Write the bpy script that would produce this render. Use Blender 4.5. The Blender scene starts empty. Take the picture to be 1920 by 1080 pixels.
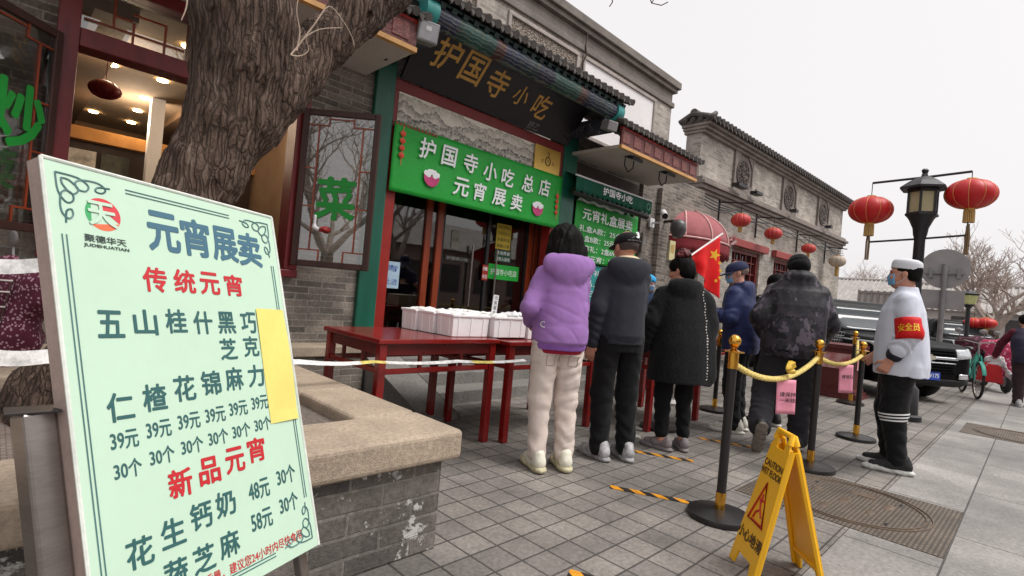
import bpy, bmesh, math, random
import numpy as np
from mathutils import Vector, Matrix
from mathutils.bvhtree import BVHTree
random.seed(7); np.random.seed(7)
SC = bpy.context.scene
COL = SC.collection
PI = math.pi
# ---------------------------------------------------------------- camera
CZ = 1.17; FPX = 982.4
CPIT, CROL, CYAW = math.radians(0.51), math.radians(-5.08), math.radians(45.25)
def ray(px, py):
    u = (px-960)/FPX; v = -(py-540)/FPX
    cr, sr, cp, sp = math.cos(CROL), math.sin(CROL), math.cos(CPIT), math.sin(CPIT)
    x = u*cr+v*sr; z = -u*sr+v*cr
    y = cp-z*sp; zz = sp+z*cp
    return Vector((math.sin(CYAW)*x+math.cos(CYAW)*y, -math.cos(CYAW)*x+math.sin(CYAW)*y, zz))
def pY(px, py, Y): r = ray(px, py); t = Y/r.y; return Vector((r.x*t, Y, CZ+r.z*t))
def pX(px, py, X): r = ray(px, py); t = X/r.x; return Vector((X, r.y*t, CZ+r.z*t))
def pZ(px, py, Z=0.0): r = ray(px, py); t = (Z-CZ)/r.z; return Vector((r.x*t, r.y*t, Z))
CFWD = ray(960, 540); _rt = ray(960+FPX, 540)-CFWD; _up = ray(960, 540-FPX)-CFWD
cam = bpy.data.cameras.new('camera'); camo = bpy.data.objects.new('camera', cam); COL.objects.link(camo)
cam.sensor_width = 36; cam.lens = FPX*36/1920; cam.clip_start = 0.05; cam.clip_end = 2000
m3 = Matrix((_rt.normalized(), _up.normalized(), -CFWD.normalized())).transposed()
camo.matrix_world = Matrix.Translation((0, 0, CZ)) @ m3.to_4x4()
SC.camera = camo
# ---------------------------------------------------------------- sky and sun (overcast)
SUN_EL, SUN_AZ = math.radians(58), math.radians(-60)      # azimuth measured from +X
w = bpy.data.worlds.new('World'); SC.world = w; w.use_nodes = True
nt = w.node_tree; nt.nodes.clear()
sky = nt.nodes.new('ShaderNodeTexSky'); sky.sky_type = 'NISHITA'; sky.sun_disc = False
sky.sun_elevation = SUN_EL; sky.sun_rotation = math.radians(90)-SUN_AZ
sky.air_density = 1.0; sky.dust_density = 6.0; sky.ozone_density = 1.0
hs = nt.nodes.new('ShaderNodeHueSaturation'); hs.inputs['Saturation'].default_value = 0.10
mxw = nt.nodes.new('ShaderNodeMix'); mxw.data_type = 'RGBA'; mxw.inputs[0].default_value = 0.75
mxw.inputs[7].default_value = (8.8, 8.55, 8.6, 1)         # the even white cloud layer over the sky
bg = nt.nodes.new('ShaderNodeBackground'); bg.inputs['Strength'].default_value = 0.088
wo = nt.nodes.new('ShaderNodeOutputWorld')
nt.links.new(sky.outputs[0], hs.inputs['Color']); nt.links.new(hs.outputs[0], mxw.inputs[6])
nt.links.new(mxw.outputs[2], bg.inputs['Color']); nt.links.new(bg.outputs[0], wo.inputs['Surface'])
sun = bpy.data.lights.new('sun', 'SUN'); sun.energy = 2.0; sun.angle = math.radians(32); sun.color = (1, .97, .93)
suno = bpy.data.objects.new('sun', sun); COL.objects.link(suno)
sd = Vector((math.cos(SUN_EL)*math.cos(SUN_AZ), math.cos(SUN_EL)*math.sin(SUN_AZ), math.sin(SUN_EL)))
suno.rotation_euler = (-sd).to_track_quat('-Z', 'Y').to_euler()
SC.view_settings.view_transform = 'Standard'; SC.view_settings.look = 'None'
SC.view_settings.exposure = 0.50; SC.view_settings.gamma = 1.0
try:
    SC.cycles.use_denoising = True; SC.cycles.max_bounces = 6; SC.cycles.transparent_max_bounces = 12
except Exception: pass
# ---------------------------------------------------------------- materials
def L(r, g, b):
    f = lambda c: (c/255/12.92 if c/255 <= .04045 else ((c/255+.055)/1.055)**2.4)
    return (f(r), f(g), f(b))
class NT:
    def __init__(s, name):
        s.m = bpy.data.materials.new(name); s.m.use_nodes = True; s.t = s.m.node_tree
        s.b = s.t.nodes['Principled BSDF']; s.o = s.t.nodes['Material Output']
    def n(s, typ, **kw):
        x = s.t.nodes.new('ShaderNode'+typ)
        for k, v in kw.items(): setattr(x, k, v)
        return x
    def l(s, a, b): s.t.links.new(a, b)
    def noise(s, vec, scale, detail=4, rough=.55):
        x = s.n('TexNoise'); x.inputs['Scale'].default_value = scale; x.inputs['Detail'].default_value = detail
        x.inputs['Roughness'].default_value = rough
        if vec is not None: s.l(vec, x.inputs['Vector'])
        return x.outputs['Fac']
    def math(s, op, a, b=None, clamp=False):
        x = s.n('Math', operation=op, use_clamp=clamp)
        for i, v in enumerate((a, b)):
            if v is None: continue
            if isinstance(v, (int, float)): x.inputs[i].default_value = v
            else: s.l(v, x.inputs[i])
        return x.outputs[0]
    def ramp(s, fac, stops):
        x = s.n('ValToRGB'); s.l(fac, x.inputs[0]); e = x.color_ramp.elements
        while len(e) < len(stops): e.new(.5)
        for i, (p, c) in enumerate(stops): e[i].position = p; e[i].color = (*c, 1)
        return x.outputs[0]
    def mix(s, fac, a, b, mode='MIX'):
        x = s.n('Mix', data_type='RGBA', blend_type=mode)
        for sock, v in ((x.inputs[0], fac), (x.inputs[6], a), (x.inputs[7], b)):
            if isinstance(v, (int, float)): sock.default_value = v
            elif isinstance(v, tuple): sock.default_value = (*v, 1) if len(v) == 3 else v
            else: s.l(v, sock)
        return x.outputs[2]
    def bump(s, h, strength=.3, dist=.01):
        x = s.n('Bump'); x.inputs['Strength'].default_value = strength; x.inputs['Distance'].default_value = dist
        s.l(h, x.inputs['Height']); s.l(x.outputs[0], s.b.inputs['Normal']); return x
    def mapv(s, kind='Object', sc=(1, 1, 1)):
        tc = s.n('TexCoord'); mp = s.n('Mapping'); mp.inputs['Scale'].default_value = sc
        s.l(tc.outputs[kind], mp.inputs['Vector']); return mp.outputs[0]
    def wallvec(s):
        g = s.n('NewGeometry'); p = s.n('SeparateXYZ'); q = s.n('SeparateXYZ'); c = s.n('CombineXYZ')
        s.l(g.outputs['Position'], p.inputs[0]); s.l(g.outputs['True Normal'], q.inputs[0])
        u = s.math('ADD', s.math('MULTIPLY', p.outputs[0], s.math('ABSOLUTE', q.outputs[1])), s.math('MULTIPLY', p.outputs[1], s.math('ABSOLUTE', q.outputs[0])))
        s.l(u, c.inputs[0]); s.l(p.outputs[2], c.inputs[1]); return c.outputs[0]
MC = {}
def mat(name, col, rough=.6, metal=0., var=.15, scale=6., bump=0., bscale=60., stretch=(1, 1, 1), col2=None, coat=0., emit=0., fine=.06, alpha=None, spec=.5):
    if name in MC: return MC[name]
    k = NT(name); v = k.mapv('Object', stretch)
    f = k.noise(v, scale, 5)
    a = tuple(max(0, c*(1-var)) for c in col); b = col2 or tuple(min(1, c*(1+var)) for c in col)
    c1 = k.ramp(f, [(.3, a), (.7, b)])
    if fine:
        f2 = k.noise(v, scale*14, 3); c1 = k.mix(1.0, c1, k.ramp(f2, [(.25, (1-fine*2,)*3), (.75, (1+fine,)*3)]), 'MULTIPLY')
    k.l(c1, k.b.inputs['Base Color'])
    k.b.inputs['Metallic'].default_value = metal; k.b.inputs['Specular IOR Level'].default_value = spec
    rr = k.math('ADD', k.math('MULTIPLY', k.noise(v, scale*3, 3), .2), rough-.1, True); k.l(rr, k.b.inputs['Roughness'])
    if coat: k.b.inputs['Coat Weight'].default_value = coat; k.b.inputs['Coat Roughness'].default_value = .1
    if emit:
        k.l(c1, k.b.inputs['Emission Color']); k.b.inputs['Emission Strength'].default_value = emit
    if bump: k.bump(k.noise(v, bscale, 4), bump, .01)
    MC[name] = k.m; return k.m
def fabric(name, col, rough=.85, var=.12, weave=260., fold=.25, pat=None, sheen=.06):
    k = NT(name); v = k.mapv('Object')
    f = k.noise(v, 7, 4)
    c1 = k.ramp(f, [(.3, tuple(c*(1-var) for c in col)), (.7, tuple(c*(1+var) for c in col))])
    if pat: c1 = pat(k, v, c1)
    k.l(c1, k.b.inputs['Base Color']); k.b.inputs['Roughness'].default_value = rough
    k.b.inputs['Sheen Weight'].default_value = sheen; k.b.inputs['Specular IOR Level'].default_value = .25
    rn = k.n('TexNoise', noise_type='RIDGED_MULTIFRACTAL'); rn.inputs['Scale'].default_value = 5.5; rn.inputs['Detail'].default_value = 2.5; rn.inputs['Distortion'].default_value = .7; k.l(k.mapv('Object', (1, 1, .62)), rn.inputs['Vector'])
    h = k.math('ADD', k.math('MULTIPLY', k.noise(v, weave, 2), .10), k.math('ADD', k.math('MULTIPLY', k.noise(k.mapv('Object', (1, 1, .6)), 16, 3), .6), k.math('MULTIPLY', rn.outputs['Fac'], .55)))
    k.bump(h, min(1., fold*1.6), .011); return k.m
def brickmat(name, c1, c2, mortar, bw, rh, ms, vec='wall', off=.5, stain=.5, bumpd=.006, white=0., rough=.85, squash=1, hi=None, dist=0., spots=0):
    k = NT(name)
    if vec == 'wall': v = k.wallvec()
    else:
        g = k.n('NewGeometry'); mp = k.n('Mapping'); mp.inputs['Location'].default_value = vec[0]; mp.inputs['Rotation'].default_value = (0, 0, vec[1])
        k.l(g.outputs['Position'], mp.inputs['Vector']); v = mp.outputs[0]
    g2 = k.n('NewGeometry'); P = g2.outputs['Position']
    if dist:
        nz = k.n('TexNoise'); nz.inputs['Scale'].default_value = 4; k.l(P, nz.inputs['Vector'])
        ad = k.n('VectorMath', operation='MULTIPLY_ADD'); k.l(nz.outputs['Color'], ad.inputs[0]); ad.inputs[1].default_value = (dist,)*3; k.l(v, ad.inputs[2]); v = ad.outputs[0]
    br = k.n('TexBrick', offset=off, squash=squash); k.l(v, br.inputs['Vector'])
    for i, c in (('Color1', c1), ('Color2', c2), ('Mortar', mortar)): br.inputs[i].default_value = (*c, 1)
    br.inputs['Scale'].default_value = 1; br.inputs['Mortar Size'].default_value = ms; br.inputs['Mortar Smooth'].default_value = .25
    br.inputs['Brick Width'].default_value = bw; br.inputs['Row Height'].default_value = rh; br.inputs['Bias'].default_value = 0
    c = br.outputs['Color']
    bo = k.n('TexNoise'); bo.inputs['Scale'].default_value = .9; bo.inputs['Detail'].default_value = 3; k.l(P, bo.inputs['Vector']); c = k.mix(1., c, k.ramp(bo.outputs['Fac'], [(.35, (.74, .73, .72) if spots else (.84, .83, .82)), (.62, (1.1, 1.08, 1.05))]), 'MULTIPLY')
    sp = k.n('TexVoronoi'); sp.inputs['Scale'].default_value = 7; k.l(P, sp.inputs['Vector']); c = k.mix(k.ramp(sp.outputs['Distance'], [(.035, (.45 if spots else 0,)*3), (.06, (0,)*3)]), c, (.05, .045, .042))
    c = k.mix(1., c, k.ramp(k.noise(P, 2.2, 6, .65), [(.3, (1-stain,)*3), (.68, (1.12,)*3)]), 'MULTIPLY')
    c = k.mix(1., c, k.ramp(k.noise(P, 45, 4, .7), [(.3, (.66,)*3), (.7, (1.25,)*3)]), 'MULTIPLY')
    if white:
        wn = k.noise(P, 5.0, 6, .7); wn2 = k.noise(P, 30, 5, .7)
        f = k.ramp(k.math('ADD', k.math('MULTIPLY', wn, .7), k.math('MULTIPLY', wn2, .3)), [(white, (0, 0, 0)), (white+.03, (1, 1, 1))])
        c = k.mix(f, c, (.5, .49, .47))
    k.l(c, k.b.inputs['Base Color']); k.b.inputs['Roughness'].default_value = rough
    h = k.math('ADD', k.math('MULTIPLY', br.outputs['Fac'], -1.), k.math('MULTIPLY', k.noise(P, 60, 4, .7), .45))
    k.bump(h, .8, bumpd); return k.m
# ---------------------------------------------------------------- mesh builder
def org(o):
    v = Vector((0, 0, 0))
    while o: v = v+o.location; o = o.parent
    return v
def smoothpts(P, n=4, closed=False):
    P = [np.asarray(p, float) for p in P]; N = len(P); out = []
    for i in range(N if closed else N-1):
        a, b, c, d = (P[(i-1) % N] if closed or i else P[0]), P[i], P[(i+1) % N], (P[(i+2) % N] if closed or i+2 < N else P[-1])
        for j in range(n):
            t = j/n; out.append(.5*((2*b)+(-a+c)*t+(2*a-5*b+4*c-d)*t*t+(-a+3*b-3*c+d)*t**3))
    if not closed: out.append(P[-1])
    return out
class MB:
    def __init__(s): s.v = []; s.f = []; s.mi = []; s.cur = 0
    def add(s, vs, fs, T=None):
        o = len(s.v); s.v += [tuple(T @ Vector(p)) if T else tuple(p) for p in vs]
        for f in fs: s.f.append([i+o for i in f]); s.mi.append(s.cur)
        return s
    def box(s, x0, x1, y0, y1, z0, z1, T=None):
        vs = [(x, y, z) for x in (x0, x1) for y in (y0, y1) for z in (z0, z1)]
        return s.add(vs, [(0, 1, 3, 2), (4, 6, 7, 5), (0, 4, 5, 1), (2, 3, 7, 6), (0, 2, 6, 4), (1, 5, 7, 3)], T)
    def beam(s, p0, p1, w, h, up=(0, 0, 1)):
        p0, p1 = Vector(p0), Vector(p1); d = (p1-p0); ln = d.length; d.normalize()
        x = d.cross(Vector(up)); 
        if x.length < 1e-5: x = d.cross(Vector((1, 0, 0)))
        x.normalize(); z = x.cross(d)
        T = Matrix.Translation(p0) @ Matrix((x, d, z)).transposed().to_4x4()
        return s.box(-w/2, w/2, 0, ln, -h/2, h/2, T)
    def tube(s, pts, r, n=8, caps=True, closed=False):
        pts = [Vector(p) for p in pts]; N = len(pts); rs = r if isinstance(r, (list, tuple)) else [r]*N
        ref = None; vs = []
        for i, p in enumerate(pts):
            a = pts[(i-1) % N] if (closed or i > 0) else p; b = pts[(i+1) % N] if (closed or i < N-1) else p
            t = (b-a).normalized()
            if ref is None:
                ref = t.orthogonal().normalized()
            ref = (ref-t*ref.dot(t))
            if ref.length < 1e-6: ref = t.orthogonal()
            ref.normalize(); bi = t.cross(ref)
            for k in range(n):
                a_ = 2*PI*k/n; vs.append(p+(ref*math.cos(a_)+bi*math.sin(a_))*rs[i])
        fs = []
        for i in range(N if closed else N-1):
            j = (i+1) % N
            for k in range(n): fs.append((i*n+k, i*n+(k+1) % n, j*n+(k+1) % n, j*n+k))
        if caps and not closed: fs += [tuple(range(n-1, -1, -1)), tuple(range((N-1)*n, N*n))]
        return s.add(vs, fs)
    def lathe(s, prof, c=(0, 0, 0), n=24, T=None, sx=1, sy=1, cap=True):
        vs = []; fs = []
        for r, z in prof:
            for k in range(n): a = 2*PI*k/n; vs.append((c[0]+r*sx*math.cos(a), c[1]+r*sy*math.sin(a), c[2]+z))
        for i in range(len(prof)-1):
            for k in range(n): fs.append((i*n+k, i*n+(k+1) % n, (i+1)*n+(k+1) % n, (i+1)*n+k))
        if cap: fs += [tuple(range(n-1, -1, -1)), tuple(range((len(prof)-1)*n, len(prof)*n))]
        return s.add(vs, fs, T)
    def prism(s, poly, h0, h1, T=None):
        n = len(poly); vs = [(x, y, h0) for x, y in poly]+[(x, y, h1) for x, y in poly]
        fs = [tuple(range(n-1, -1, -1)), tuple(range(n, 2*n))]+[(i, (i+1) % n, n+(i+1) % n, n+i) for i in range(n)]
        return s.add(vs, fs, T)
    def ell(s, c, r, n=16, m=10, T=None):
        vs = []; fs = []
        for i in range(m+1):
            t = PI*i/m
            for k in range(n): a = 2*PI*k/n; vs.append((c[0]+r[0]*math.sin(t)*math.cos(a), c[1]+r[1]*math.sin(t)*math.sin(a), c[2]+r[2]*math.cos(t)))
        for i in range(m):
            for k in range(n): fs.append((i*n+k, (i+1)*n+k, (i+1)*n+(k+1) % n, i*n+(k+1) % n))
        return s.add(vs, fs, T)
    def grid(s, fn, nu, nv):
        vs = [fn(i/nu, j/nv) for i in range(nu+1) for j in range(nv+1)]
        fs = [(i*(nv+1)+j, (i+1)*(nv+1)+j, (i+1)*(nv+1)+j+1, i*(nv+1)+j+1) for i in range(nu) for j in range(nv)]
        return s.add(vs, fs)
    def text(s, body, O, U, V, w=None, h=.1, bold=0., align='C', lift=None, sx=None, shear=0.):
        """flat lettering: O centre, U right, V up (unit); h = overall height, w = overall width"""
        c = bpy.data.curves.new('t', 'FONT'); c.body = body; c.resolution_u = 3; c.shear = shear
        o = bpy.data.objects.new('t', c); me = o.to_mesh()
        co = np.array([v.co[:] for v in me.vertices]); fs = [tuple(p.vertices) for p in me.polygons]
        o.to_mesh_clear(); bpy.data.objects.remove(o); bpy.data.curves.remove(c)
        lo, hi = co.min(0), co.max(0); kh = h/(hi[1]-lo[1]); kw = (w/(hi[0]-lo[0])) if w else kh*(sx or 1)
        cx = (lo[0]+hi[0])/2 if align == 'C' else lo[0]
        U, V, O = Vector(U), Vector(V), Vector(O); N = U.cross(V).normalized()
        if lift is None: lift = .0015
        for i, (ox, oy) in enumerate(((0, 0), (1, 0), (-1, 0), (0, 1), (0, -1), (.7, .7), (-.7, .7), (.7, -.7), (-.7, -.7)) if bold else ((0, 0),)):
            s.add([O+U*((p[0]-cx+ox*bold)*kw)+V*((p[1]-(lo[1]+hi[1])/2+oy*bold)*kh)+N*(lift+i*.00005) for p in co], fs)
        return s
    def build(s, name, m, parent=None, smooth=False, bevel=0, world=True, seg=2, label=None):
        me = bpy.data.meshes.new(name); v = s.v
        if world and parent is not None:
            q = org(parent); v = [(a-q.x, b-q.y, c-q.z) for a, b, c in v]
        me.from_pydata([tuple(p) for p in v], [], s.f)
        for x in (m if isinstance(m, (list, tuple)) else [m]): me.materials.append(x)
        if any(s.mi): me.polygons.foreach_set('material_index', s.mi)
        if smooth: me.polygons.foreach_set('use_smooth', [True]*len(me.polygons))
        me.update(); o = bpy.data.objects.new(name, me); COL.objects.link(o)
        if parent is not None: o.parent = parent
        if bevel:
            b = o.modifiers.new('bevel', 'BEVEL'); b.width = bevel; b.segments = seg; b.limit_method = 'ANGLE'; b.angle_limit = math.radians(40)
            b.use_clamp_overlap = True
        if smooth and not bevel:
            try: me.set_sharp_from_angle(angle=math.radians(50))
            except Exception: pass
        if label: o['label'] = label
        return o
def tag(o, label=None, cat=None, group=None, kind=None):
    if label: o['label'] = label
    if cat: o['category'] = cat
    if group: o['group'] = group
    if kind: o['kind'] = kind
    return o
def thing(name, label, cat, loc=(0, 0, 0), rotz=0., group=None):
    o = bpy.data.objects.new(name, None); COL.objects.link(o); o.location = loc; o.rotation_euler = (0, 0, rotz)
    o.empty_display_size = .1
    return tag(o, label, cat, group)
def copy_tree(o, parent=None):
    c = o.copy(); COL.objects.link(c); c.parent = parent
    for ch in list(o.children): copy_tree(ch, c)
    return c
# ---------------------------------------------------------------- organic surfaces: signed distances + surface nets
class SDF:
    def __init__(s): s.p = []
    def rc(s, a, b, ra, rb=None, k=.02, wr=None): s.p.append(('rc', np.array(a, float), np.array(b, float), ra, ra if rb is None else rb, k, wr)); return s
    def chain(s, pts, rs, k=.02):
        for i in range(len(pts)-1): s.rc(pts[i], pts[i+1], rs[i], rs[i+1], k)
        return s
    def ell(s, c, r, R=None, k=.02, sub=False): s.p.append(('ell', np.array(c, float), np.array(r, float), None if R is None else np.array(R), k, sub)); return s
    def box(s, c, r, rnd, R=None, k=.02, sub=False): s.p.append(('box', np.array(c, float), np.array(r, float), rnd, None if R is None else np.array(R), k, sub)); return s
    def loft(s, prof, k=.02, pw=2.0): s.p.append(('loft', np.array(prof, float), k, pw)); return s   # rows z, rx, ry, cx, cy
    def bnd(s, q):
        if q[0] == 'rc':
            r = max(q[3], q[4])+.01; return np.minimum(q[1], q[2])-r, np.maximum(q[1], q[2])+r, q[5]
        if q[0] in ('ell', 'box'):
            R = q[3] if q[0] == 'ell' else q[4]; e = q[2] if R is None else np.abs(R) @ q[2]
            return q[1]-e-.005, q[1]+e+.005, (q[4] if q[0] == 'ell' else q[5])
        a = q[1]; return np.array([(a[:, 3]-a[:, 1]).min(), (a[:, 4]-a[:, 2]).min(), a[:, 0].min()])-.01, np.array([(a[:, 3]+a[:, 1]).max(), (a[:, 4]+a[:, 2]).max(), a[:, 0].max()])+.01, q[2]
    def dist(s, q, X, Y, Z):
        if q[0] == 'rc':
            a, b, ra, rb, wr = q[1], q[2], q[3], q[4], q[6]; d = b-a; l2 = max(d @ d, 1e-9)
            t = np.clip(((X-a[0])*d[0]+(Y-a[1])*d[1]+(Z-a[2])*d[2])/l2, 0, 1)
            D = np.sqrt((X-a[0]-t*d[0])**2+(Y-a[1]-t*d[1])**2+(Z-a[2]-t*d[2])**2)-(ra+(rb-ra)*t)
            if wr: D = D+wr[0]*np.sin(t*math.sqrt(l2)*wr[1]+2.2*np.sin(23*X+9*Z)+1.6*np.sin(31*Y+7*Z))
            return D
        if q[0] == 'ell':
            c, r, R = q[1], q[2], q[3]; P = [X-c[0], Y-c[1], Z-c[2]]
            if R is not None: P = [R[0, i]*P[0]+R[1, i]*P[1]+R[2, i]*P[2] for i in range(3)]
            k0 = np.sqrt((P[0]/r[0])**2+(P[1]/r[1])**2+(P[2]/r[2])**2); k1 = np.sqrt((P[0]/r[0]**2)**2+(P[1]/r[1]**2)**2+(P[2]/r[2]**2)**2)
            return k0*(k0-1)/np.maximum(k1, 1e-6)
        if q[0] == 'box':
            c, r, rnd, R = q[1], q[2], q[3], q[4]; P = [X-c[0], Y-c[1], Z-c[2]]
            if R is not None: P = [R[0, i]*P[0]+R[1, i]*P[1]+R[2, i]*P[2] for i in range(3)]
            Q = [np.abs(P[i])-r[i]+rnd for i in range(3)]
            return np.sqrt(sum(np.maximum(x, 0)**2 for x in Q))+np.minimum(np.maximum(np.maximum(Q[0], Q[1]), Q[2]), 0)-rnd
        a = q[1]; z = np.clip(Z, a[0, 0], a[-1, 0]); pw = q[3]
        it = lambda j: np.interp(z, a[:, 0], a[:, j])
        rx, ry, cx, cy = it(1), it(2), it(3), it(4)
        e = ((np.abs(X-cx)/rx)**pw+(np.abs(Y-cy)/ry)**pw)**(1/pw)
        D = (e-1)*np.minimum(rx, ry); dz = np.maximum(a[0, 0]-Z, Z-a[-1, 0])
        rr = .012; return np.maximum(D, dz) if True else D
    def mesh(s, h, disp=None):
        B = [s.bnd(q) for q in s.p]; lo = np.min([b[0] for b in B], 0)-3*h; hi = np.max([b[1] for b in B], 0)+3*h
        n = np.ceil((hi-lo)/h).astype(int)+1; ax = [lo[i]+h*np.arange(n[i]) for i in range(3)]
        D = np.full(n, 1.0, np.float32)
        for q, (a, b, k) in zip(s.p, B):
            i0 = np.maximum(((a-lo)/h-k/h-2).astype(int), 0); i1 = np.minimum(((b-lo)/h+k/h+3).astype(int), n)
            sl = tuple(slice(i0[i], i1[i]) for i in range(3))
            X, Y, Z = np.meshgrid(*[ax[i][i0[i]:i1[i]] for i in range(3)], indexing='ij', sparse=True)
            d = (s.dist(q, X, Y, Z)).astype(np.float32); A = D[sl]
            if q[0] in ('ell', 'box') and q[-1]:
                hh = np.maximum(k-np.abs(A+d), 0)/max(k, 1e-6); D[sl] = np.maximum(A, -d)+hh*hh*k/4
            else:
                hh = np.maximum(k-np.abs(A-d), 0)/max(k, 1e-6); D[sl] = np.minimum(A, d)-hh*hh*k/4
        if disp is not None:
            near = np.argwhere(np.abs(D) < 4*h+.02); P = lo+near*h
            D[near[:, 0], near[:, 1], near[:, 2]] += disp(P).astype(np.float32)
        # surface nets
        S = D < 0; c = np.zeros(n-1, np.uint8)
        for i in (0, 1):
            for j in (0, 1):
                for k in (0, 1): c += S[i:n[0]-1+i, j:n[1]-1+j, k:n[2]-1+k]
        cells = np.argwhere((c > 0) & (c < 8)); idx = np.full(n-1, -1, np.int64); idx[tuple(cells.T)] = np.arange(len(cells))
        off = np.array([(i, j, k) for i in (0, 1) for j in (0, 1) for k in (0, 1)])
        val = np.stack([D[cells[:, 0]+o[0], cells[:, 1]+o[1], cells[:, 2]+o[2]] for o in off], 1)
        acc = np.zeros((len(cells), 3)); cnt = np.zeros(len(cells))
        for a in range(8):
            for b in range(a+1, 8):
                if np.abs(off[a]-off[b]).sum() != 1: continue
                va, vb = val[:, a], val[:, b]; m = (va < 0) != (vb < 0); t = np.where(m, va/np.where(m, va-vb, 1), 0)
                acc += np.where(m[:, None], off[a]+t[:, None]*(off[b]-off[a]), 0); cnt += m
        V = lo+(cells+acc/np.maximum(cnt, 1)[:, None])*h
        F = []
        for d in range(3):
            e = [0, 0, 0]; e[d] = 1; u, w_ = (d+1) % 3, (d+2) % 3
            S0 = S[:n[0]-e[0], :n[1]-e[1], :n[2]-e[2]]; S1 = S[e[0]:, e[1]:, e[2]:]
            ed = np.argwhere(S0 != S1); ed = ed[(ed[:, u] > 0) & (ed[:, w_] > 0) & (ed[:, u] < n[u]-1) & (ed[:, w_] < n[w_]-1)]
            U_ = np.zeros(3, int); U_[u] = 1; W_ = np.zeros(3, int); W_[w_] = 1
            q = np.stack([idx[tuple((ed-U_-W_).T)], idx[tuple((ed-W_).T)], idx[tuple(ed.T)], idx[tuple((ed-U_).T)]], 1)
            fl = S0[tuple(ed.T)]; q[~fl] = q[~fl][:, ::-1]; F.append(q)
        F = np.concatenate(F); F = F[(F >= 0).all(1)]
        return V, F
    def build(s, name, m, h, parent=None, disp=None, world=False, matfn=None, label=None):
        V, F = s.mesh(h, disp)
        if world and parent is not None: V = V-np.array(org(parent))
        me = bpy.data.meshes.new(name); me.vertices.add(len(V)); me.vertices.foreach_set('co', V.astype(np.float32).ravel())
        me.loops.add(F.size); me.loops.foreach_set('vertex_index', F.astype(np.int32).ravel())
        me.polygons.add(len(F)); me.polygons.foreach_set('loop_start', np.arange(0, F.size, 4, dtype=np.int32)); me.polygons.foreach_set('loop_total', np.full(len(F), 4, np.int32))
        for x in (m if isinstance(m, (list, tuple)) else [m]): me.materials.append(x)
        if matfn is not None: me.polygons.foreach_set('material_index', matfn(V[F].mean(1)).astype(np.int32))
        me.polygons.foreach_set('use_smooth', np.ones(len(F), bool)); me.update(calc_edges=True); me.validate()
        o = bpy.data.objects.new(name, me); COL.objects.link(o)
        if parent is not None: o.parent = parent
        if label: o['label'] = label
        return o
def wob(seed, freq, amp, st=(1, 1, 1), n=6, ridge=False):
    rs = np.random.RandomState(seed); K = rs.normal(size=(n, 3)); K = K/np.linalg.norm(K, axis=1)[:, None]*freq*rs.uniform(.6, 1.5, (n, 1))*np.array(st)
    L2 = rs.normal(size=(n, 3))*freq*.35*np.array(st); ph = rs.uniform(0, 6.3, n)
    def f(P):
        a = 0
        for i in range(n): a = a+np.sin(P @ K[i]+ph[i]+1.7*np.sin(P @ L2[i]+ph[i]*2))
        a = a/n*1.6
        if ridge: a = .6-2*np.abs(a)
        return amp*a
    return f
def crease(seed, freq, amp, st=(1, 1, 1), wd=.24):
    f = wob(seed, freq, 1., st, 3); return lambda P: amp*(np.exp(-(f(P)/wd)**2)-.25)
def drape(seed, amp=.007):
    g = crease(seed+1, 30, amp*.5, (.6, .6, 1.2), .4)
    lo = wob(seed+5, 5, 1.)
    return summ(crease(seed, 19, amp*.55, (1, 1, .28), .42), lambda P: g(P)*np.clip(.35+.9*lo(P), 0, 1), wob(seed+3, 11, amp*.7, (1, 1, .6)), wob(seed+4, 48, amp*.12))
def summ(*fs): return lambda P: sum(f(P) for f in fs)
# ================================================================ materials of the place
M_brick = brickmat('grey_brick', (.33, .285, .245), (.13, .113, .10), (.36, .33, .295), .25, .062, .007, stain=.55, white=.66)
M_brick2 = brickmat('pale_grey_brick', (.50, .45, .405), (.30, .27, .24), (.52, .485, .445), .25, .062, .006, stain=.38)
M_planter = brickmat('planter_brick', (.235, .21, .19), (.085, .078, .074), (.26, .24, .22), .30, .088, .008, stain=.5, bumpd=.014, white=.565, dist=.018)
M_pave = brickmat('paver', (.275, .252, .232), (.20, .184, .170), (.075, .068, .062), .1622, .163, .0055, vec=((-.0344+.1622*.5, -.072, 0), 0), off=0., stain=.42, bumpd=.004, rough=.75, spots=1)
M_slab = brickmat('slab', (.34, .325, .312), (.265, .254, .246), (.08, .075, .07), 1.22, .4255, .005, vec=((.85, -.275, 0), 0), off=.5, stain=.4, bumpd=.003, rough=.62, spots=1)
M_granite = mat('granite', L(172, 155, 136), .8, var=.16, scale=5, bump=.5, bscale=220, fine=.16)
M_grstep = mat('grey_granite', L(128, 124, 120), .75, var=.2, scale=4, bump=.35, bscale=200, fine=.2)
M_greyst = mat('grey_stone', L(118, 110, 104), .85, var=.22, scale=4, bump=.5, bscale=60, fine=.12)
M_palest = mat('pale_stone', L(160, 150, 144), .85, var=.18, scale=3, bump=.4, bscale=80, fine=.10)
M_tile = mat('roof_tile', L(82, 77, 73), .75, var=.35, scale=9, bump=.4, bscale=60, fine=.1)
M_redwood = mat('red_brown_wood', L(112, 34, 38), .38, var=.25, scale=3, stretch=(6, 6, 1), bump=.1, bscale=30)
M_dkwood = mat('dark_wood', L(62, 34, 27), .45, var=.3, scale=3, stretch=(6, 6, 1), bump=.15, bscale=30)
M_orwood = mat('orange_wood', L(140, 58, 30), .3, var=.25, scale=3, stretch=(8, 8, .8), bump=.08, bscale=30)
M_redp = mat('red_paint', L(150, 36, 28), .4, var=.15, scale=4, bump=.08)
M_green = mat('green_paint', L(22, 92, 74), .42, var=.16, scale=3, stretch=(3, 3, .7), bump=.1, bscale=24)
M_soffit = mat('soffit_plaster', L(184, 176, 168), .8, var=.07, scale=2, bump=.1)
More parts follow.
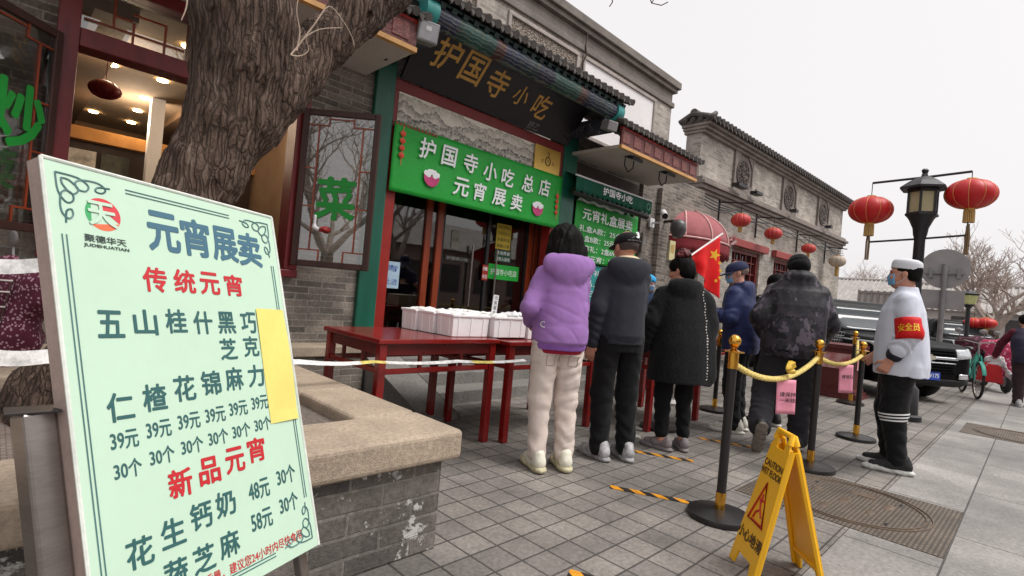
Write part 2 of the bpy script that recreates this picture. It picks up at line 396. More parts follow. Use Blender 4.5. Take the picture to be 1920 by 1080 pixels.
M_black = mat('black_paint', L(24, 22, 24), .4, var=.2, fine=.03)
M_iron = mat('dark_iron', L(44, 42, 46), .45, metal=.3, var=.2, scale=8)
M_steel = mat('brushed_steel', L(150, 142, 138), .32, metal=.9, var=.2, scale=3, stretch=(1, 1, 6))
M_white = mat('white_plastic', L(226, 226, 228), .4, var=.04)
M_grey = mat('grey_metal', L(134, 132, 132), .5, metal=.3, var=.15)
M_gold = mat('polished_brass', L(226, 170, 74), .16, metal=1., var=.08)
M_goldpaint = mat('gold_paint', L(214, 166, 84), .45, metal=.15, var=.18, scale=14)
M_cast = None
def glassmat(name, tint, rough=.02, mixv=.25, fk=.8):
    k = NT(name); k.t.nodes.remove(k.b)
    gl = k.n('BsdfGlossy'); gl.inputs['Roughness'].default_value = rough; tr = k.n('BsdfTransparent'); tr.inputs[0].default_value = (*tint, 1)
    fr = k.n('LayerWeight'); fr.inputs['Blend'].default_value = .25; ms = k.n('MixShader')
    k.l(k.math('ADD', k.math('MULTIPLY', fr.outputs['Fresnel'], fk), mixv, True), ms.inputs[0]); k.l(tr.outputs[0], ms.inputs[1]); k.l(gl.outputs[0], ms.inputs[2])
    k.l(ms.outputs[0], k.o.inputs['Surface']); return k.m
M_glass = glassmat('window_glass', (.80, .80, .78), .01, .16)
M_doorglass = glassmat('door_glass', (.62, .61, .58), .02, .10, .5)
M_carglass = mat('car_glass', (.05, .06, .065), .12, var=.05, fine=0, spec=.6)
# ================================================================ ground
g = MB().box(-60, 400, -300, 300, -.6, -.02); tag(g.build('ground', mat('ground_earth', L(120, 114, 108), .9)), kind='structure')
g = MB().box(-8, 60, .70, 7.2, -.3, 0); tag(g.build('pavement', M_pave), kind='structure')
g = MB().box(-8, 60, -6, .697, -.3, .0); tag(g.build('sidewalk', M_slab), kind='structure')
# cast covers set in the pavement
def covermat():
    k = NT('rusty_cast_iron'); g = k.n('NewGeometry'); P = g.outputs['Position']
    br = k.n('TexBrick', offset=.5); br.inputs['Scale'].default_value = 1; br.inputs['Brick Width'].default_value = .044; br.inputs['Row Height'].default_value = .022; br.inputs['Mortar Size'].default_value = .005
    mp = k.n('Mapping'); mp.inputs['Rotation'].default_value = (0, 0, .02); k.l(P, mp.inputs['Vector']); k.l(mp.outputs[0], br.inputs['Vector'])
    for i, c in enumerate(((.20, .165, .135), (.165, .135, .11), (.085, .07, .058))): br.inputs[i+1-1 if False else ('Color1', 'Color2', 'Mortar')[i]].default_value = (*c, 1)
    c = k.mix(1., br.outputs['Color'], k.ramp(k.noise(P, 5, 6, .7), [(.3, (.7,)*3), (.7, (1.25, 1.2, 1.12))]), 'MULTIPLY'); k.l(c, k.b.inputs['Base Color'])
    k.b.inputs['Metallic'].default_value = .35; k.b.inputs['Roughness'].default_value = .62
    k.bump(k.math('MULTIPLY', br.outputs['Fac'], -1.), .9, .006); return k.m
M_cast = covermat(); M_castd = mat('worn_cast_iron', L(108, 92, 78), .55, metal=.4, var=.25, scale=12, bump=.3)
def manhole(x0, x1, y0, y1, label):
    t = thing('manhole_cover', label, 'manhole cover', ((x0+x1)/2, (y0+y1)/2, 0), 0, 'cast iron covers set in the pavement')
    cx, cy, R = (x0+x1)/2, (y0+y1)/2, min(x1-x0, y1-y0)/2*.86
    MB().box(x0, x1, y0, y1, -.02, .004).build('frame_plate', M_cast, t)
    b = MB()
    for r in (R, R*.93):
        ang = [2*PI*i/64 for i in range(64)]; b.tube([(cx+r*math.cos(a), cy+r*math.sin(a), .005) for a in ang], .006, 5, closed=True)
    b.build('ring', M_castd, t, True)
    b = MB()
    for (dx, dy, w_, h_) in ((-.32, .12, .10, .03), (.12, .3, .1, .03), (.18, -.28, .12, .03), (-.15, -.2, .09, .025), (.0, .03, .15, .035), (.33, .02, .08, .03)):
        b.ell((cx+dx*R*1.6, cy+dy*R*1.6, .004), (w_*.6, h_, .004), 14, 6)
    b.box(cx+R*.45, cx+R*.68, cy-R*.25, cy-R*.02, .004, .007)
    b.build('raised_mark', M_castd, t, True)
    b = MB()
    for i in range(4):
        a = PI/4+i*PI/2; b.ell((cx+R*.8*math.cos(a), cy+R*.8*math.sin(a), .0045), (.03, .012, .002), 12, 6)
    b.build('lifting_slot', M_black, t, True)
manhole(3.57, 4.585, .278, 1.35, 'large rusty square cast cover with a round lid, just behind the yellow floor sign')
manhole(8.2, 9.19, -.45, .595, 'smaller looking far cast cover on the grey slabs near the right edge')
# striped tape on the floor
def tapemat(name, c1, c2, period, ax=(1, 0, 0), sl=.8, rough=.5):
    k = NT(name); tc = k.n('TexCoord'); d = k.n('VectorMath', operation='DOT_PRODUCT'); k.l(tc.outputs['Object'], d.inputs[0]); d.inputs[1].default_value = ax
    f = k.math('FRACT', k.math('DIVIDE', d.outputs['Value'], period)); s_ = k.math('GREATER_THAN', f, sl*.5+.1)
    v = k.noise(tc.outputs['Object'], 30, 5, .7); c = k.mix(s_, c1, c2)
    c = k.mix(1., c, k.ramp(v, [(.35, (.6,)*3), (.6, (1.05,)*3)]), 'MULTIPLY')
    k.l(c, k.b.inputs['Base Color']); k.b.inputs['Roughness'].default_value = rough; return k.m
M_hazard = tapemat('hazard_tape', L(222, 150, 30), L(38, 34, 32), .135, (1, .9, 0))
for (a, b_, lab) in (((2.86, 1.85), (3.09, 1.40), 'black and yellow floor tape strip nearest the front post'), ((3.71, 2.2), (3.915, 1.81), 'black and yellow floor tape strip by the grey slip-on shoes'),
                     ((4.66, 2.12), (4.86, 1.66), 'black and yellow floor tape strip between the coat and the camouflage jacket'), ((1.83, 1.35), (2.0, .97), 'black and yellow floor tape strip cut off by the bottom edge')):
    a = Vector((*a, 0)); b_ = Vector((*b_, 0)); d = (b_-a); ln = d.length
    o = MB().add([(0, -.027, .004), (ln, -.027, .004), (ln, .027, .004), (0, .027, .004), (0, -.027, 0), (ln, -.027, 0), (ln, .027, 0), (0, .027, 0)], [(0, 1, 2, 3), (0, 4, 5, 1), (1, 5, 6, 2), (2, 6, 7, 3), (3, 7, 4, 0)]).build('floor_tape', M_hazard)
    o.location = a; o.rotation_euler = (0, 0, math.atan2(d.y, d.x)); tag(o, lab, 'floor tape', 'queue marks taped on the floor')
# small litter by the queue
M_litter = mat('crumpled_tissue', L(225, 222, 216), .8)
_p = pZ(1195, 822); s = SDF(); 
for i in range(6): s.ell((random.uniform(-.03, .03), random.uniform(-.02, .02), .012+random.random()*.012), (.022, .014, .012), k=.006)
o = s.build('litter', M_litter, .004, disp=wob(3, 160, .004)); o.location = _p; tag(o, 'crumpled white tissue on the paving behind the hoodie man', 'litter')
# ================================================================ restaurant building
B = thing('restaurant_building', 'grey brick restaurant with green columns, black name board and red wooden windows', 'building', (3, 5, 0))
b = MB(); FY, BY = 4.85, 5.10; RW = MB()
b.box(-6, .20, FY, BY, 0, 3.6).box(1.97, 2.62, FY, BY, 0, 3.6).box(.20, 1.97, FY, BY, 0, 1.20).box(.20, 1.97, FY, BY, 3.2, 3.6)
RW.box(5.90, 6.0, 5.0, BY, 0, 3.6).box(6.0, 7.72, 5.0, BY, 0, 1.0).box(6.0, 7.72, 5.0, BY, 2.85, 3.6).box(7.72, 10.3, 5.0, BY, 0, 3.6); RW.build('brick_wall', M_brick, B)
b.build('brick_wall', M_brick, B)
MB().box(7.86, 8.2, 4.93, 4.998, 0, 3.3).build('brick_pilaster', M_brick, B, bevel=.006); MB().box(8.45, 8.8, 4.9, 4.998, 0, 3.3).build('brick_pilaster', M_brick, B, bevel=.006)
b = MB(); b.box(-6, 2.62, 4.60, 4.848, 0, .43); b.build('plinth', M_brick, B)
b = MB(); b.box(-6, 2.64, 4.57, 4.847, .432, .53); b.build('plinth_stone', M_granite, B, bevel=.012)
b = MB(); b.box(-6, 9.55, 5.5, 5.8, 3.4, 5.2); b.build('upper_wall', M_brick2, B)
b = MB(); b.box(-6, 9.60, 5.46, 5.84, 5.2, 5.3).box(-6, 9.56, 5.5, 5.8, 5.3, 5.5).box(-6, 9.63, 5.43, 5.87, 5.5, 5.58).box(-6, 9.68, 5.38, 5.92, 5.58, 5.72); b.build('parapet_cornice', M_greyst, B, bevel=.012)
M_pebble = NT('pebble_dash'); _v = M_pebble.mapv('Object'); _vo = M_pebble.n('TexVoronoi'); _vo.inputs['Scale'].default_value = 42; M_pebble.l(_v, _vo.inputs['Vector'])
M_pebble.l(M_pebble.mix(1., M_pebble.ramp(_vo.outputs['Color'], [(0, L(96, 86, 78)), (.5, L(150, 136, 124)), (1, L(186, 172, 160))]), M_pebble.ramp(_vo.outputs['Distance'], [(.2, (1.,)*3), (.7, (.45,)*3)]), 'MULTIPLY'), M_pebble.b.inputs['Base Color'])
M_pebble.b.inputs['Roughness'].default_value = .9; M_pebble.bump(M_pebble.math('MULTIPLY', _vo.outputs['Distance'], -1.), 1., .02); M_pebble = M_pebble.m
def panel(x0, x1, z0, z1, m, nm, y=5.5):
    MB().box(x0, x1, y-.006, y+.02, z0, z1).build(nm, m, B)
    f = MB(); t = .06
    f.box(x0-t, x1+t, y-.035, y, z1, z1+t).box(x0-t, x1+t, y-.035, y, z0-t, z0).box(x0-t, x0, y-.035, y, z0, z1).box(x1, x1+t, y-.035, y, z0, z1); f.build('panel_border', M_palest, B, bevel=.008)
panel(4.95, 6.44, 3.9, 5.08, M_pebble, 'pebble_panel'); panel(2.6, 4.3, 3.9, 5.08, M_pebble, 'pebble_panel'); panel(-1., 2.0, 3.9, 5.08, M_pebble, 'pebble_panel')
panel(6.66, 8.85, 3.9, 5.10, mat('white_render', L(226, 222, 222), .85, var=.06, scale=2), 'white_panel')
# drain pipe and cable on the upper wall
o = MB().tube([(6.62, 5.45, 5.75), (6.60, 5.45, 5.3), (6.63, 5.44, 5.15), (6.58, 5.46, 5.0), (6.62, 5.46, 4.6), (6.6, 5.46, 3.9)], .012, 6).build('cable', M_dkwood, B, True)
# --- window bay
b = MB(); b.box(.20, .32, 4.79, 5.0, 1.2, 3.2).box(1.85, 1.97, 4.79, 5.0, 1.2, 3.2).box(.32, 1.85, 4.80, 4.99, 2.62, 2.75).box(.32, 1.85, 4.80, 4.99, 3.1, 3.2).box(.20, 1.97, 4.77, 5.02, 1.13, 1.2)
b.box(.98, 1.03, 4.82, 4.97, 2.75, 3.1)
wf = b.build('window_frame', M_redwood, B, bevel=.008)
b = MB(); b.box(.32, 1.85, 4.90, 4.906, 2.75, 3.1); b.build('window_pane', M_glass, wf)
b = MB()    # lattice bars of the transom
for x0, x1 in ((.32, .98), (1.03, 1.85)):
    b.box(x0+.02, x1-.02, 4.885, 4.895, 2.84, 2.855); b.box(x0+.18, x0+.195, 4.883, 4.897, 2.855, 3.1); b.box(x0+.3, x0+.315, 4.883, 4.897, 2.75, 2.93); b.box(x0+.195, x0+.3, 4.885, 4.895, 2.93, 2.945); b.box(x1-.16, x1-.145, 4.883, 4.897, 2.75, 2.98)
    b.box(x0+.3, x1-.145, 4.886, 4.894, 2.985, 3.0)
b.build('lattice', M_orwood, wf)
def sash(hinge, ang, wd, z0, z1, ch, mirror, label):
    t = MB(); T = Matrix.Translation((hinge[0], hinge[1], 0)) @ Matrix.Rotation(ang, 4, 'Z'); fw = .055
    t.box(0, fw, -.02, .02, z0, z1, T).box(wd-fw, wd, -.02, .02, z0, z1, T).box(fw, wd-fw, -.019, .019, z1-fw, z1, T).box(fw, wd-fw, -.019, .019, z0, z0+fw, T)
    fr = t.build('casement', M_dkwood, B, bevel=.006, label=label)
    MB().box(fw, wd-fw, -.004, .004, z0+fw, z1-fw, T).build('pane', M_glass, fr)
    t = MB(); a, bb, cc = fw, wd-fw, .012
    def bar(x0, x1, zz0, zz1): t.box(min(x0, x1), max(x0, x1), -.010, .010, min(zz0, zz1), max(zz0, zz1), T)
    xi0, xi1 = a+.09, bb-.09; zt, zb = z1-fw-.13, z0+fw+.14; sgn = 1
    bar(xi0, xi0+cc, zb-.05, zt+.05); bar(xi1-cc, xi1, zb-.05, zt+.05)
    bar(a, xi0+.10, zt+.05-cc, zt+.05); bar(bb, xi1-.10, zt+.05-cc, zt+.05); bar(xi0+.10-cc, xi0+.10, zt+.05, z1-fw); bar(xi1-.10, xi1-.10+cc, zt+.05, z1-fw); bar(xi0+.10, xi1-.10, zt+.1, zt+.1+cc)
    bar(a, xi0+.10, zb-.05, zb-.05+cc); bar(bb, xi1-.10, zb-.05, zb-.05+cc); bar(xi0+.10-cc, xi0+.10, zb-.05, z0+fw); bar(xi1-.10, xi1-.10+cc, zb-.05, z0+fw)
    for q in (.33, .66):
        zz = zb+(zt-zb)*q; bar(a, xi0, zz, zz+cc); bar(bb, xi1, zz, zz+cc)
    t.build('lattice', M_orwood, fr)
    U = Vector((math.cos(ang), math.sin(ang), 0)); O = Vector((hinge[0], hinge[1], 0))+U*ch[1]
    if mirror: U = -U
    N = U.cross(Vector((0, 0, 1)))
    t = MB(); t.text(ch[0], O+Vector((0, 0, ch[2])), U, (0, 0, 1), h=ch[3], w=ch[4], bold=.03, lift=.016); t.build('cut_character', mat('green_film', L(10, 140, 44), .5, var=.1), fr)
    return fr
sash((1.90, 4.77), math.radians(-45), .70, 1.245, 2.665, ('菜', .355, 1.87, .37, .34), False, 'open casement right of the tree, dark frame, green paper character on its glass')
_n = Vector((-math.sin(math.radians(225)), math.cos(math.radians(225)), 0)); _h = Vector((.225, 4.77, 0)); _rr = ray(28, 215); _t = _n.dot(_h-Vector((0, 0, CZ)))/_n.dot(_rr); _q = Vector((0, 0, CZ))+_rr*_t; SU = ((_q-_h).xy).length; SZ = _q.z
sash((.225, 4.77), math.radians(225), .72, 1.285, 2.655, ('炒', SU, SZ, .40, .36), True, 'open casement at the left edge of the picture')
# handle with red tag on the right sash
U = Vector((math.cos(-PI/4), math.sin(-PI/4), 0)); q = Vector((1.90, 4.77, 0))+U*.17
s = SDF(); s.rc(q+Vector((0, -.03, 1.70)), q+Vector((0, -.03, 1.60)), .013); s.rc(q+Vector((0, -.03, 1.6)), q+U*.03+Vector((0, -.03, 1.585)), .02); s.build('window_handle', M_white, .005, B, world=True)
s = SDF(); s.ell(q+U*.10+Vector((0, -.03, 1.585)), (.055, .03, .03)); s.build('handle_ribbon', mat('red_ribbon', L(150, 30, 30), .6), .006, B, disp=wob(2, 150, .006), world=True)
# --- room behind the window, with its lit ceiling spots
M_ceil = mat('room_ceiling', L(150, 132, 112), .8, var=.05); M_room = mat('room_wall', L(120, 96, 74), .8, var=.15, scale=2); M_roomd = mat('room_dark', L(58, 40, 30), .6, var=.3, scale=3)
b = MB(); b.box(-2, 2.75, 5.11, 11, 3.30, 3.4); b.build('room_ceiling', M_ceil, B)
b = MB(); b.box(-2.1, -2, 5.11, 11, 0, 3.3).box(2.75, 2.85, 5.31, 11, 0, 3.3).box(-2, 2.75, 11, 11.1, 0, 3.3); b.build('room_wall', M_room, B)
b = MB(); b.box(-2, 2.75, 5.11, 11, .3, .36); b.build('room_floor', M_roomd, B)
b = MB(); b.box(-2, 2.75, 10.9, 10.98, 2.35, 2.6).box(.45, .75, 5.6, 10.9, 3.2, 3.298).box(1.7, 2.0, 5.6, 10.9, 3.2, 3.298); b.build('ceiling_beam', M_room, B)
b = MB(); b.box(1.33, 1.48, 8.3, 8.45, .36, 3.3); b.build('room_column', M_white, B)
b = MB(); b.box(-2, 2.75, 8.6, 8.7, 2.62, 2.78); b.build('lit_beam', mat('lit_beam', L(190, 130, 60), .6), B); b = MB(); b.box(-2, 2.75, 8.72, 8.8, .36, 2.62); b.build('room_screen', M_roomd, B)  # the beam's orange base colour carries the warm lamp light
for i, (x, w_, z0, z1, c_) in enumerate(((.5, .35, 2.2, 2.5, L(190, 186, 180)), (.9, .3, 2.1, 2.5, L(60, 62, 50)), (1.55, .5, 1.9, 2.45, L(40, 46, 36)), (2.15, .3, 2.0, 2.5, L(120, 96, 70)), (.1, .25, 2.1, 2.45, L(150, 120, 90)))): MB().box(x, x+w_, 8.66, 8.715, z0, z1).build('wall_picture', mat('picture_%s' % 'abcde'[i], c_, .5, var=.6, scale=9), B)
b = MB()
for x, y0, y1, h in ((.3, 6.2, 7.2, 1.1), (1.2, 6.6, 8, 1.15), (-.6, 7.4, 8.6, 1.3), (1.9, 7.5, 9.5, 1.2), (.6, 8.6, 9.8, 1.4)): b.box(x, x+.6, y0, y1, .36, h)
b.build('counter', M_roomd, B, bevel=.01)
b = MB()
for i in range(26): x, y = random.uniform(-1, 2.4), random.uniform(6.4, 9.5); b.ell((x, y, random.uniform(1.25, 1.75)), (random.uniform(.05, .16), random.uniform(.05, .12), random.uniform(.05, .22)), 9, 6)
b.build('shelf_clutter', mat('shelf_goods', L(96, 74, 56), .6, var=.6, scale=5, col2=L(170, 160, 150)), B, True)
b = MB(); MB_sp = b
spots = [(210, 122), (175, 210), (272, 185), (258, 208), (246, 230), (305, 152), (352, 88), (533, 258), (512, 276)]
for px, py in spots:
    q = pZ(px, py, 3.285); b.lathe([(0.001, -.004), (.055, -.004), (.055, .01)], (q.x, q.y, 3.285), 14)
b.build('ceiling_spot', mat('spot_glow', (1., .62, .28), .5, emit=28., var=.02, fine=0), B)
for i, (x, y) in enumerate(((.8, 6.6), (1.2, 8.6), (2.2, 6.9))):
    l_ = bpy.data.lights.new('room_lamp', 'POINT'); l_.energy = 19; l_.color = (1., .80, .58); l_.shadow_soft_size = .15; o = bpy.data.objects.new('room_lamp', l_); COL.objects.link(o); o.location = (x, y, 3.0)
T = thing('indoor_lantern', 'dark red lantern hanging inside the lit room behind the window', 'lantern', pY(197, 168, 6.4)); b = MB(); b.ell((0, 0, 0), (.13, .13, .085), 20, 12); b.build('lantern_shade', mat('dim_red', L(120, 18, 20), .5), T, True, world=False)
b = MB()
for i in range(12):
    a = i*PI/6; b.tube([(.132*math.sin(t_)*math.cos(a), .132*math.sin(t_)*math.sin(a), .087*math.cos(t_)) for t_ in [PI*j/8 for j in range(9)]], .003, 4)
b.tube([(0, 0, .08), (0, 0, 3.3-pY(197, 168, 6.4).z)], .004, 4); b.build('lantern_rib', mat('dim_red_rib', L(150, 40, 30), .5), T, world=False)
# --- entrance: columns, doors, platform, steps
def column(x0, x1, rw, sgn):
    c = MB().box(x0, x1, 4.80, 5.1, .3, 3.62).build('column', M_green, B, bevel=.012)
    e = MB(); e.box(x0-.006, x1+.006, 4.792, 5.0, .3, .55) if False else None
    return c
column(2.60, 2.82, 0, 1); column(5.56, 5.86, 0, 1)
b = MB(); b.box(2.822, 2.95, 4.84, 5.0, .37, 2.9); b.build('door_surround', M_redp, B, bevel=.006); MB().box(5.43, 5.558, 4.84, 5.0, .37, 2.9).build('door_surround', M_redp, B, bevel=.006)
b = MB(); b.box(2.822, 5.558, 4.82, 4.98, 2.78, 2.83).box(2.822, 5.558, 4.82, 4.98, 3.17, 3.29).box(2.822, 2.88, 4.82, 4.98, 2.83, 3.17).box(5.0, 5.558, 4.82, 4.98, 2.83, 3.17); b.build('lintel_beam', mat('lintel_red', L(128, 44, 44), .5, var=.15, scale=4), B, bevel=.006)
k = NT('ink_landscape'); g_ = k.n('NewGeometry'); sx = k.n('SeparateXYZ'); k.l(g_.outputs['Position'], sx.inputs[0]); X_, Z_ = sx.outputs[0], sx.outputs[2]
zz_ = k.math('DIVIDE', k.math('SUBTRACT', Z_, 2.832), .336); ink = None
fine_ = k.noise(k.mapv('Object', (1, 1, 1)), 34, 6, .75)
for q_, (fr_q, am_, bs_, wt_) in enumerate(((1.6, 1.5, .22, .6), (2.7, 1.4, -.05, .85), (4.2, 1.1, -.18, 1.), (7., .7, -.22, 1.))):
    cv = k.n('CombineXYZ'); k.l(k.math('ADD', X_, q_*7.3), cv.inputs[0]); h_ = k.math('ADD', k.math('MULTIPLY', k.noise(cv.outputs[0], fr_q, 7, .6), am_), bs_)
    d_ = k.math('SUBTRACT', h_, zz_)      # positive below the ridge
    line = k.ramp(d_, [(.0, (0,)*3), (.012, (1.,)*3), (.10, (.75,)*3), (.42, (.08,)*3)])
    tx = k.ramp(fine_, [(.46, (1,)*3), (.60, (.25,)*3)])
    v_ = k.math('MULTIPLY', k.math('MULTIPLY', line, tx), wt_); ink = v_ if ink is None else k.math('MAXIMUM', ink, v_)
k.l(k.mix(ink, L(232, 226, 212), L(36, 34, 31)), k.b.inputs['Base Color']); k.b.inputs['Roughness'].default_value = .6
MB().box(2.881, 4.999, 4.835, 4.9, 2.832, 3.168).build('landscape_painting', k.m, B)
# dark vestibule behind the doors
b = MB(); b.box(2.85, 5.55, 7.6, 7.7, .3, 3.3).box(2.86, 2.9, 5.25, 7.6, .3, 3.3).box(5.5, 5.55, 5.25, 7.6, .3, 3.3).box(2.85, 5.55, 5.25, 7.6, 3.2, 3.3); b.build('hall_wall', mat('hall_wall', L(120, 92, 72), .8, var=.3, scale=2), B)
MB().box(2.3, 6.2, 4.74, 7.6, .2, .37).build('entrance_floor', M_grstep, B, bevel=.01)
DY = 5.15
b = MB()
for x in (3.57, 3.74, 5.33, 5.46): b.box(x, x+.085, DY-.03, DY+.05, .372, 2.82)
b.box(2.95, 5.56, DY-.028, DY+.048, 2.5, 2.6); b.box(2.95, 3.57, DY-.028, DY+.048, .372, .62)
df = b.build('door_frame', M_orwood, B, bevel=.005)
b = MB(); b.box(2.95, 3.57, DY, DY+.008, .62, 2.5).box(3.83, 4.56, DY, DY+.008, .38, 2.5).box(4.60, 5.33, DY, DY+.008, .38, 2.5).box(3.655, 3.74, DY, DY+.008, .38, 2.5).box(5.415, 5.46, DY, DY+.008, .38, 2.5); b.build('door_pane', M_doorglass, df)
b = MB(); b.box(4.555, 4.605, DY-.02, DY+.03, .375, 2.5).box(3.83, 3.86, DY-.015, DY+.025, .375, 2.5).box(5.3, 5.33, DY-.015, DY+.025, .375, 2.5); b.build('door_leaf_frame', M_black, df, bevel=.003)
b = MB(); b.tube([(4.30, DY-.05, .95), (4.30, DY-.05, 1.72)], .013, 10); b.tube([(4.72, DY-.05, .95), (4.72, DY-.05, 1.72)], .013, 10)
for x in (4.30, 4.72):
    for z in (1.02, 1.65): b.tube([(x, DY-.05, z), (x, DY, z)], .009, 6)
b.build('door_handle', M_steel, df, True)
def paper(nm, x0, x1, z0, z1, y, m, lines, cm, lh, label, cat='notice', grp=None):
    t = thing(nm, label, cat, ((x0+x1)/2, y, z0), 0, grp)
    MB().box(x0, x1, y-.003, y, z0, z1).build('sheet', m, t)
    if lines:
        q = MB(); n = len(lines)
        for i, s_ in enumerate(lines): q.text(s_, ((x0+x1)/2, y-.003, z1-(i+.5)*(z1-z0)/n), (1, 0, 0), (0, 0, 1), h=lh, w=(x1-x0)*.86)
        q.build('lettering', cm, t)
    return t
M_ink = mat('black_ink', L(28, 26, 28), .6, fine=0); M_wink = mat('white_ink', L(236, 240, 238), .5, fine=0, var=.02); M_bgreen = mat('banner_green', L(20, 164, 52), .55, var=.06, scale=2)
paper('notice', 4.72, 4.99, 1.74, 2.08, DY-.004, mat('yellow_paper', L(206, 180, 60), .7), ['本店堂食请', '扫码登记', '测量体温', '佩戴口罩'], M_ink, .045, 'yellow paper notice taped on the glass door')
paper('notice', 4.72, 5.02, 1.57, 1.73, DY-.004, mat('dark_green_film', L(16, 70, 44), .5), ['非消费者', '请勿入店内'], M_wink, .05, 'dark green notice with white writing below the yellow paper on the door')
paper('notice', 4.63, 5.2, 1.33, 1.53, DY-.004, M_bgreen, ['护国寺小吃店'], M_wink, .085, 'bright green shop name strip on the glass door')
paper('notice', 3.98, 4.10, 1.65, 1.88, DY-.004, mat('grey_paper', L(120, 116, 106), .7), ['公告'], M_ink, .04, 'small blank looking grey paper on the left door leaf')
paper('notice', 2.99, 3.28, 1.10, 1.40, DY-.004, mat('blue_white_paper', L(176, 204, 224), .6), ['请', '由此进'], mat('blue_ink', L(50, 90, 170), .6), .07, 'pale blue paper notice low on the side pane left of the doors')
paper('notice', 4.50, 4.60, 1.30, 1.5, DY-.034, M_redp, ['推', '拉'], M_wink, .05, 'small red push sticker beside the door edge')
paper('notice', 3.9, 4.3, 1.50, 1.56, DY-.004, M_black, ['护国寺小吃'], mat('grey_ink', L(150, 150, 140), .6), .04, 'thin line of pale lettering on the left door glass')
st = MB(); st.box(3.06, 6.4, 4.42, 4.74, -.05, .25); st.box(3.06, 6.4, 4.10, 4.42, -.05, .125); st.build('entrance_step', M_grstep, B, bevel=.008)
st = MB(); P_ = [(3.60, -.02), (4.80, -.02), (4.80, .44), (4.72, .44), (3.60, .03)]
st.add([(x, y, z) for x in (2.66, 3.055) for y, z in P_], [(0, 1, 2, 3, 4), (9, 8, 7, 6, 5)]+[(i, (i+1) % 5, 5+(i+1) % 5, 5+i) for i in range(5)]); st.build('step_side_slab', M_grstep, B, bevel=.01)
# --- name board, purlin, eaves
def T3(O, U, V): U, V = Vector(U).normalized(), Vector(V).normalized(); return U, V
sb0, sb1 = Vector((2.86, 4.78, 3.285)), Vector((2.86, 4.42, 3.80)); V_ = (sb1-sb0).normalized(); N_ = Vector((1, 0, 0)).cross(V_)
b = MB(); b.add([sb0, sb0+Vector((2.72, 0, 0)), sb1+Vector((2.72, 0, 0)), sb1, sb0-N_*.04, sb0+Vector((2.72, 0, 0))-N_*.04, sb1+Vector((2.72, 0, 0))-N_*.04, sb1-N_*.04], [(0, 1, 2, 3), (7, 6, 5, 4), (0, 4, 5, 1), (1, 5, 6, 2), (2, 6, 7, 3), (3, 7, 4, 0)])
nb = b.build('name_board', mat('black_lacquer', L(26, 24, 30), .35, var=.2, fine=.03), B)
def onboard(px, py):
    r = ray(px, py); t = (N_.dot(sb0-Vector((0, 0, CZ))))/N_.dot(r); return Vector((0, 0, CZ))+r*t
b = MB()
for ch, px, py, hh in (('护', 841, 102, .345), ('国', 889, 128, .335), ('寺', 934, 157, .32), ('小', 977, 179, .235), ('吃', 1015, 200, .30)):
    b.text(ch, onboard(px, py), (1, 0, 0), V_, h=hh, bold=.012, lift=.004, sx=.92, shear=.12)
b.build('gold_lettering', M_goldpaint, nb)
b = MB(); b.text('舒乙', onboard(1000, 236), (1, 0, 0), V_, h=.10, lift=.004, shear=.15); b.build('signature_lettering', mat('faded_silver', L(130, 126, 122), .5), nb)
# painted purlin and beams
def decomat():
    k = NT('painted_beam'); v = k.mapv('Object', (1, 1, 1)); sx = k.n('SeparateXYZ'); k.l(v, sx.inputs[0])
    seg = k.math('FRACT', k.math('MULTIPLY', sx.outputs[0], .72)); base = k.ramp(seg, [(0, L(24, 30, 74)), (.18, L(24, 30, 74)), (.2, L(22, 84, 78)), (.52, L(30, 96, 90)), (.54, L(96, 40, 44)), (.62, L(96, 40, 44)), (.64, L(30, 36, 90)), (.98, L(24, 60, 70))])
    vo = k.n('TexVoronoi', feature='DISTANCE_TO_EDGE'); vo.inputs['Scale'].default_value = 9; k.l(v, vo.inputs['Vector'])
    wv = k.n('TexWave', wave_type='RINGS'); wv.inputs['Scale'].default_value = 9; wv.inputs['Distortion'].default_value = 5; wv.inputs['Detail'].default_value = 3; k.l(v, wv.inputs['Vector'])
    c = k.mix(k.ramp(wv.outputs['Fac'], [(.72, (0,)*3), (.82, (.6,)*3)]), base, L(140, 150, 140)); c = k.mix(k.ramp(vo.outputs['Distance'], [(.015, (.3,)*3), (.03, (0,)*3)]), c, L(170, 140, 80))
    c = k.mix(1., c, k.ramp(k.noise(v, 6, 5, .7), [(.3, (.3,)*3), (.7, (.8,)*3)]), 'MULTIPLY')
    k.l(c, k.b.inputs['Base Color']); k.b.inputs['Roughness'].default_value = .55; return k.m
M_deco = decomat(); M_teal = mat('teal_paint', L(48, 140, 136), .5, var=.2, scale=8)
PU = thing('gate_eaves', 'painted beam and tiled eaves over the black name board', 'eaves', (4.1, 4.1, 3.4))
b = MB(); b.tube([(2.72, 4.10, 3.66), (5.6, 4.10, 3.66)], .105, 20); b.build('painted_purlin', M_deco, PU, True)
b = MB(); b.tube([(2.58, 4.10, 3.66), (2.72, 4.10, 3.66)], .125, 20); b.tube([(5.6, 4.10, 3.66), (5.74, 4.10, 3.66)], .125, 20); b.build('purlin_end', M_teal, PU, True)
b = MB(); b.box(2.62, 2.78, 4.15, 4.79, 3.42, 3.60).box(5.58, 5.76, 4.15, 4.79, 3.42, 3.60); b.build('bracket_beam', M_deco, PU, bevel=.02)
